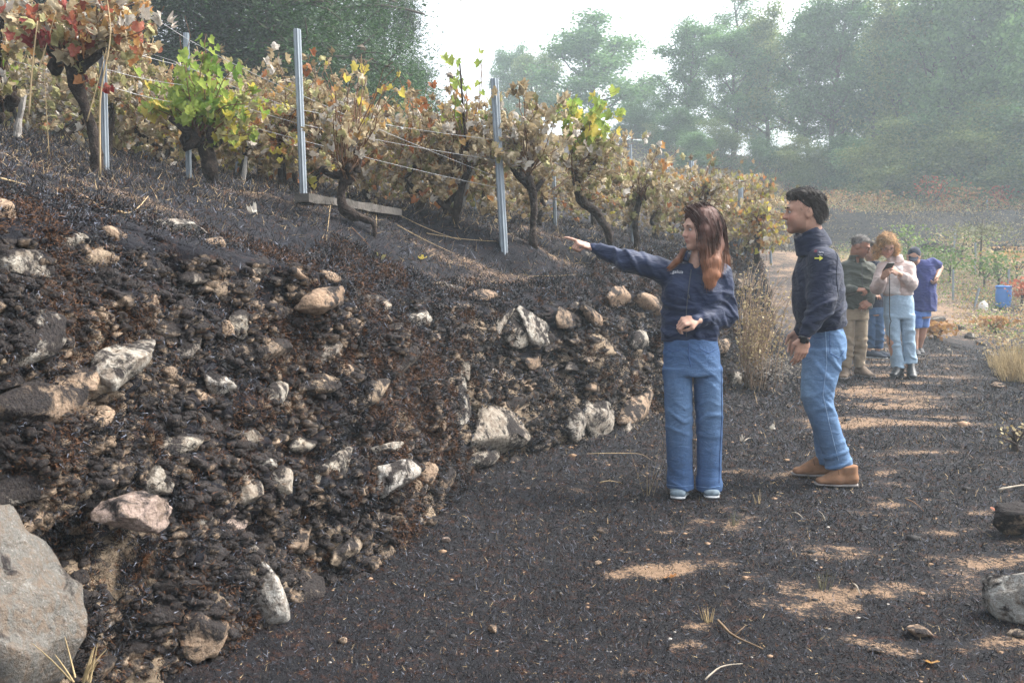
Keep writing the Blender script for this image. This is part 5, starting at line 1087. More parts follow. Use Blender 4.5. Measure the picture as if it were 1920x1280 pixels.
def put(name, VF, mat, parent, off, col=None, smooth_it=1, label=None):
    V, F = VF
    if smooth_it: V = smoothv(V, F, smooth_it)
    o = link(name, mesh_np(name, V-off, F, [mat], True, col=(col if col is not None else np.ones((len(V), 3)))), parent, (0, 0, 0)); 
    if label: o['label'] = label
    return o, V, F
def stitch(surf, pts, r, name, mat, parent, off, lift=.0015, n=10, closed=False):
    """thin cord following a clothing surface: pts are picture points cast onto the surface"""
    bv = BVHTree.FromPolygons([tuple(v) for v in surf[0]], [tuple(f) for f in surf[1]]) if not isinstance(surf, BVHTree) else surf
    o0 = Vector((0, 0, CAMZ)); P = []
    for a, b in zip(pts[:-1], pts[1:]):
        for t in np.linspace(0, 1, n, endpoint=False):
            h = bv.ray_cast(o0, ray(a[0]+(b[0]-a[0])*t, a[1]+(b[1]-a[1])*t).normalized())
            if h[0] is not None: P.append(np.array(h[0]+h[1]*lift*(1 if h[1].dot(h[0]-o0) < 0 else -1)))
    if len(P) < 3: return None
    V, F = tube(np.array(P), r, 5); return link(name, mesh_np(name, V-off, F, [mat], True), parent, (0, 0, 0))
def bvh(V, F): return BVHTree.FromPolygons([tuple(v) for v in V], [tuple(f) for f in F])
def text_on(bv, px, py, body, size, mat, parent, off, name='print', slant=0, rot=0):
    h = bv.ray_cast(Vector((0, 0, CAMZ)), ray(px, py).normalized())
    if h[0] is None: return
    c = bpy.data.curves.new(name, 'FONT'); c.body = body; c.size = size; c.align_x = 'CENTER'; c.align_y = 'CENTER'; c.extrude = .0004; c.shear = slant; tmp = bpy.data.objects.new(name, c); COL.objects.link(tmp)
    dg = bpy.context.evaluated_depsgraph_get(); me = bpy.data.meshes.new_from_object(tmp.evaluated_get(dg)); bpy.data.objects.remove(tmp); me.materials.clear(); me.materials.append(mat)
    n = h[1] if h[1].y < 0 else -h[1]; n = (n+Vector((0, -1, 0))*.4).normalized(); up = Vector((0, 0, 1)); up = (up-n*up.dot(n)).normalized(); r = up.cross(n)
    Mx = Matrix((r, up, n)).transposed().to_4x4(); o = link(name, me, parent); o.matrix_local = Matrix.Translation(h[0]+n*.004-Vector(off)) @ Mx @ Matrix.Rotation(rot, 4, 'Z')
    # press every letter point onto the cloth
    Mw = Matrix.Translation(Vector(off)) @ o.matrix_local; Mi = Mw.inverted()
    for v in me.vertices:
        w = Mw @ v.co; hh = bv.ray_cast(w+n*.05, -n)
        if hh[0] is not None: v.co = Mi @ (hh[0]+n*(.0015+v.co.z))
    return o
def ribbon_hair(guides, n, rs, jit, r, seg=9):
    """strands around guide polylines -> thin ribbons"""
    Vs, Fs, off = [], [], 0; G = [np.array(g, float) for g in guides]
    for _ in range(n):
        a, b = rs.randint(len(G)), 0; g = G[a]; g2 = G[(a+1) % len(G)] if rs.rand() < .8 and a+1 < len(G) else g; t = rs.rand(); m = min(len(g), len(g2)); p = g[:m]*(1-t)+g2[:m]*t
        s = np.linspace(0, m-1, seg); P = np.stack([np.interp(s, range(m), p[:, c]) for c in range(3)], -1); P[1:-1] = (P[:-2]+2*P[1:-1]+P[2:])/4
        P = P+rs.randn(3)*jit+np.cumsum(rs.randn(seg, 3), 0)*jit*.18; T = np.gradient(P, axis=0); side = np.cross(T, rs.randn(3)); side /= np.linalg.norm(side, axis=1)[:, None]+1e-9
        w = r*np.linspace(1, .35, seg)[:, None]; V = np.stack([P-side*w, P+side*w], 1).reshape(-1, 3); i = np.arange(seg*2).reshape(seg, 2); F = np.stack([i[:-1, 0], i[1:, 0], i[1:, 1], i[:-1, 1]], -1)
        Vs.append(V); Fs.append(F+off); off += len(V)
    return np.vstack(Vs), np.vstack(Fs)
def fuzz(V, F, n, ln, r, rs, grav=.8, jit=.6, back=None, lift=.25, mask=None):
    N = vnormals(V, F); N = N if (N*(V-V.mean(0))).sum() > 0 else -N; i = rs.randint(0, len(V), n)
    if mask is not None: i = i[mask(V[i])]
    n = len(i); P, Nn = V[i], N[i]; d = np.tile(np.array([0, 0, -grav]), (n, 1))+rs.randn(n, 3)*jit+(0 if back is None else np.array(back)); d -= Nn*(d*Nn).sum(1)[:, None]; d /= np.linalg.norm(d, axis=1)[:, None]+1e-9
    L = ln*rs.uniform(.5, 1.3, n)[:, None]; cu = rs.randn(n, 3)*.25; s = np.cross(d, Nn); P = P-Nn*.003; k = np.linspace(0, 1, 4); out = [P+(d+cu*t)*L*t+Nn*(lift*L*t*(1.3-t)) for t in k]
    V_ = np.stack([q for o_, t in zip(out, k) for q in (o_-s*r*(1-.7*t), o_+s*r*(1-.7*t))], 1).reshape(-1, 3); b = (np.arange(n)*8)[:, None]; F_ = np.concatenate([b+np.array([[2*j, 2*j+1, 2*j+3, 2*j+2]]) for j in range(3)]); return V_, F_
def wrinkle(amp, freq, dirn, seed, lo=-9, hi=9):
    d = nrm(dirn)
    def f(P):
        q = P@d; P2 = P-np.outer(q, d)*0; w = fbm(P*6+seed, 2); a = np.sin(q*freq+w*7+seed)*.5+.5; return (amp*((a**2.2)*(.35+.9*np.abs(vnoise(P*5+seed)))-.34)*sstep(lo, lo+.05, P[:, 2])*(1-sstep(hi-.05, hi, P[:, 2]))).astype(f4)
    return f
def folds(amp, scale, seed): return lambda P: (amp*(.45-1.5*np.abs(vnoise(P*np.array(scale, f4)+seed)))).astype(f4)

# ------------------------------------------------------------------ the woman who points
Yw = 5.76
def W(px, py, dy=0.): return np.array(at(px, py, Yw+dy))
off = np.array(on_ground(1300, 934)); off[1] = Yw
woman = empty('person', off, 'woman with long auburn hair in navy jacket and blue jeans pointing left at the vines', 'person')
mpp = Yw/FPX; X1 = (1, 0, 0)
hc = W(1313, 431, .0); hf = nrm((-.93, -.34, -.10)); hup = nrm((-.04, -.02, 1))
# body: head, neck, torso, arms, hands, legs as one surface
S = Sdf(.0042); Mh, Lh = head(S, hc, hf, hup, 1.)
S.cap(Lh(0, -.03, -.06), W(1307, 500, .02), .052, .056, .02); 
S.loft([(W(1307, 505, .03), (.10, .06)), (W(1303, 540, .03), (.15, .09)), (W(1300, 590, .03), (.135, .085)), (W(1298, 640, .03), (.14, .09)), (W(1298, 690, .03), (.16, .10))], X1)
wrR = W(1113, 466, .14); S.cap(W(1250, 510, .03), W(1185, 490, .02), .045, .036, .02); S.cap(W(1185, 490, .02), wrR, .034, .024, .02)
S.cap(W(1352, 512, .03), W(1362, 592, .06), .045, .036); wrL = W(1306, 600, -.14); S.cap(W(1362, 592, .06), wrL, .034, .024)
hand(S, wrR+nrm(W(1060, 445, .14)-wrR)*.012, nrm(W(1060, 446, .14)-wrR), nrm((-.25, -.25, .95)), +1, [.04, 1.15, 1.2, 1.2], .98, thumbcurl=.8)
hand(S, wrL, nrm(W(1255, 606, -.19)-wrL), nrm((.1, -.55, .8)), -1, [.75, .85, .9, .95], .95, thumbcurl=.9)
for (a, b, c) in (((1272, 690), (1276, 790), (1275, 905)), ((1326, 690), (1330, 790), (1330, 905))): S.cap(W(*a, .03), W(*b, .02), .075, .05); S.cap(W(*b, .02), W(*c, .04), .05, .036)
V, F = S.build(); V = smoothv(V, F, 1); put('body', (V, F), M_skin, woman, off, skin_colors(V, [(Mh, hc, 1.)], SK['f']), 0)
M_brow1 = simple('brown_brow', (.07, .035, .022), .8); eyes(Lh, Mh, 1., woman, off, False, M_brow1)
# jacket
S = Sdf(.0048)
S.loft([(W(1308, 492, .03), (.075, .07)), (W(1306, 503, .03), (.155, .085)), (W(1304, 525, .03), (.185, .105)), (W(1300, 560, .02), (.178, .118)), (W(1295, 600, .02), (.172, .122)), (W(1294, 626, .02), (.172, .122))], X1, .03, .02)
S.tube(W(1294, 626, .02), W(1294, 638, .02), (.170, .118), (.165, .112), X1, .008, .008)
S.ell(W(1272, 545, -.05), (.075, .06, .075), None, .05); S.ell(W(1325, 545, -.05), (.075, .06, .075), None, .05)
eR = W(1182, 490, .01); S.cap(W(1256, 512, .03), eR, .074, .060, .04); S.cap(eR, W(1125, 469, .12), .060, .040, .03); S.cap(W(1125, 469, .12), W(1113, 465, .135), .034, .032, .006)
eL = W(1360, 590, .07); S.cap(W(1349, 516, .03), eL, .076, .066, .04); S.cap(eL, W(1318, 598, -.10), .064, .048, .03); S.cap(W(1318, 598, -.10), W(1304, 600, -.135), .038, .036, .006)
# collar
S.tube(W(1303, 497, .02), W(1309, 476, .03), (.095, .088), (.078, .075), X1, .012, .006); S.tube(W(1303, 495, .015), W(1310, 462, .03), (.075, .070), (.066, .063), X1, .006, .01, sub=True)
S.tube(W(1307, 500, -.05), W(1297, 478, -.075), (.018, .05), (.05, .06), X1, .01, .01, sub=True)
elb = lambda c, R, amp, fr, d: (lambda P: (amp*np.exp(-((P-c)**2).sum(1)/R**2)*np.maximum(0, np.sin(P@nrm(d)*fr+2*vnoise(P*9)*1.5))**1.3).astype(f4))
S.wr += [elb(eL, .13, .016, 95, (.5, .2, 1)), elb(eR, .14, .012, 85, (1, 0, .45)), elb(W(1340, 520, 0), .1, .010, 80, (1, 0, -.7)), wrinkle(.009, 48, (.35, .1, 1), 3.), folds(.004, (7, 7, 4), 5), wrinkle(.006, 70, (.6, .1, .8), 7.)]
o, Vj, Fj = put('jacket', S.build(), M_navy, woman, off); bj = bvh(Vj, Fj)
stitch(bj, [(1296, 505), (1291, 540), (1287, 580), (1287, 636)], .0026, 'zip', M_met, woman, off); text_on(bj, 1268, 510, '_galicia', .027, M_prw, woman, off, slant=.25, rot=-.04)
V, F = lathe([(.0001, -.011), (.005, -.011), (.0055, 0), (.003, .011), (.0001, .012)], 8); h = bj.ray_cast(Vector((0, 0, CAMZ)), ray(1291, 556).normalized())
if h[0]: link('zip_puller', mesh_np('zip_puller', V+np.array(h[0])-off+[0, -.006, 0], F, [M_met]), woman, (0, 0, 0))
# T-shirt in the opening is hidden; jeans
S = Sdf(.0048); 
S.loft([(W(1295, 632, .02), (.155, .11)), (W(1296, 665, .02), (.166, .120)), (W(1297, 700, .02), (.170, .118))], X1, .02, .02)
lg = [[(1269, 690, .02, .086, .102), (1271, 730, .01, .083, .094), (1272, 780, .0, .079, .082), (1273, 830, .01, .075, .074), (1275, 880, .02, .074, .078), (1276, 914, .02, .083, .088)],
      [(1326, 690, .03, .084, .102), (1328, 730, .02, .080, .094), (1330, 780, .02, .076, .082), (1330, 830, .03, .072, .074), (1329, 880, .03, .072, .078), (1329, 917, .02, .080, .088)]]
for L_ in lg: S.loft([(W(a, b, c), (d, e)) for a, b, c, d, e in L_], X1, .012, .012)
S.wr += [elb(W(1271, 790, -.05), .12, .008, 70, (.3, 0, 1)), elb(W(1330, 790, -.05), .12, .008, 70, (-.3, 0, 1)), wrinkle(.005, 80, (.45, .2, 1), 2., .62, 1.0), wrinkle(.009, 55, (.5, .1, 1), 4., -.1, .2), folds(.006, (7, 7, 1.6), 2)]
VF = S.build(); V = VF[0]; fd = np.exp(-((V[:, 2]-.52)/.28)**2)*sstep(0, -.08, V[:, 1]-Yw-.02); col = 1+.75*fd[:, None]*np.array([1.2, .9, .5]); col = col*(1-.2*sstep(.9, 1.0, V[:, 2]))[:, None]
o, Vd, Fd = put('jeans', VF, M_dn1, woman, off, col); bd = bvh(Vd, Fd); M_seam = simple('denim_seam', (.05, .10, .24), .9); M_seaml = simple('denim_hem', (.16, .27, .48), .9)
stitch(bd, [(1351, 650), (1352, 700), (1353, 780), (1349, 860), (1348, 910)], .0028, 'seam', M_seam, woman, off); stitch(bd, [(1292, 642), (1291, 668), (1296, 690)], .003, 'fly', M_seam, woman, off); stitch(bd, [(1247, 650), (1262, 660), (1280, 654)], .002, 'pocket', M_seam, woman, off); stitch(bd, [(1310, 652), (1328, 662), (1346, 652)], .002, 'pocket', M_seam, woman, off)
stitch(bd, [(1250, 908), (1275, 912), (1302, 909)], .002, 'hem', M_seaml, woman, off); stitch(bd, [(1305, 911), (1328, 914), (1352, 911)], .002, 'hem', M_seaml, woman, off)
stitch(bd, [(1303, 720), (1302, 800), (1303, 860), (1302, 905)], .002, 'seam', M_seam, woman, off)
def shoe(parent, off, heel, toe, wid, hgt, mat, sole, name='shoe', soleh=.022, lift=.0, h=.004, heelh=0):
    heel, toe = np.array(heel, float), np.array(toe, float); f = nrm(toe-heel); r = nrm(np.cross(f, (0, 0, 1))); up = np.cross(r, f); L = np.linalg.norm(toe-heel); A = lambda t, z: heel+f*L*t+up*z
    S = Sdf(h); S.tube(A(.06, .045), A(.45, .045), (wid*.42, .034), (wid*.5, .036), r, .02); S.tube(A(.45, .04), A(.88, .03), (wid*.5, .034), (wid*.46, .022), r, .02)
    S.tube(A(.12, .05), A(.16, hgt), (wid*.38, .045), (wid*.40, .05), nrm(r), .02, .01); S.tube(A(.3, hgt*.85), A(.62, .05), (wid*.36, .03), (wid*.42, .03), r, .025); S.plane_cut(A(0, soleh*.7), -up)
    o, V, F = put(name, S.build(), mat, parent, off)
    S = Sdf(h); S.tube(A(.03, soleh*.5), A(.5, soleh*.5), (wid*.44, soleh*.55), (wid*.52, soleh*.5), r, .006, wid*.3); S.tube(A(.5, soleh*.5), A(.90, soleh*.5), (wid*.52, soleh*.5), (wid*.46, soleh*.45), r, .006, wid*.3)
    if heelh: S.tube(A(.05, soleh*.3), A(.05, -heelh), (wid*.38, wid*.4), (wid*.33, wid*.36), r, .004, .004)
    so, _, _ = put('sole', S.build(), sole, o, off); so.parent = o
    return o, bvh(V, F)
def gp(px, py): return np.array(on_ground(px, py))
for (tp, hl) in (((1270, 935), (1277, 918)), ((1335, 937), (1330, 918))):
    t_ = np.array(at(tp[0], tp[1], Yw-.10)); hl = np.array(at(hl[0], tp[1]-12, Yw+.13)); t_[2] = gz(t_[0], t_[1]); hl[2] = gz(hl[0], hl[1]); hl = t_+nrm(hl-t_)*.245; shoe(woman, off, hl, t_, .098, .085, M_grsh, M_solew)
# hair: shell plus strands
S = Sdf(.0045); e = lambda p, r, k=.02, sub=False: S.ell(Lh(*p), r, Mh, k, sub)
e((0, -.022, .048), (.084, .100, .088)); e((0, .010, .085), (.062, .070, .045), .03); e((0, .075, -.01), (.060, .075, .075), .012, True); e((0, .098, .035), (.030, .05, .05), .01, True)
e((-.078, -.012, .0), (.022, .045, .075)); e((.078, -.012, .0), (.022, .05, .075))
hairR = [W(1330, 400, .0), W(1344, 425, .0), W(1346, 460, -.01), W(1340, 490, -.09), W(1338, 515, -.12), W(1334, 530, -.125)]
hairB = [W(1336, 410, .05), W(1352, 450, .06), W(1358, 485, .05), W(1360, 510, .04)]
hairF = [W(1318, 398, -.055), W(1318, 430, -.088), W(1315, 462, -.095), W(1322, 492, -.11), W(1327, 520, -.125), W(1330, 538, -.125)]
for G_, a, b in ((hairR, (.034, .040), (.030, .018)), (hairB, (.040, .05), (.022, .02)), (hairF, (.020, .016), (.016, .012))):
    for i in range(len(G_)-1):
        f0, f1 = i/(len(G_)-1), (i+1)/(len(G_)-1); S.tube(G_[i], G_[i+1], (a[0]+(b[0]-a[0])*f0, a[1]+(b[1]-a[1])*f0), (a[0]+(b[0]-a[0])*f1, a[1]+(b[1]-a[1])*f1), X1, .025)
hairL = [W(1284, 402, -.03), W(1288, 440, .06), W(1282, 470, .02), W(1268, 490, -.05), W(1252, 502, -.07)]
for i in range(2, 4): S.cap(hairL[i], hairL[i+1], .022-.003*(i-1), .018-.005*(i-1), .02)
S.wr += [lambda P: (.003*vnoise(np.stack([P[:, 0]*90, P[:, 1]*90, P[:, 2]*8], -1))).astype(f4)]
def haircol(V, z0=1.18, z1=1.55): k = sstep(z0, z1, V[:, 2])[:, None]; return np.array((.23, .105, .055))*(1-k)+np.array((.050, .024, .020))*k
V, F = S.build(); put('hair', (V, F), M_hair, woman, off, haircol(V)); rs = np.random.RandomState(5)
top = [Lh(0, .055, .122), Lh(-.02, .03, .13), Lh(-.03, -.03, .128)]
gd = [[Lh(.0, .07, .118), Lh(-.05, .055, .075)]+hairF[1:], [Lh(0, .05, .130), Lh(-.062, .025, .085), Lh(-.084, .01, .02)]+hairR[2:], [Lh(0, 0, .136), Lh(-.068, -.03, .08), Lh(-.084, -.03, .0)]+[hairR[2]+[.01, .02, 0], hairR[3]+[.02, .02, 0], hairR[4]+[.02, .01, .01]], [Lh(0, -.05, .125), Lh(-.05, -.10, .06), Lh(-.055, -.115, -.02)]+hairB[1:],
      [Lh(0, -.06, .12), Lh(.0, -.125, .05), Lh(-.03, -.125, -.03)]+[hairB[2], hairB[3]]]
V, F = ribbon_hair(gd, 3800, rs, .0105, .0015); V2, F2 = ribbon_hair([hairL[2:], [p+[.01, 0, -.008] for p in hairL[2:]]], 90, rs, .007, .002, 6); V = np.vstack([V, V2]); F = np.vstack([F, F2+len(V)-len(V2)])
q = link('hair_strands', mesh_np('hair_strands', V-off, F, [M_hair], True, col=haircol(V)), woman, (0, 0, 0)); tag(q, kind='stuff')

# ------------------------------------------------------------------ the tall man in profile
Ym = 6.08
def Q(px, py, dy=0.): return np.array(at(px, py, Ym+dy))
off = np.array(on_ground(1550, 905)); off[1] = Ym
man = empty('person', off, 'tall dark haired man in navy jacket, light jeans and tan boots standing in profile', 'person')
YD = (0, 1, 0)
hc = Q(1507, 400, .02); hf = nrm((-.99, .10, -.03)); s_ = 1.06
S = Sdf(.0042); Mh, Lh = head(S, hc, hf, (0, 0, 1), s_, True); S.cap(Lh(0, -.035, -.05), Q(1530, 462, .02), .058, .066, .02)
S.loft([(Q(1533, 470, .05), (.17, .09)), (Q(1535, 520, .05), (.17, .11)), (Q(1538, 580, .05), (.15, .11)), (Q(1540, 640, .05), (.13, .09))], YD)
shN = Q(1545, 488, -.12); elN = Q(1540, 572, -.18); wrN = Q(1509, 632, -.22)
S.cap(shN, elN, .05, .042); S.cap(elN, wrN, .04, .03); hand(S, wrN+np.array([-.004, 0, -.004]), nrm(Q(1499, 688, -.23)-wrN), nrm((.25, -1, .1)), +1, [.30, .33, .38, .42], 1.0, spread=.03, thumbcurl=.6)
shF = Q(1535, 488, .24); elF = Q(1530, 570, .27); wrF = Q(1500, 620, .2); S.cap(shF, elF, .05, .042); S.cap(elF, wrF, .04, .03); hand(S, wrF, nrm((-.3, 0, -1)), nrm((.2, 1, 0)), -1, [.4, .4, .4, .4], 1.05)
for (a, b, c) in (((1547, 660, -.0), (1534, 748, -.05), (1574, 880, -.02)), ((1540, 660, .10), (1537, 752, .15), (1550, 865, .15))): S.cap(Q(*a), Q(*b), .065, .045); S.cap(Q(*b), Q(*c), .052, .038)
V, F = S.build(); V = smoothv(V, F, 1); put('body', (V, F), M_skin, man, off, skin_colors(V, [(Mh, hc, s_)], SK['m'], True), 0)
M_brow2 = simple('dark_brow', (.02, .016, .014), .8); eyes(Lh, Mh, s_, man, off, True, M_brow2)
S = Sdf(.0048)
S.loft([(Q(1526, 462, .04), (.10, .075)), (Q(1532, 476, .05), (.205, .10)), (Q(1534, 510, .05), (.225, .140)), (Q(1534, 550, .05), (.215, .152)), (Q(1536, 585, .05), (.20, .158)), (Q(1539, 604, .05), (.19, .150))], YD, .03, .02)
S.tube(Q(1540, 603, .05), Q(1542, 616, .05), (.182, .142), (.175, .138), YD, .006, .008)
S.cap(shN+[0, .02, -.01], elN, .088, .075, .04); S.cap(elN, Q(1519, 612, -.21), .074, .056, .03); S.cap(Q(1519, 612, -.21), Q(1510, 627, -.22), .046, .042, .006)
S.cap(shF, elF, .085, .072, .04); S.cap(elF, wrF, .07, .045, .03)
S.tube(Q(1526, 468, .03), Q(1512, 430, .02), (.098, .110), (.076, .084), YD, .03, .006); S.tube(Q(1520, 460, .03), Q(1507, 420, .02), (.070, .076), (.066, .074), YD, .006, .01, sub=True); S.tube(Q(1489, 442, .02), Q(1482, 424, .02), (.02, .03), (.03, .03), YD, .01, .01, sub=True)
S.wr += [elb(elN+[0, -.03, 0], .12, .013, 90, (-.6, .1, 1)), elb(Q(1515, 600, -.2), .08, .010, 110, (-.2, 0, 1)), elb(Q(1575, 570, -.05), .13, .010, 70, (-.8, .2, .8)), wrinkle(.006, 42, (-.8, .2, .5), 1.5), folds(.007, (5, 5, 3), 4), wrinkle(.005, 38, (.9, .1, .5), 6.)]
o, Vj, Fj = put('jacket', S.build(), M_navyman, man, off); bj = bvh(Vj, Fj)
text_on(bj, 1540, 473.5, 'Galicia', .0105, M_prw, man, off, rot=-.1); text_on(bj, 1538, 478, 'turismo', .009, M_prw, man, off, rot=-.1)
text_on(bj, 1529, 474, '*', .05, M_prr, man, off)
# yellow arrow print
c = bpy.data.meshes.new('arrow_print'); ar = np.array([(-.026, -.004), (.004, -.004), (.004, -.016), (.026, 0), (.004, .016), (.004, .004), (-.026, .004)]); h = bj.ray_cast(Vector((0, 0, CAMZ)), ray(1535, 484).normalized())
if h[0]:
    P = [];
    for x, z in ar: hh = bj.ray_cast(Vector((0, 0, CAMZ)), ray(1535+x/Ym*FPX, 484-z/Ym*FPX).normalized()); P.append(np.array(hh[0])+[0, -.004, 0] if hh[0] else np.array(h[0])+[x, -.006, z])
    P = np.array(P); ce = P.mean(0); P = np.vstack([P, P+[0, .002, 0]]); n_a = 7
    T_ = [np.array([[0, 1, 5], [0, 5, 6], [2, 3, 4]]), np.array([[i, (i+1) % n_a, n_a+(i+1) % n_a, n_a+i] for i in range(n_a)])]; link('arrow_print', mesh_np('arrow_print', P-off, [T_[1], T_[0]], [M_pry], False), man, (0, 0, 0))
stitch(bj, [(1545, 612), (1565, 610), (1585, 607)], .002, 'seam', M_navyrib, man, off); stitch(bj, [(1560, 460), (1570, 480), (1568, 520), (1572, 560)], .0022, 'seam', M_navyrib, man, off)
# watch
wv, wf = tube(np.array([wrN+nrm(wrN-elN)*(.014+t) for t in (-.011, .011)]), .0345, 20); link('watch_strap', mesh_np('watch_strap', wv-off, wf, [M_dkrub]), man, (0, 0, 0))
bm = bmesh.new(); bmesh.ops.create_cube(bm, size=1); bmesh.ops.bevel(bm, geom=bm.edges[:], offset=.12, segments=3, affect='EDGES'); me = bpy.data.meshes.new('watch_case'); bm.to_mesh(me); bm.free(); me.materials.append(M_glass)
q = link('watch_case', me, man, Vector(wrN+nrm(wrN-elN)*.014-off)+Vector((-.012, -.036, .0)), (.1, .25, .3), (.038, .012, .042))
# jeans
S = Sdf(.0048); S.loft([(Q(1543, 612, .05), (.170, .118)), (Q(1545, 640, .05), (.178, .130)), (Q(1543, 668, .05), (.175, .128))], YD, .02, .02)
lgN = [(1545, 655, -.03, .100, .128), (1538, 700, -.05, .094, .110), (1530, 745, -.06, .085, .092), (1546, 790, -.05, .078, .086), (1562, 835, -.04, .070, .080), (1575, 878, -.03, .070, .086)]
lgF = [(1540, 655, .14, .100, .120), (1538, 700, .15, .09, .10), (1537, 750, .16, .08, .088), (1545, 800, .16, .072, .076), (1550, 840, .16, .068, .072), (1554, 868, .15, .068, .074)]
for L_ in (lgN, lgF): S.loft([(Q(a, b, c_), (d, e_)) for a, b, c_, d, e_ in L_], YD, .015, .012)
kn = Q(1530, 755, -.1)
S.wr += [elb(kn, .13, .006, 75, (-.55, 0, 1)), elb(Q(1560, 750, -.08), .10, .007, 90, (.6, 0, 1)), elb(Q(1570, 860, -.05), .11, .012, 95, (-.3, 0, 1)), elb(Q(1555, 690, -.1), .14, .009, 60, (.8, 0, .8)), wrinkle(.004, 50, (.9, 0, 1), 2.5), folds(.007, (6, 6, 2), 8)]
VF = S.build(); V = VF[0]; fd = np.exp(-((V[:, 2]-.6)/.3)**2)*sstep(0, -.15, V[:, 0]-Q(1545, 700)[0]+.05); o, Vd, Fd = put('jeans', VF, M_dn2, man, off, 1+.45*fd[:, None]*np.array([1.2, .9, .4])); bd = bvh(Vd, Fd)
M_st2 = simple('denim_seam_light', (.30, .42, .6), .9)
stitch(bd, [(1548, 620), (1550, 680), (1543, 740), (1556, 800), (1574, 870)], .0018, 'seam', M_st2, man, off); stitch(bd, [(1556, 622), (1556, 662), (1573, 672), (1584, 655)], .0018, 'pocket', M_seam, man, off); stitch(bd, [(1518, 622), (1528, 634), (1546, 632)], .0018, 'pocket', M_seam, man, off)
for nm, hl, tp, yo in (('boot', (1603, 914), (1530, 918), -.08), ('boot', (1556, 893), (1487, 893), .16)):
    h_ = np.array(at(hl[0], hl[1], Ym+yo)); t_ = np.array(at(tp[0], tp[1], Ym+yo+(.02))); h_[2] = gz(h_[0], h_[1])+.002; t_[2] = gz(t_[0], t_[1])+.002; t_ = h_+nrm(t_-h_)*min(.30, np.linalg.norm(t_-h_)+.01)
    o, bb = shoe(man, off, h_, t_, .100, .125, M_tan, M_sole, 'boot', .026)
    f = nrm(t_-h_); r = nrm(np.cross(f, (0, 0, 1))); L_ = np.linalg.norm(t_-h_); mb = MB()
    for k in range(4):
        c_ = h_+f*L_*(.46+.055*k)+np.array([0, 0, .108-.014*k]); mb.tube(np.array([c_-r*.022+[0, 0, -.006], c_+[0, 0, .004], c_+r*.022+[0, 0, -.006]]), .0022, 5)
    c_ = h_+f*L_*.45+np.array([0, 0, .112]); mb.tube(np.array([c_, c_-r*.03+[-.01, -.02, .004], c_-r*.04+[0, -.01, -.03]]), .002, 5); q = link('laces', mb.mesh('laces', [M_lace], off=off), o, (0, 0, 0))
# hair
S = Sdf(.0045); e = lambda p, r, k=.02, sub=False: S.ell(Lh(*p), np.array(r)*s_, Mh, k, sub)
e((0, -.026, .047), (.079, .091, .083)); e((0, .026, .094), (.058, .064, .034), .02); e((0, .062, .105), (.042, .026, .018), .02); e((0, -.075, -.02), (.062, .042, .06), .03)
e((0, .085, -.01), (.10, .075, .085), .012, True); 
for x in (-1, 1): e((x*.09, .018, -.040), (.045, .058, .052), .01, True)
rs = np.random.RandomState(8)
for _ in range(60):
    th, ph = rs.uniform(0, 6.28), rs.uniform(.0, 1.25); d = np.array([math.cos(th)*math.sin(ph), math.sin(th)*math.sin(ph), math.cos(ph)]); p = np.array([0, -.015, .045])+d*np.array([.078, .098, .086])
    if p[1] > .05 and p[2] < .09: continue
    e(tuple(p), tuple(np.array([.018, .026, .014])*rs.uniform(.7, 1.2)), .008)
S.wr += [lambda P: (.003*np.sin(P[:, 0]*240+P[:, 2]*150+5*vnoise(P*22))).astype(f4)]
def mhc(V): k = fbm(V*30, 2)[:, None]; q = (V-hc_m)@Mh_m; gy = sstep(.03, -.03, q[:, 2])[:, None]*.6; return np.array((.038, .033, .032))*(1+.8*k)+gy*np.array((.06, .057, .055))
hc_m, Mh_m = hc, Mh; V, F = S.build(); put('hair', (V, F), M_hair, man, off, mhc(V)); gd = []
for a in np.linspace(-1, 1, 9): gd.append([Lh(a*.045, .085-.02*abs(a), .105), Lh(a*.06, .045, .137-.02*abs(a)), Lh(a*.075, -.02, .135-.04*abs(a)), Lh(a*.08, -.085, .09-.03*abs(a)), Lh(a*.075, -.115, .03), Lh(a*.06, -.112, -.035)])
Vh_, Fh_ = V, F; V, F = ribbon_hair(gd, 300, rs, .009, .0018, 8); V3, F3 = fuzz(Vh_, Fh_, 2600, .030, .0016, rs, .25, .8, (.5, 0, 0), .35); F = np.vstack([F, F3+len(V)]); V = np.vstack([V, V3]); q = link('hair_strands', mesh_np('hair_strands', V-off, F, [M_hair], True, col=mhc(V)), man, (0, 0, 0)); tag(q, kind='stuff')

# ------------------------------------------------------------------ people further down the path
def curls_hair(S, L, M, n, rs, r=(.02, .02, .02), region=None):
    for _ in range(n):
        d = rs.randn(3); d /= np.linalg.norm(d); p = np.array([0, -.02, .03])+d*np.array([.078, .094, .082])
        if region and not region(p): continue
        S.ell(L(*p), np.array(r)*rs.uniform(.6, 1.3), M, .01)
# grey haired man in the olive grey jacket
Yg = 11.25
def G_(px, py, dy=0.): return np.array(at(px, py, Yg+dy))
off = np.array(on_ground(1603, 706)); off[1] = Yg; p2 = empty('person', off, 'grey haired man with glasses, grey green jacket and khaki trousers looking at the phone', 'person')
hc = G_(1613, 463, 0); hf = nrm((.80, -.50, -.38)); S = Sdf(.007); Mh, Lh = head(S, hc, hf, nrm((.2, -.1, 1)), 1.03, True); S.cap(Lh(0, -.03, -.05), G_(1603, 492, .05), .055, .06)
S.loft([(G_(1606, 497, .05), (.15, .09)), (G_(1604, 540, .05), (.15, .10)), (G_(1600, 585, .05), (.14, .10))], X1)
eA = G_(1583, 545, -.02); wA = G_(1603, 543, -.22); S.cap(G_(1585, 500, .05), eA, .05, .042); S.cap(eA, wA, .04, .028); hand(S, wA, nrm((.8, -.4, .0)), nrm((0, -.4, 1)), -1, [.8, .9, .9, .9], 1.05)
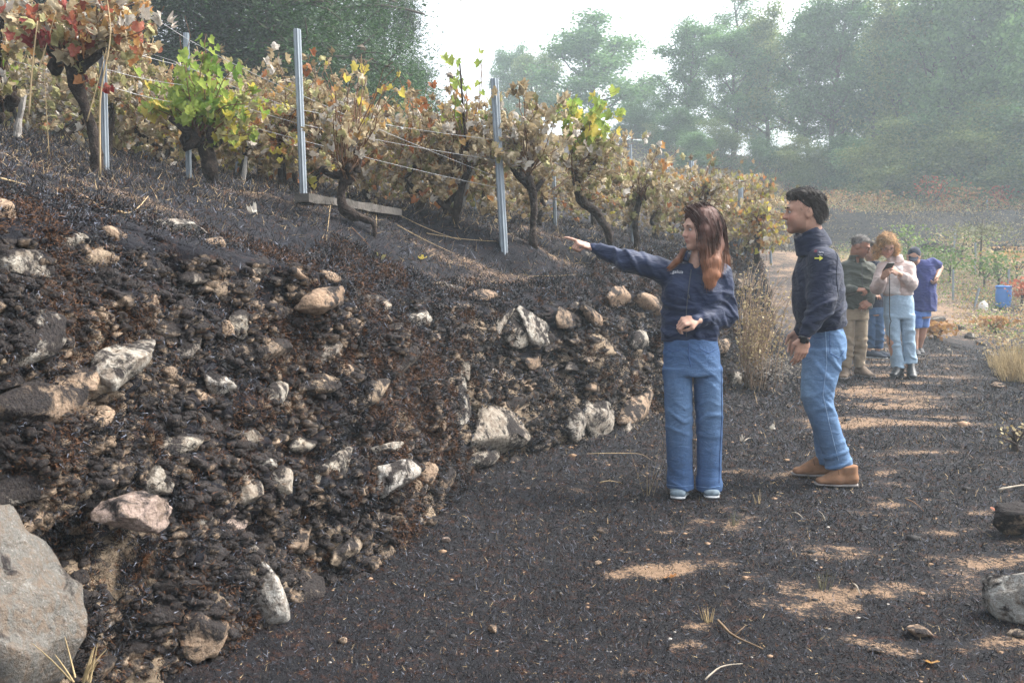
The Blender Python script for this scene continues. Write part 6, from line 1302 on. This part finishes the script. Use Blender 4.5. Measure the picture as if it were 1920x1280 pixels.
eB = G_(1632, 545, .05); wB = G_(1632, 566, -.16); S.cap(G_(1628, 502, .08), eB, .05, .042); S.cap(eB, wB, .04, .028); hand(S, wB, nrm((-.7, -.5, -.3)), nrm((0, -.7, .7)), 1, [.5, .6, .6, .6], 1.05)
for a, b, c in (((1588, 590, .05), (1590, 645, .03), (1585, 695, .05)), ((1612, 590, .05), (1612, 645, .03), (1610, 692, .05))): S.cap(G_(*a), G_(*b), .08, .055); S.cap(G_(*b), G_(*c), .052, .04)
V, F = S.build(); put('body', (V, F), M_skin, p2, off, skin_colors(V, [(Mh, hc, 1.03)], SK['m2'], True)); eyes(Lh, Mh, 1.03, p2, off, True, simple('grey_brow', (.1, .09, .085), .8))
S = Sdf(.007); S.loft([(G_(1605, 487, .05), (.08, .08)), (G_(1605, 494, .05), (.18, .10)), (G_(1605, 515, .05), (.205, .12)), (G_(1603, 550, .03), (.20, .135)), (G_(1603, 577, .03), (.195, .13))], X1, .03, .02)
S.cap(G_(1584, 504, .05), eA, .082, .07, .03); S.cap(eA, wA, .068, .045, .03); S.cap(G_(1629, 505, .08), eB, .08, .068, .03); S.cap(eB, wB, .066, .045, .03); S.tube(G_(1606, 490, .03), G_(1606, 478, .03), (.09, .09), (.08, .085), X1, .01, .006)
S.tube(G_(1612, 492, -.06), G_(1612, 482, -.06), (.02, .05), (.04, .05), X1, .01, .01, sub=True); S.wr += [wrinkle(.010, 50, (.3, .1, 1), 2.2), folds(.006, (7, 7, 5), 1)]
o, V, F = put('jacket', S.build(), M_gj, p2, off); bj = bvh(V, F); stitch(bj, [(1616, 494), (1617, 530), (1618, 574)], .004, 'zip', M_met, p2, off)
S = Sdf(.007); S.loft([(G_(1602, 574, .03), (.16, .11)), (G_(1601, 598, .03), (.17, .12))], X1)
for L_ in (((1589, 600, .03, .085, .1), (1589, 640, .01, .075, .085), (1586, 688, .03, .066, .07)), ((1613, 600, .04, .085, .1), (1614, 640, .02, .074, .085), (1611, 688, .03, .062, .07))): S.loft([(G_(a, b, c_), (d, e_)) for a, b, c_, d, e_ in L_], X1, .015, .012)
S.wr += [wrinkle(.014, 60, (.3, .1, 1), 2.7, -.1, .5), folds(.005, (9, 9, 5), 3)]; put('trousers', S.build(), M_kh, p2, off)
for hl, tp in (((1587, 696), (1581, 707)), ((1606, 697), (1632, 702))):
    h_, t_ = np.array(at(*hl, Yg+.08)), np.array(at(*tp, Yg-.12)); h_[2] = gz(h_[0], h_[1]); t_[2] = gz(t_[0], t_[1]); shoe(p2, off, h_, h_+nrm(t_-h_)*.28, .105, .12, M_brn, M_sole, 'boot', .028, h=.006)
S = Sdf(.006); e = lambda p, r, k=.02, sub=False: S.ell(Lh(*p), np.array(r)*1.03, Mh, k, sub); e((0, -.026, .046), (.077, .090, .080)); e((0, .02, .085), (.055, .055, .035)); e((0, .108, -.005), (.085, .065, .085), .012, True)
for x in (-1, 1): e((x*.09, .025, -.045), (.045, .055, .045), .01, True)
S.wr += [lambda P: (.003*vnoise(P*60)).astype(f4)]; V, F = S.build(); put('hair', (V, F), M_hair, p2, off, np.array((.12, .115, .115))*(1+.5*fbm(V*25, 2)[:, None])); V, F = fuzz(V, F, 1800, .030, .002, RS, .3, .8, None, .5); tag(link('hair_strands', mesh_np('hair_strands', V-off, F, [M_hair], True, col=np.array((.17, .165, .165))*(1+.8*fbm(V*30, 2)[:, None])), p2, (0, 0, 0)), kind='stuff')
def glasses(L, parent, off, mat):
    mb = MB()
    for x in (-1, 1):
        a = np.linspace(0, 6.283, 15); mb.tube(np.array([L(x*.031+.022*math.cos(t), .106, .008+.016*math.sin(t)) for t in a]), .0016, 5, cap=False); mb.tube(np.array([L(x*.053, .105, .012), L(x*.074, .07, .012), L(x*.079, .0, .008)]), .0018, 5)
    mb.tube(np.array([L(-.009, .107, .012), L(.009, .107, .012)]), .0016, 5); link('glasses', mb.mesh('glasses', [mat], off=off), parent, (0, 0, 0))
glasses(Lh, p2, off, M_met)
# blonde woman with the phone
Yb = 11.05
def K(px, py, dy=0.): return np.array(at(px, py, Yb+dy))
off = np.array(on_ground(1693, 708)); off[1] = Yb; p3 = empty('person', off, 'woman with curly blonde hair, pale pink jacket and light jeans typing on a phone', 'person')
hc = K(1663, 461, -.02); hf = nrm((-.10, -.86, -.50)); S = Sdf(.007); Mh, Lh = head(S, hc, hf, nrm((-.1, -.45, 1)), 1.); S.cap(Lh(0, -.03, -.05), K(1677, 490, .06), .05, .055)
S.loft([(K(1680, 497, .06), (.13, .08)), (K(1682, 530, .06), (.13, .09)), (K(1684, 560, .06), (.14, .10))], X1)
eA = K(1645, 540, -.02); wA = K(1657, 518, -.27); eB = K(1708, 532, -.03); wB = K(1684, 512, -.27)
S.cap(K(1656, 500, .06), eA, .045, .037); S.cap(eA, wA, .035, .025); S.cap(K(1704, 500, .06), eB, .045, .037); S.cap(eB, wB, .035, .025)
hand(S, wA, nrm(K(1667, 505, -.34)-wA), nrm((-.5, -.8, .2)), -1, [.7, .7, .75, .8], .95); hand(S, wB, nrm(K(1668, 503, -.33)-wB), nrm((.6, -.8, .2)), 1, [.6, .7, .75, .8], .95)
for a, b, c in (((1672, 590, .05), (1673, 640, .03), (1681, 690, .05)), ((1700, 590, .05), (1704, 640, .03), (1707, 692, .05))): S.cap(K(*a), K(*b), .08, .055); S.cap(K(*b), K(*c), .052, .036)
V, F = S.build(); put('body', (V, F), M_skin, p3, off, skin_colors(V, [(Mh, hc, 1.)], SK['b'])); eyes(Lh, Mh, 1., p3, off, False, M_brow1); glasses(Lh, p3, off, M_met)
S = Sdf(.007); S.loft([(K(1680, 487, .06), (.08, .075)), (K(1681, 494, .06), (.165, .09)), (K(1682, 515, .06), (.185, .11)), (K(1683, 542, .05), (.175, .118)), (K(1684, 553, .05), (.172, .118))], X1, .025, .02)
S.cap(K(1657, 503, .05), eA, .08, .075, .03); S.cap(eA, wA+(eA-wA)*.3, .072, .055, .03); S.cap(K(1703, 503, .05), eB, .08, .075, .03); S.cap(eB, wB+(eB-wB)*.3, .072, .055, .03)
S.tube(K(1679, 492, .02), K(1677, 480, .02), (.09, .085), (.085, .08), X1, .01, .008); S.tube(K(1678, 492, -.08), K(1676, 478, -.09), (.02, .06), (.05, .06), X1, .01, .01, sub=True); S.tube(K(1676, 545, -.1), K(1673, 500, -.1), (.035, .04), (.02, .04), X1, .01, .01, sub=True)
S.wr += [wrinkle(.010, 60, (.4, .1, 1), 1.2), folds(.006, (8, 8, 6), 2)]; o, V, F = put('jacket', S.build(), M_pk, p3, off); bj = bvh(V, F)
stitch(bj, [(1690, 500), (1688, 525), (1690, 548)], .003, 'seam', simple('pink_seam', (.38, .29, .28), .9), p3, off); stitch(bj, [(1693, 500), (1712, 498)], .003, 'pocket_flap', simple('pink_seam', (.38, .29, .28), .9), p3, off)
S = Sdf(.007); S.loft([(K(1679, 500, .03), (.10, .08)), (K(1678, 550, .03), (.13, .10))], X1); put('white_top', S.build(), M_wt, p3, off)
S = Sdf(.007); S.loft([(K(1684, 544, .05), (.145, .105)), (K(1685, 565, .05), (.165, .12)), (K(1686, 595, .05), (.172, .12))], X1)
for L_ in (((1672, 590, .05, .086, .11), (1674, 625, .04, .074, .09), (1679, 655, .04, .066, .075), (1683, 688, .05, .074, .08)), ((1700, 590, .05, .086, .11), (1702, 625, .04, .074, .09), (1705, 655, .04, .066, .075), (1707, 680, .05, .074, .08))): S.loft([(K(a, b, c_), (d, e_)) for a, b, c_, d, e_ in L_], X1, .015, .012)
S.wr += [wrinkle(.011, 60, (.3, .1, 1), 2.1, .1, .6), folds(.005, (9, 9, 4), 6)]; put('jeans', S.build(), M_dn3, p3, off)
for hl, tp in (((1690, 697), (1672, 704)), ((1706, 697), (1711, 710))):
    h_, t_ = np.array(at(*hl, Yb+.08)), np.array(at(*tp, Yb-.10)); h_[2] = gz(h_[0], h_[1])+.03; t_[2] = gz(t_[0], t_[1])+.01; shoe(p3, off, h_, h_+nrm(t_-h_)*.255, .09, .14, M_blk, M_dkrub, 'ankle_boot', .016, h=.006, heelh=.028)
S = Sdf(.006); e = lambda p, r, k=.02, sub=False: S.ell(Lh(*p), np.array(r), Mh, k, sub); e((0, -.03, .040), (.086, .098, .084)); e((0, .02, .085), (.062, .055, .035)); e((-.078, -.01, -.045), (.034, .055, .08)); e((.078, -.01, -.045), (.034, .055, .08)); e((0, -.08, -.05), (.08, .05, .08))
e((0, .095, -.035), (.058, .07, .09), .012, True); rs = np.random.RandomState(4); curls_hair(S, Lh, Mh, 170, rs, (.022, .022, .03), lambda p: not (p[1] > .045 and abs(p[0]) < .055 and p[2] < .09))
for _ in range(60):
    x = rs.choice([-1, 1]); S.ell(Lh(x*rs.uniform(.075, .12), rs.uniform(-.06, .05), rs.uniform(-.12, 0)), np.array([.018, .018, .026])*rs.uniform(.7, 1.3), Mh, .008)
V, F = S.build(); put('hair', (V, F), M_hair, p3, off, np.clip(np.array((.34, .20, .095))*(1+.9*fbm(V*22, 2)[:, None]), .02, 1), 0); V, F = fuzz(V, F, 3800, .045, .0026, RS, .7, .9, None, .5); tag(link('hair_strands', mesh_np('hair_strands', V-off, F, [M_hair], True, col=np.clip(np.array((.46, .30, .16))*(1+.8*fbm(V*16, 2)[:, None]), .02, 1)), p3, (0, 0, 0)), kind='stuff')
# phone and its strap: held, so things of their own
bm = bmesh.new(); bmesh.ops.create_cube(bm, size=1); bmesh.ops.bevel(bm, geom=bm.edges[:], offset=.06, segments=3, affect='EDGES'); me = bpy.data.meshes.new('phone'); bm.to_mesh(me); bm.free(); me.materials.append(M_blk)
ph = tag(link('phone', me, None, Vector(K(1666, 501, -.33)), (math.radians(-38), 0, .1), (.078, .155, .012)), 'dark mobile phone held in both hands by the blonde woman', 'phone')
Pst = np.array([K(1668, 508, -.33), K(1668, 545, -.33), K(1668, 590, -.33), K(1669, 597, -.33), K(1671, 602, -.33), K(1669, 606, -.33), K(1668, 612, -.33), K(1668, 645, -.33)]); V, F = tube(Pst-Pst[0], .0055, 6)
tag(link('phone_strap', mesh_np('phone_strap', V, F, [M_blk]), None, Vector(Pst[0])), 'thin black strap hanging down from the blonde woman\'s phone', 'strap')
# man in blue, turned away, bending
Yz = 13.6
def Z(px, py, dy=0.): return np.array(at(px, py, Yz+dy))
off = np.array(on_ground(1722, 664)); off[1] = Yz; p4 = empty('person', off, 'man in dark cap, violet blue T-shirt and blue shorts half hidden behind the blonde woman', 'person')
hc = Z(1713, 482, -.05); S = Sdf(.008); Mh, Lh = head(S, hc, nrm((-.4, -.8, -.5)), (0, -.3, 1), 1.05, True); S.cap(Lh(0, -.03, -.05), Z(1724, 498, .05), .055, .065)
S.loft([(Z(1728, 500, .05), (.17, .1)), (Z(1726, 550, .05), (.16, .12)), (Z(1722, 595, .05), (.16, .12))], X1); eB = Z(1762, 502, .1); wB = Z(1757, 518, -.05); S.cap(Z(1750, 494, .05), eB, .05, .045); S.cap(eB, wB, .044, .032); hand(S, wB, nrm((-.3, -.5, -.8)), nrm((1, -.3, 0)), 1, [.8, .9, .9, .9], 1.1)
eA = Z(1700, 530, .0); S.cap(Z(1708, 497, .05), eA, .05, .045); S.cap(eA, Z(1705, 555, -.1), .044, .035)
for a, b, c in (((1713, 600, .05), (1714, 630, .05), (1716, 662, .05)), ((1730, 600, .12), (1727, 630, .2), (1722, 656, .3))): S.cap(Z(*a), Z(*b), .085, .058); S.cap(Z(*b), Z(*c), .055, .038)
V, F = S.build(); put('body', (V, F), M_skin, p4, off, skin_colors(V, [(Mh, hc, 1.05)], SK['m'], True))
S = Sdf(.008); S.loft([(Z(1727, 488, .05), (.13, .08)), (Z(1728, 497, .05), (.20, .11)), (Z(1729, 530, .05), (.19, .15)), (Z(1728, 582, .05), (.195, .16))], X1, .03, .02); S.cap(Z(1748, 494, .05), Z(1757, 497, .07), .085, .075, .03); S.cap(Z(1708, 500, .05), Z(1702, 525, .02), .09, .08, .03); S.wr += [wrinkle(.012, 40, (1, .2, .4), 2.), folds(.006, (8, 8, 3), 2)]; put('t_shirt', S.build(), M_pb, p4, off)
S = Sdf(.008); S.loft([(Z(1723, 575, .05), (.17, .13)), (Z(1722, 592, .05), (.17, .14))], X1); S.loft([(Z(1715, 590, .05), (.11, .13)), (Z(1714, 613, .05), (.10, .12))], X1); S.loft([(Z(1729, 590, .12), (.10, .13)), (Z(1728, 613, .15), (.10, .12))], X1); S.wr += [folds(.007, (9, 9, 5), 4)]; put('shorts', S.build(), M_bs, p4, off)
for c in ((1716, 664, .05), (1723, 660, .3)):
    h_ = Z(*c); h_[2] = gz(h_[0], h_[1]); shoe(p4, off, h_+[0, .06, 0], h_+np.array([-.03, -.2, 0]), .1, .09, M_dkrub, M_sole, 'shoe', .024, h=.007)
S = Sdf(.007); S.ell(Lh(0, -.02, .045), (.086, .103, .085), Mh); S.tube(Lh(0, .07, .045), Lh(0, .15, .03), (.07, .008), (.055, .006), Mh[:, 0], .01, .01); S.plane_cut(Lh(0, 0, .012), -Mh[:, 2]); put('cap', S.build(), M_navyrib, p4, off)
# fourth: only legs and shoes show between the two
Yq = 13.3
def J(px, py, dy=0.): return np.array(at(px, py, Yq+dy))
off = np.array(on_ground(1637, 662)); off[1] = Yq; p5 = empty('person', off, 'person in dark blue jeans and navy shoes mostly hidden behind the grey haired man', 'person')
hc = J(1634, 470, 0); S = Sdf(.009); Mh, Lh = head(S, hc, nrm((.6, -.6, -.3)), (0, 0, 1), 1., True); S.cap(Lh(0, -.03, -.05), J(1636, 500, .05), .055, .06); S.loft([(J(1636, 500, .05), (.15, .1)), (J(1636, 560, .05), (.14, .11)), (J(1636, 590, .05), (.14, .11))], X1)
for x in (-1, 1): S.cap(J(1636+x*20, 502, .05), J(1636+x*21, 540, .08), .05, .04); S.cap(J(1636+x*21, 540, .08), J(1636+x*6, 552, -.12), .04, .03); hand(S, J(1636+x*6, 552, -.12), nrm((-x*.8, -.5, 0)), nrm((0, -.5, 1)), x, [.5]*4, 1.)
for x in (1628, 1645): S.cap(J(x, 590, .05), J(x+1, 625, .05), .08, .055); S.cap(J(x+1, 625, .05), J(x, 655, .05), .05, .038)
V, F = S.build(); put('body', (V, F), M_skin, p5, off, skin_colors(V, [], SK['m']))
S = Sdf(.009); S.loft([(J(1636, 490, .05), (.1, .08)), (J(1636, 500, .05), (.18, .10)), (J(1636, 575, .05), (.17, .12))], X1, .03)
for x in (-1, 1): S.cap(J(1636+x*20, 504, .05), J(1636+x*21, 540, .08), .07, .06); S.cap(J(1636+x*21, 540, .08), J(1636+x*8, 551, -.1), .06, .045)
put('jacket', S.build(), M_navyrib, p5, off); S = Sdf(.008); S.loft([(J(1637, 565, .05), (.15, .11)), (J(1637, 588, .05), (.16, .12))], X1)
for x in (1629, 1646): S.loft([(J(x, 588, .05), (.085, .10)), (J(x+2, 625, .03), (.075, .085)), (J(x+2, 652, .05), (.062, .07))], X1, .015)
S.wr += [wrinkle(.012, 60, (.3, .1, 1), 2.7, -.1, .5), folds(.005, (9, 9, 5), 3)]; put('jeans', S.build(), M_dn4, p5, off)
S = Sdf(.007); S.ell(Lh(0, -.024, .046), (.079, .092, .083), Mh); S.ell(Lh(0, .085, -.01), (.10, .07, .085), Mh, .012, True); V, F = S.build(); put('hair', (V, F), M_hair, p5, off, np.tile((.03, .025, .02), (len(V), 1)))
for hl, tp in (((1624, 664), (1642, 667)), ((1640, 659), (1659, 661))):
    h_, t_ = np.array(at(*hl, Yq)), np.array(at(*tp, Yq-.05)); h_[2] = gz(h_[0], h_[1]); t_[2] = gz(t_[0], t_[1]); shoe(p5, off, h_, h_+nrm(t_-h_)*.28, .1, .085, simple('navy_canvas', (.03, .04, .06), .8), M_solew, 'shoe', .022, h=.007)
print('people done', round(time.time()-T0, 1))
# ================================================================== boulders, loose stones, twigs, dry weeds
def gbase(px, py): return on_ground(px, py)
def ground_rock(px, py, wpx, hpx, label, mat, seed, rot=0., name='boulder', cat='boulder', sub=4, sink=.3, depth=.9):
    p = gbase(px, py+hpx*.5*(1-sink)); Y = p.y; W_, H_ = wpx*Y/FPX/2, hpx*Y/FPX/2
    me = rock_mesh(name, seed, sub=sub, planes=10, rough=.06, mats=[mat]); o = link(name, me, None, p+Vector((0, 0, H_*(1-sink*1.4))), (0, 0, rot), (W_, W_*depth, H_)); return tag(o, label, cat)
M_moss = stone_mat('mossy_granite', [(.2, (.36, .35, .32)), (.8, (.48, .47, .44))], .35, .6)
ground_rock(1935, 1108, 160, 150, 'large pale grey boulder with dark lichen cut by the right edge', M_moss, 81, .3, sub=5)
ground_rock(1932, 975, 140, 80, 'charred black boulder with a tan top cut by the right edge', MATS['t'] if False else stone_mat('charred_boulder', [(.2, (.36, .26, .18)), (.8, (.42, .32, .22))], 1.05, 0), 82, 1., sub=5)
ground_rock(1725, 1180, 56, 30, 'rounded tan stone on the path before the right edge boulders', MATS['t'], 83, .3, 'loose_stone', 'stone', 3)
for i, (px, py, w, h, m, lab) in enumerate([(1643, 1216, 30, 12, 't', 'flat tan stone left of the rounded one'), (1252, 1085, 16, 14, 't', 'small orange tan pebble on the large bare patch'), (1122, 1055, 16, 10, 't', 'small tan pebble left of the bare patch'), (924, 1178, 22, 18, 't', 'small tan stone low in the middle of the path'), (641, 1198, 20, 16, 't', 'small tan stone near the wall foot'),
        (838, 1010, 22, 16, 'k', 'small reddish stone by the wall foot'), (1480, 760, 14, 9, 't', 'tan pebble between woman and tall man'), (1395, 955, 14, 7, 'p', 'whitish chip in front of the woman'), (1490, 697, 12, 6, 'p', 'white chip below the man\'s hand'), (1868, 722, 34, 14, 't', 'elongated reddish tan stone at the right side of the path'), (1800, 612, 20, 10, 'p', 'pale stone on the path before the barrel'),
        (1757, 598, 34, 14, 'p', 'pale stone beside the shorts of the man in blue'), (1840, 640, 30, 10, 'p', 'flat pale slab at the path edge'), (1860, 662, 34, 14, 'p', 'pale edge stone by the dry grass'), (1822, 628, 26, 16, 's', 'dark stone on the path edge'), (1856, 683, 16, 8, 'p', 'small white stone below the path edge'), (1778, 655, 12, 6, 'p', 'tiny pale stone on the black path'),
        (1905, 1185, 40, 14, 's', 'low stone in front of the large right boulder'), (1130, 995, 24, 10, 't', 'flat tan stone near the wall centre'), (1560, 1000, 14, 6, 's', 'dark pebble behind the twig')]):
    ground_rock(px, py, w, h, lab, MATS[m], 120+i, i*.7, 'loose_stone', 'stone', 3)
# gravel, too many to count
rs = np.random.RandomState(31); ic = rock_mesh('tmp', 900, sub=1, planes=8); iv = np.array([v.co for v in ic.vertices]); fi = np.array([list(p.vertices) for p in ic.polygons]); bpy.data.meshes.remove(ic)
Pg, Ng, dg_ = sample_grid(np.stack([GX, GY, GZ], -1)[:, 4:], 2600, rs, lambda A: (A[..., 1] > 2.9)*(A[..., 1] < 15)*(np.abs(A[..., 0]) < .6*A[..., 1]+.3)*(to_sn(A[..., 0].ravel(), A[..., 1].ravel())[1].reshape(A.shape[:2]) < .1))
sz = rs.gamma(2., .0028, len(Pg))*np.clip(dg_/5, .7, 2); Vg = (iv[None]*np.array([1, 1, .6])*sz[:, None, None])+Pg[:, None]; Fg = fi[None]+(np.arange(len(Pg))*len(iv))[:, None, None]; mi = np.repeat(rs.choice([0, 1, 2], len(Pg), p=[.70, .26, .04]), len(fi))
tag(link('gravel', mesh_np('gravel', Vg.reshape(-1, 3), Fg.reshape(-1, 3), [simple('cinder', (.03, .028, .028), .8, .3, .5, 40), simple('tan_grit', (.30, .20, .13), .9, .2, .3, 40), simple('pale_grit', (.42, .38, .34), .9, .2, .3, 40)], True, mi)), 'fine grit and cinders scattered over the burnt path', 'gravel', None, 'stuff')
def gtwig(pts, r, lab, mat, name='twig', cat='twig', lift=.012, branch=None):
    P = np.array([np.array(gbase(*p))+[0, 0, lift] for p in pts]); s = np.linspace(0, len(P)-1, (len(P)-1)*4+1); P = np.stack([np.interp(s, range(len(P)), P[:, c]) for c in range(3)], -1); P[1:-1] = (P[:-2]+2*P[1:-1]+P[2:])/4
    P[:, 2] += .012*np.abs(np.sin(np.linspace(0, 3.1, len(P)))); mb = MB(); mb.tube(P, np.linspace(r, r*.4, len(P)), 6, jit=.3)
    if branch: i = len(P)//2; mb.tube(np.array([P[i], P[i]+np.array(branch)*.5, P[i]+np.array(branch)]), [r*.6, r*.4, r*.2], 5)
    return tag(link(name, mesh_np(name, np.vstack(mb.V)-P[0], [np.vstack(mb.Q), np.vstack(mb.Tr)], [mat], True), None, Vector(P[0])), lab, cat)
M_twig = simple('brown_twig', (.16, .11, .07), .8, .2, .4, 20); M_tp = simple('pale_twig', (.30, .26, .21), .8, .2, .3, 20)
gtwig([(1346, 1168), (1368, 1198), (1385, 1208), (1430, 1222)], .006, 'curved brown forked twig in the foreground of the path', M_twig, branch=(.05, .03, .03)); gtwig([(1322, 1280), (1350, 1262), (1392, 1250)], .0035, 'pale crooked twig at the bottom edge', M_tp)
gtwig([(1872, 922), (1892, 921), (1925, 912)], .010, 'pale stick at the right edge above the charred boulder', M_tp); gtwig([(1485, 965), (1506, 976)], .005, 'short white stick in front of the two people', M_tp); gtwig([(1125, 908), (1160, 908)], .004, 'short straight straw left of the woman\'s feet', M_straw)
gtwig([(1535, 962), (1548, 980)], .003, 'tiny splinter right of the short white stick', M_tp); gtwig([(1700, 940), (1732, 962)], .005, 'thin reddish twig right of the boots', M_cane); gtwig([(1395, 830), (1410, 824)], .005, 'small pale leafy bit between the feet', M_tp); gtwig([(1600, 1100), (1612, 1118)], .005, 'small pale splinter mid path', M_tp); gtwig([(1390, 640), (1420, 760)], .004, 'thin dry stem at the wall corner', M_straw)
gtwig([(1100, 855), (1200, 858), (1222, 866)], .002, 'long thin straw along the wall foot left of the woman', M_straw)
# tufts: grass clumps, each a plant
def tuft(px, py, hpx, n, lab, mat, seed, spread=.5, wid=.03, name='grass_tuft', r=.0018, curlf=.25, on=None):
    p = np.array(gbase(px, py)) if on is None else np.array(on); rs = np.random.RandomState(seed); H = hpx*p[1]/FPX; mb = MB()
    for _ in range(n):
        a = rs.uniform(0, 6.28); l = H*rs.uniform(.5, 1.1); d = np.array([math.cos(a), math.sin(a), 0]); b = d*wid*rs.rand(); sp = spread*rs.uniform(.2, 1); q = np.linspace(0, 1, 5)[:, None]; P = b+d*(q*sp*l)+np.array([0, 0, 1])*(q*l*(1-curlf*q*sp)); mb.tube(P, np.linspace(r, r*.3, 5), 3, cap=False)
    o = link(name, mesh_np(name, np.vstack(mb.V), np.vstack(mb.Q), [mat], True), None, Vector(p)); return tag(o, lab, 'grass')
M_gd = simple('dull_grass', (.15, .145, .09), .8, .2, .4, 20); M_st2_ = simple('dry_grass_blade', (.44, .34, .19), .8, .2, .3, 15)
tuft(1375, 985, 30, 12, 'dull green grass tuft in front of the woman', M_gd, 1); tuft(1545, 1105, 50, 12, 'greyish grass tuft in the middle foreground', M_gd, 2); tuft(1330, 1165, 30, 16, 'small dry tuft left of the forked twig', M_st2_, 3); tuft(1215, 930, 110, 7, 'few tall thin dry stems left of the woman\'s feet', M_st2_, 4, .35, r=.0010); tuft(1425, 945, 30, 6, 'tiny dry sprig right of the woman\'s feet', M_st2_, 5)
for i, (px, py, h) in enumerate([(1895, 715, 60), (1915, 712, 85), (1880, 705, 50), (1925, 705, 60), (1905, 700, 70), (1870, 690, 40), (1935, 720, 90), (1890, 690, 45)]):
    tuft(px, py, h, 70, ['tall pale dry grass tuft at the right edge of the path', 'tallest pale dry grass tuft at the right edge', 'short pale dry tuft on the path edge', 'dry tuft cut by the right edge', 'dry tuft behind the tallest one', 'low dry tuft nearest the pale edge stone', 'dry tuft touching the picture edge', 'small dry tuft beside the edge stones'][i], M_st2_, 20+i, .55, .12, r=.0035)
bush_plant('small_plant', 'pale green leafy sprig at the right edge of the path', 'plant', 1918, 7.0, .22, .2, M_st, 60, size=.025, seed=60)
tuft(150, 1262, 90, 12, 'yellowish dry weed at the bottom left before the wall', M_st2_, 9, .8, .03, r=.003, on=at(150, 1275, 2.25))
# fan of dead weeds at the corner of the wall
rs = np.random.RandomState(77); b0 = np.array(at(1402, 704, 9.9)); b0[2] = gz(b0[0], b0[1]); wo2 = empty('dead_weed', b0, 'tall fan of dry brown weed stalks at the corner of the wall beside the man', 'weed'); mb = MB(); lc = []
for i in range(70):
    fx = rs.uniform(0, 1); e = np.array(at(1398+fx*95+rs.randn()*6, rs.uniform(470, 600)+fx*40, 10.0+rs.uniform(-.5, .5))); s = b0+np.array([rs.uniform(-.05, .30)*fx*1.2, rs.uniform(-.2, .2), 0]); q = np.linspace(0, 1, 8)[:, None]
    P = s*(1-q)+e*q+np.array([-.10, 0, .05])*4*q*(1-q)*rs.rand(); P[1:-1] += rs.randn(6, 3)*.012; mb.tube(P-b0, np.linspace(.005, .002, 8), 4); 
    for _ in range(16): t = rs.uniform(.25, 1)*7; k = min(6, int(t)); lc.append(P[k]+(P[k+1]-P[k])*(t-k)+rs.randn(3)*.03)
link('stalks', mb.mesh('stalks', [simple('dead_stalk', (.27, .19, .13), .85, .2, .35, 15)]), wo2, (0, 0, 0)); V, F = cards(np.array(lc)-b0, .035, rs, .5); tag(link('dry_leaves', mesh_np('dry_leaves', V, F, [M_st], False), wo2, (0, 0, 0)), kind='stuff')
rs = np.random.RandomState(78)
bush_plant('dead_weed', 'low grey fluffy dead weed at the foot of the dry stalks', 'weed', 1440, 9.9, .35, .45, leaf_mat('grey_fluff', [(.2, (.16, .14, .12)), (.8, (.36, .33, .29))]), 900, size=.022, seed=70)
# fallen leaves on the slope and path
fl = [(712, 492, 'olive', 'pale green fallen leaf on the slope under the plank'), (795, 490, 'yellow', 'yellowish fallen leaf on the slope'), (1077, 468, 'yellow', 'yellow dry leaf hanging just below the pointing hand'), (1105, 482, 'grey', 'pale curled leaf below the hand'), (470, 405, 'grey', 'pale fallen leaf on the upper slope')]
for i, (px, py, k, lab) in enumerate(fl):
    h = hit(px, py)
    if h: q = link('fallen_leaf', LEAF[k][i % 5], None, Vector(h[0])+Vector((0, 0, .02)), (1.3, .2, i), .07); tag(q, lab, 'leaf')
for i, (px, py, k, lab) in enumerate([(1748, 1250, 'orange', 'small orange tan fallen leaf at the bottom right'), (1262, 1088, 'orange', 'orange leaf scrap on the bare patch'), (1395, 828, 'grey', 'pale leaf between the feet of the two people'), (1865, 958, 'red', 'reddish leaf at the right edge before the charred boulder'), (1445, 806, 'grey', 'pale leaf behind the woman\'s legs')]):
    q = link('fallen_leaf', LEAF[k][i % 5], None, gbase(px, py)+Vector((0, 0, .012)), (1.35, .1, i), .05); tag(q, lab, 'leaf')
print('script time', round(time.time()-T0, 1))
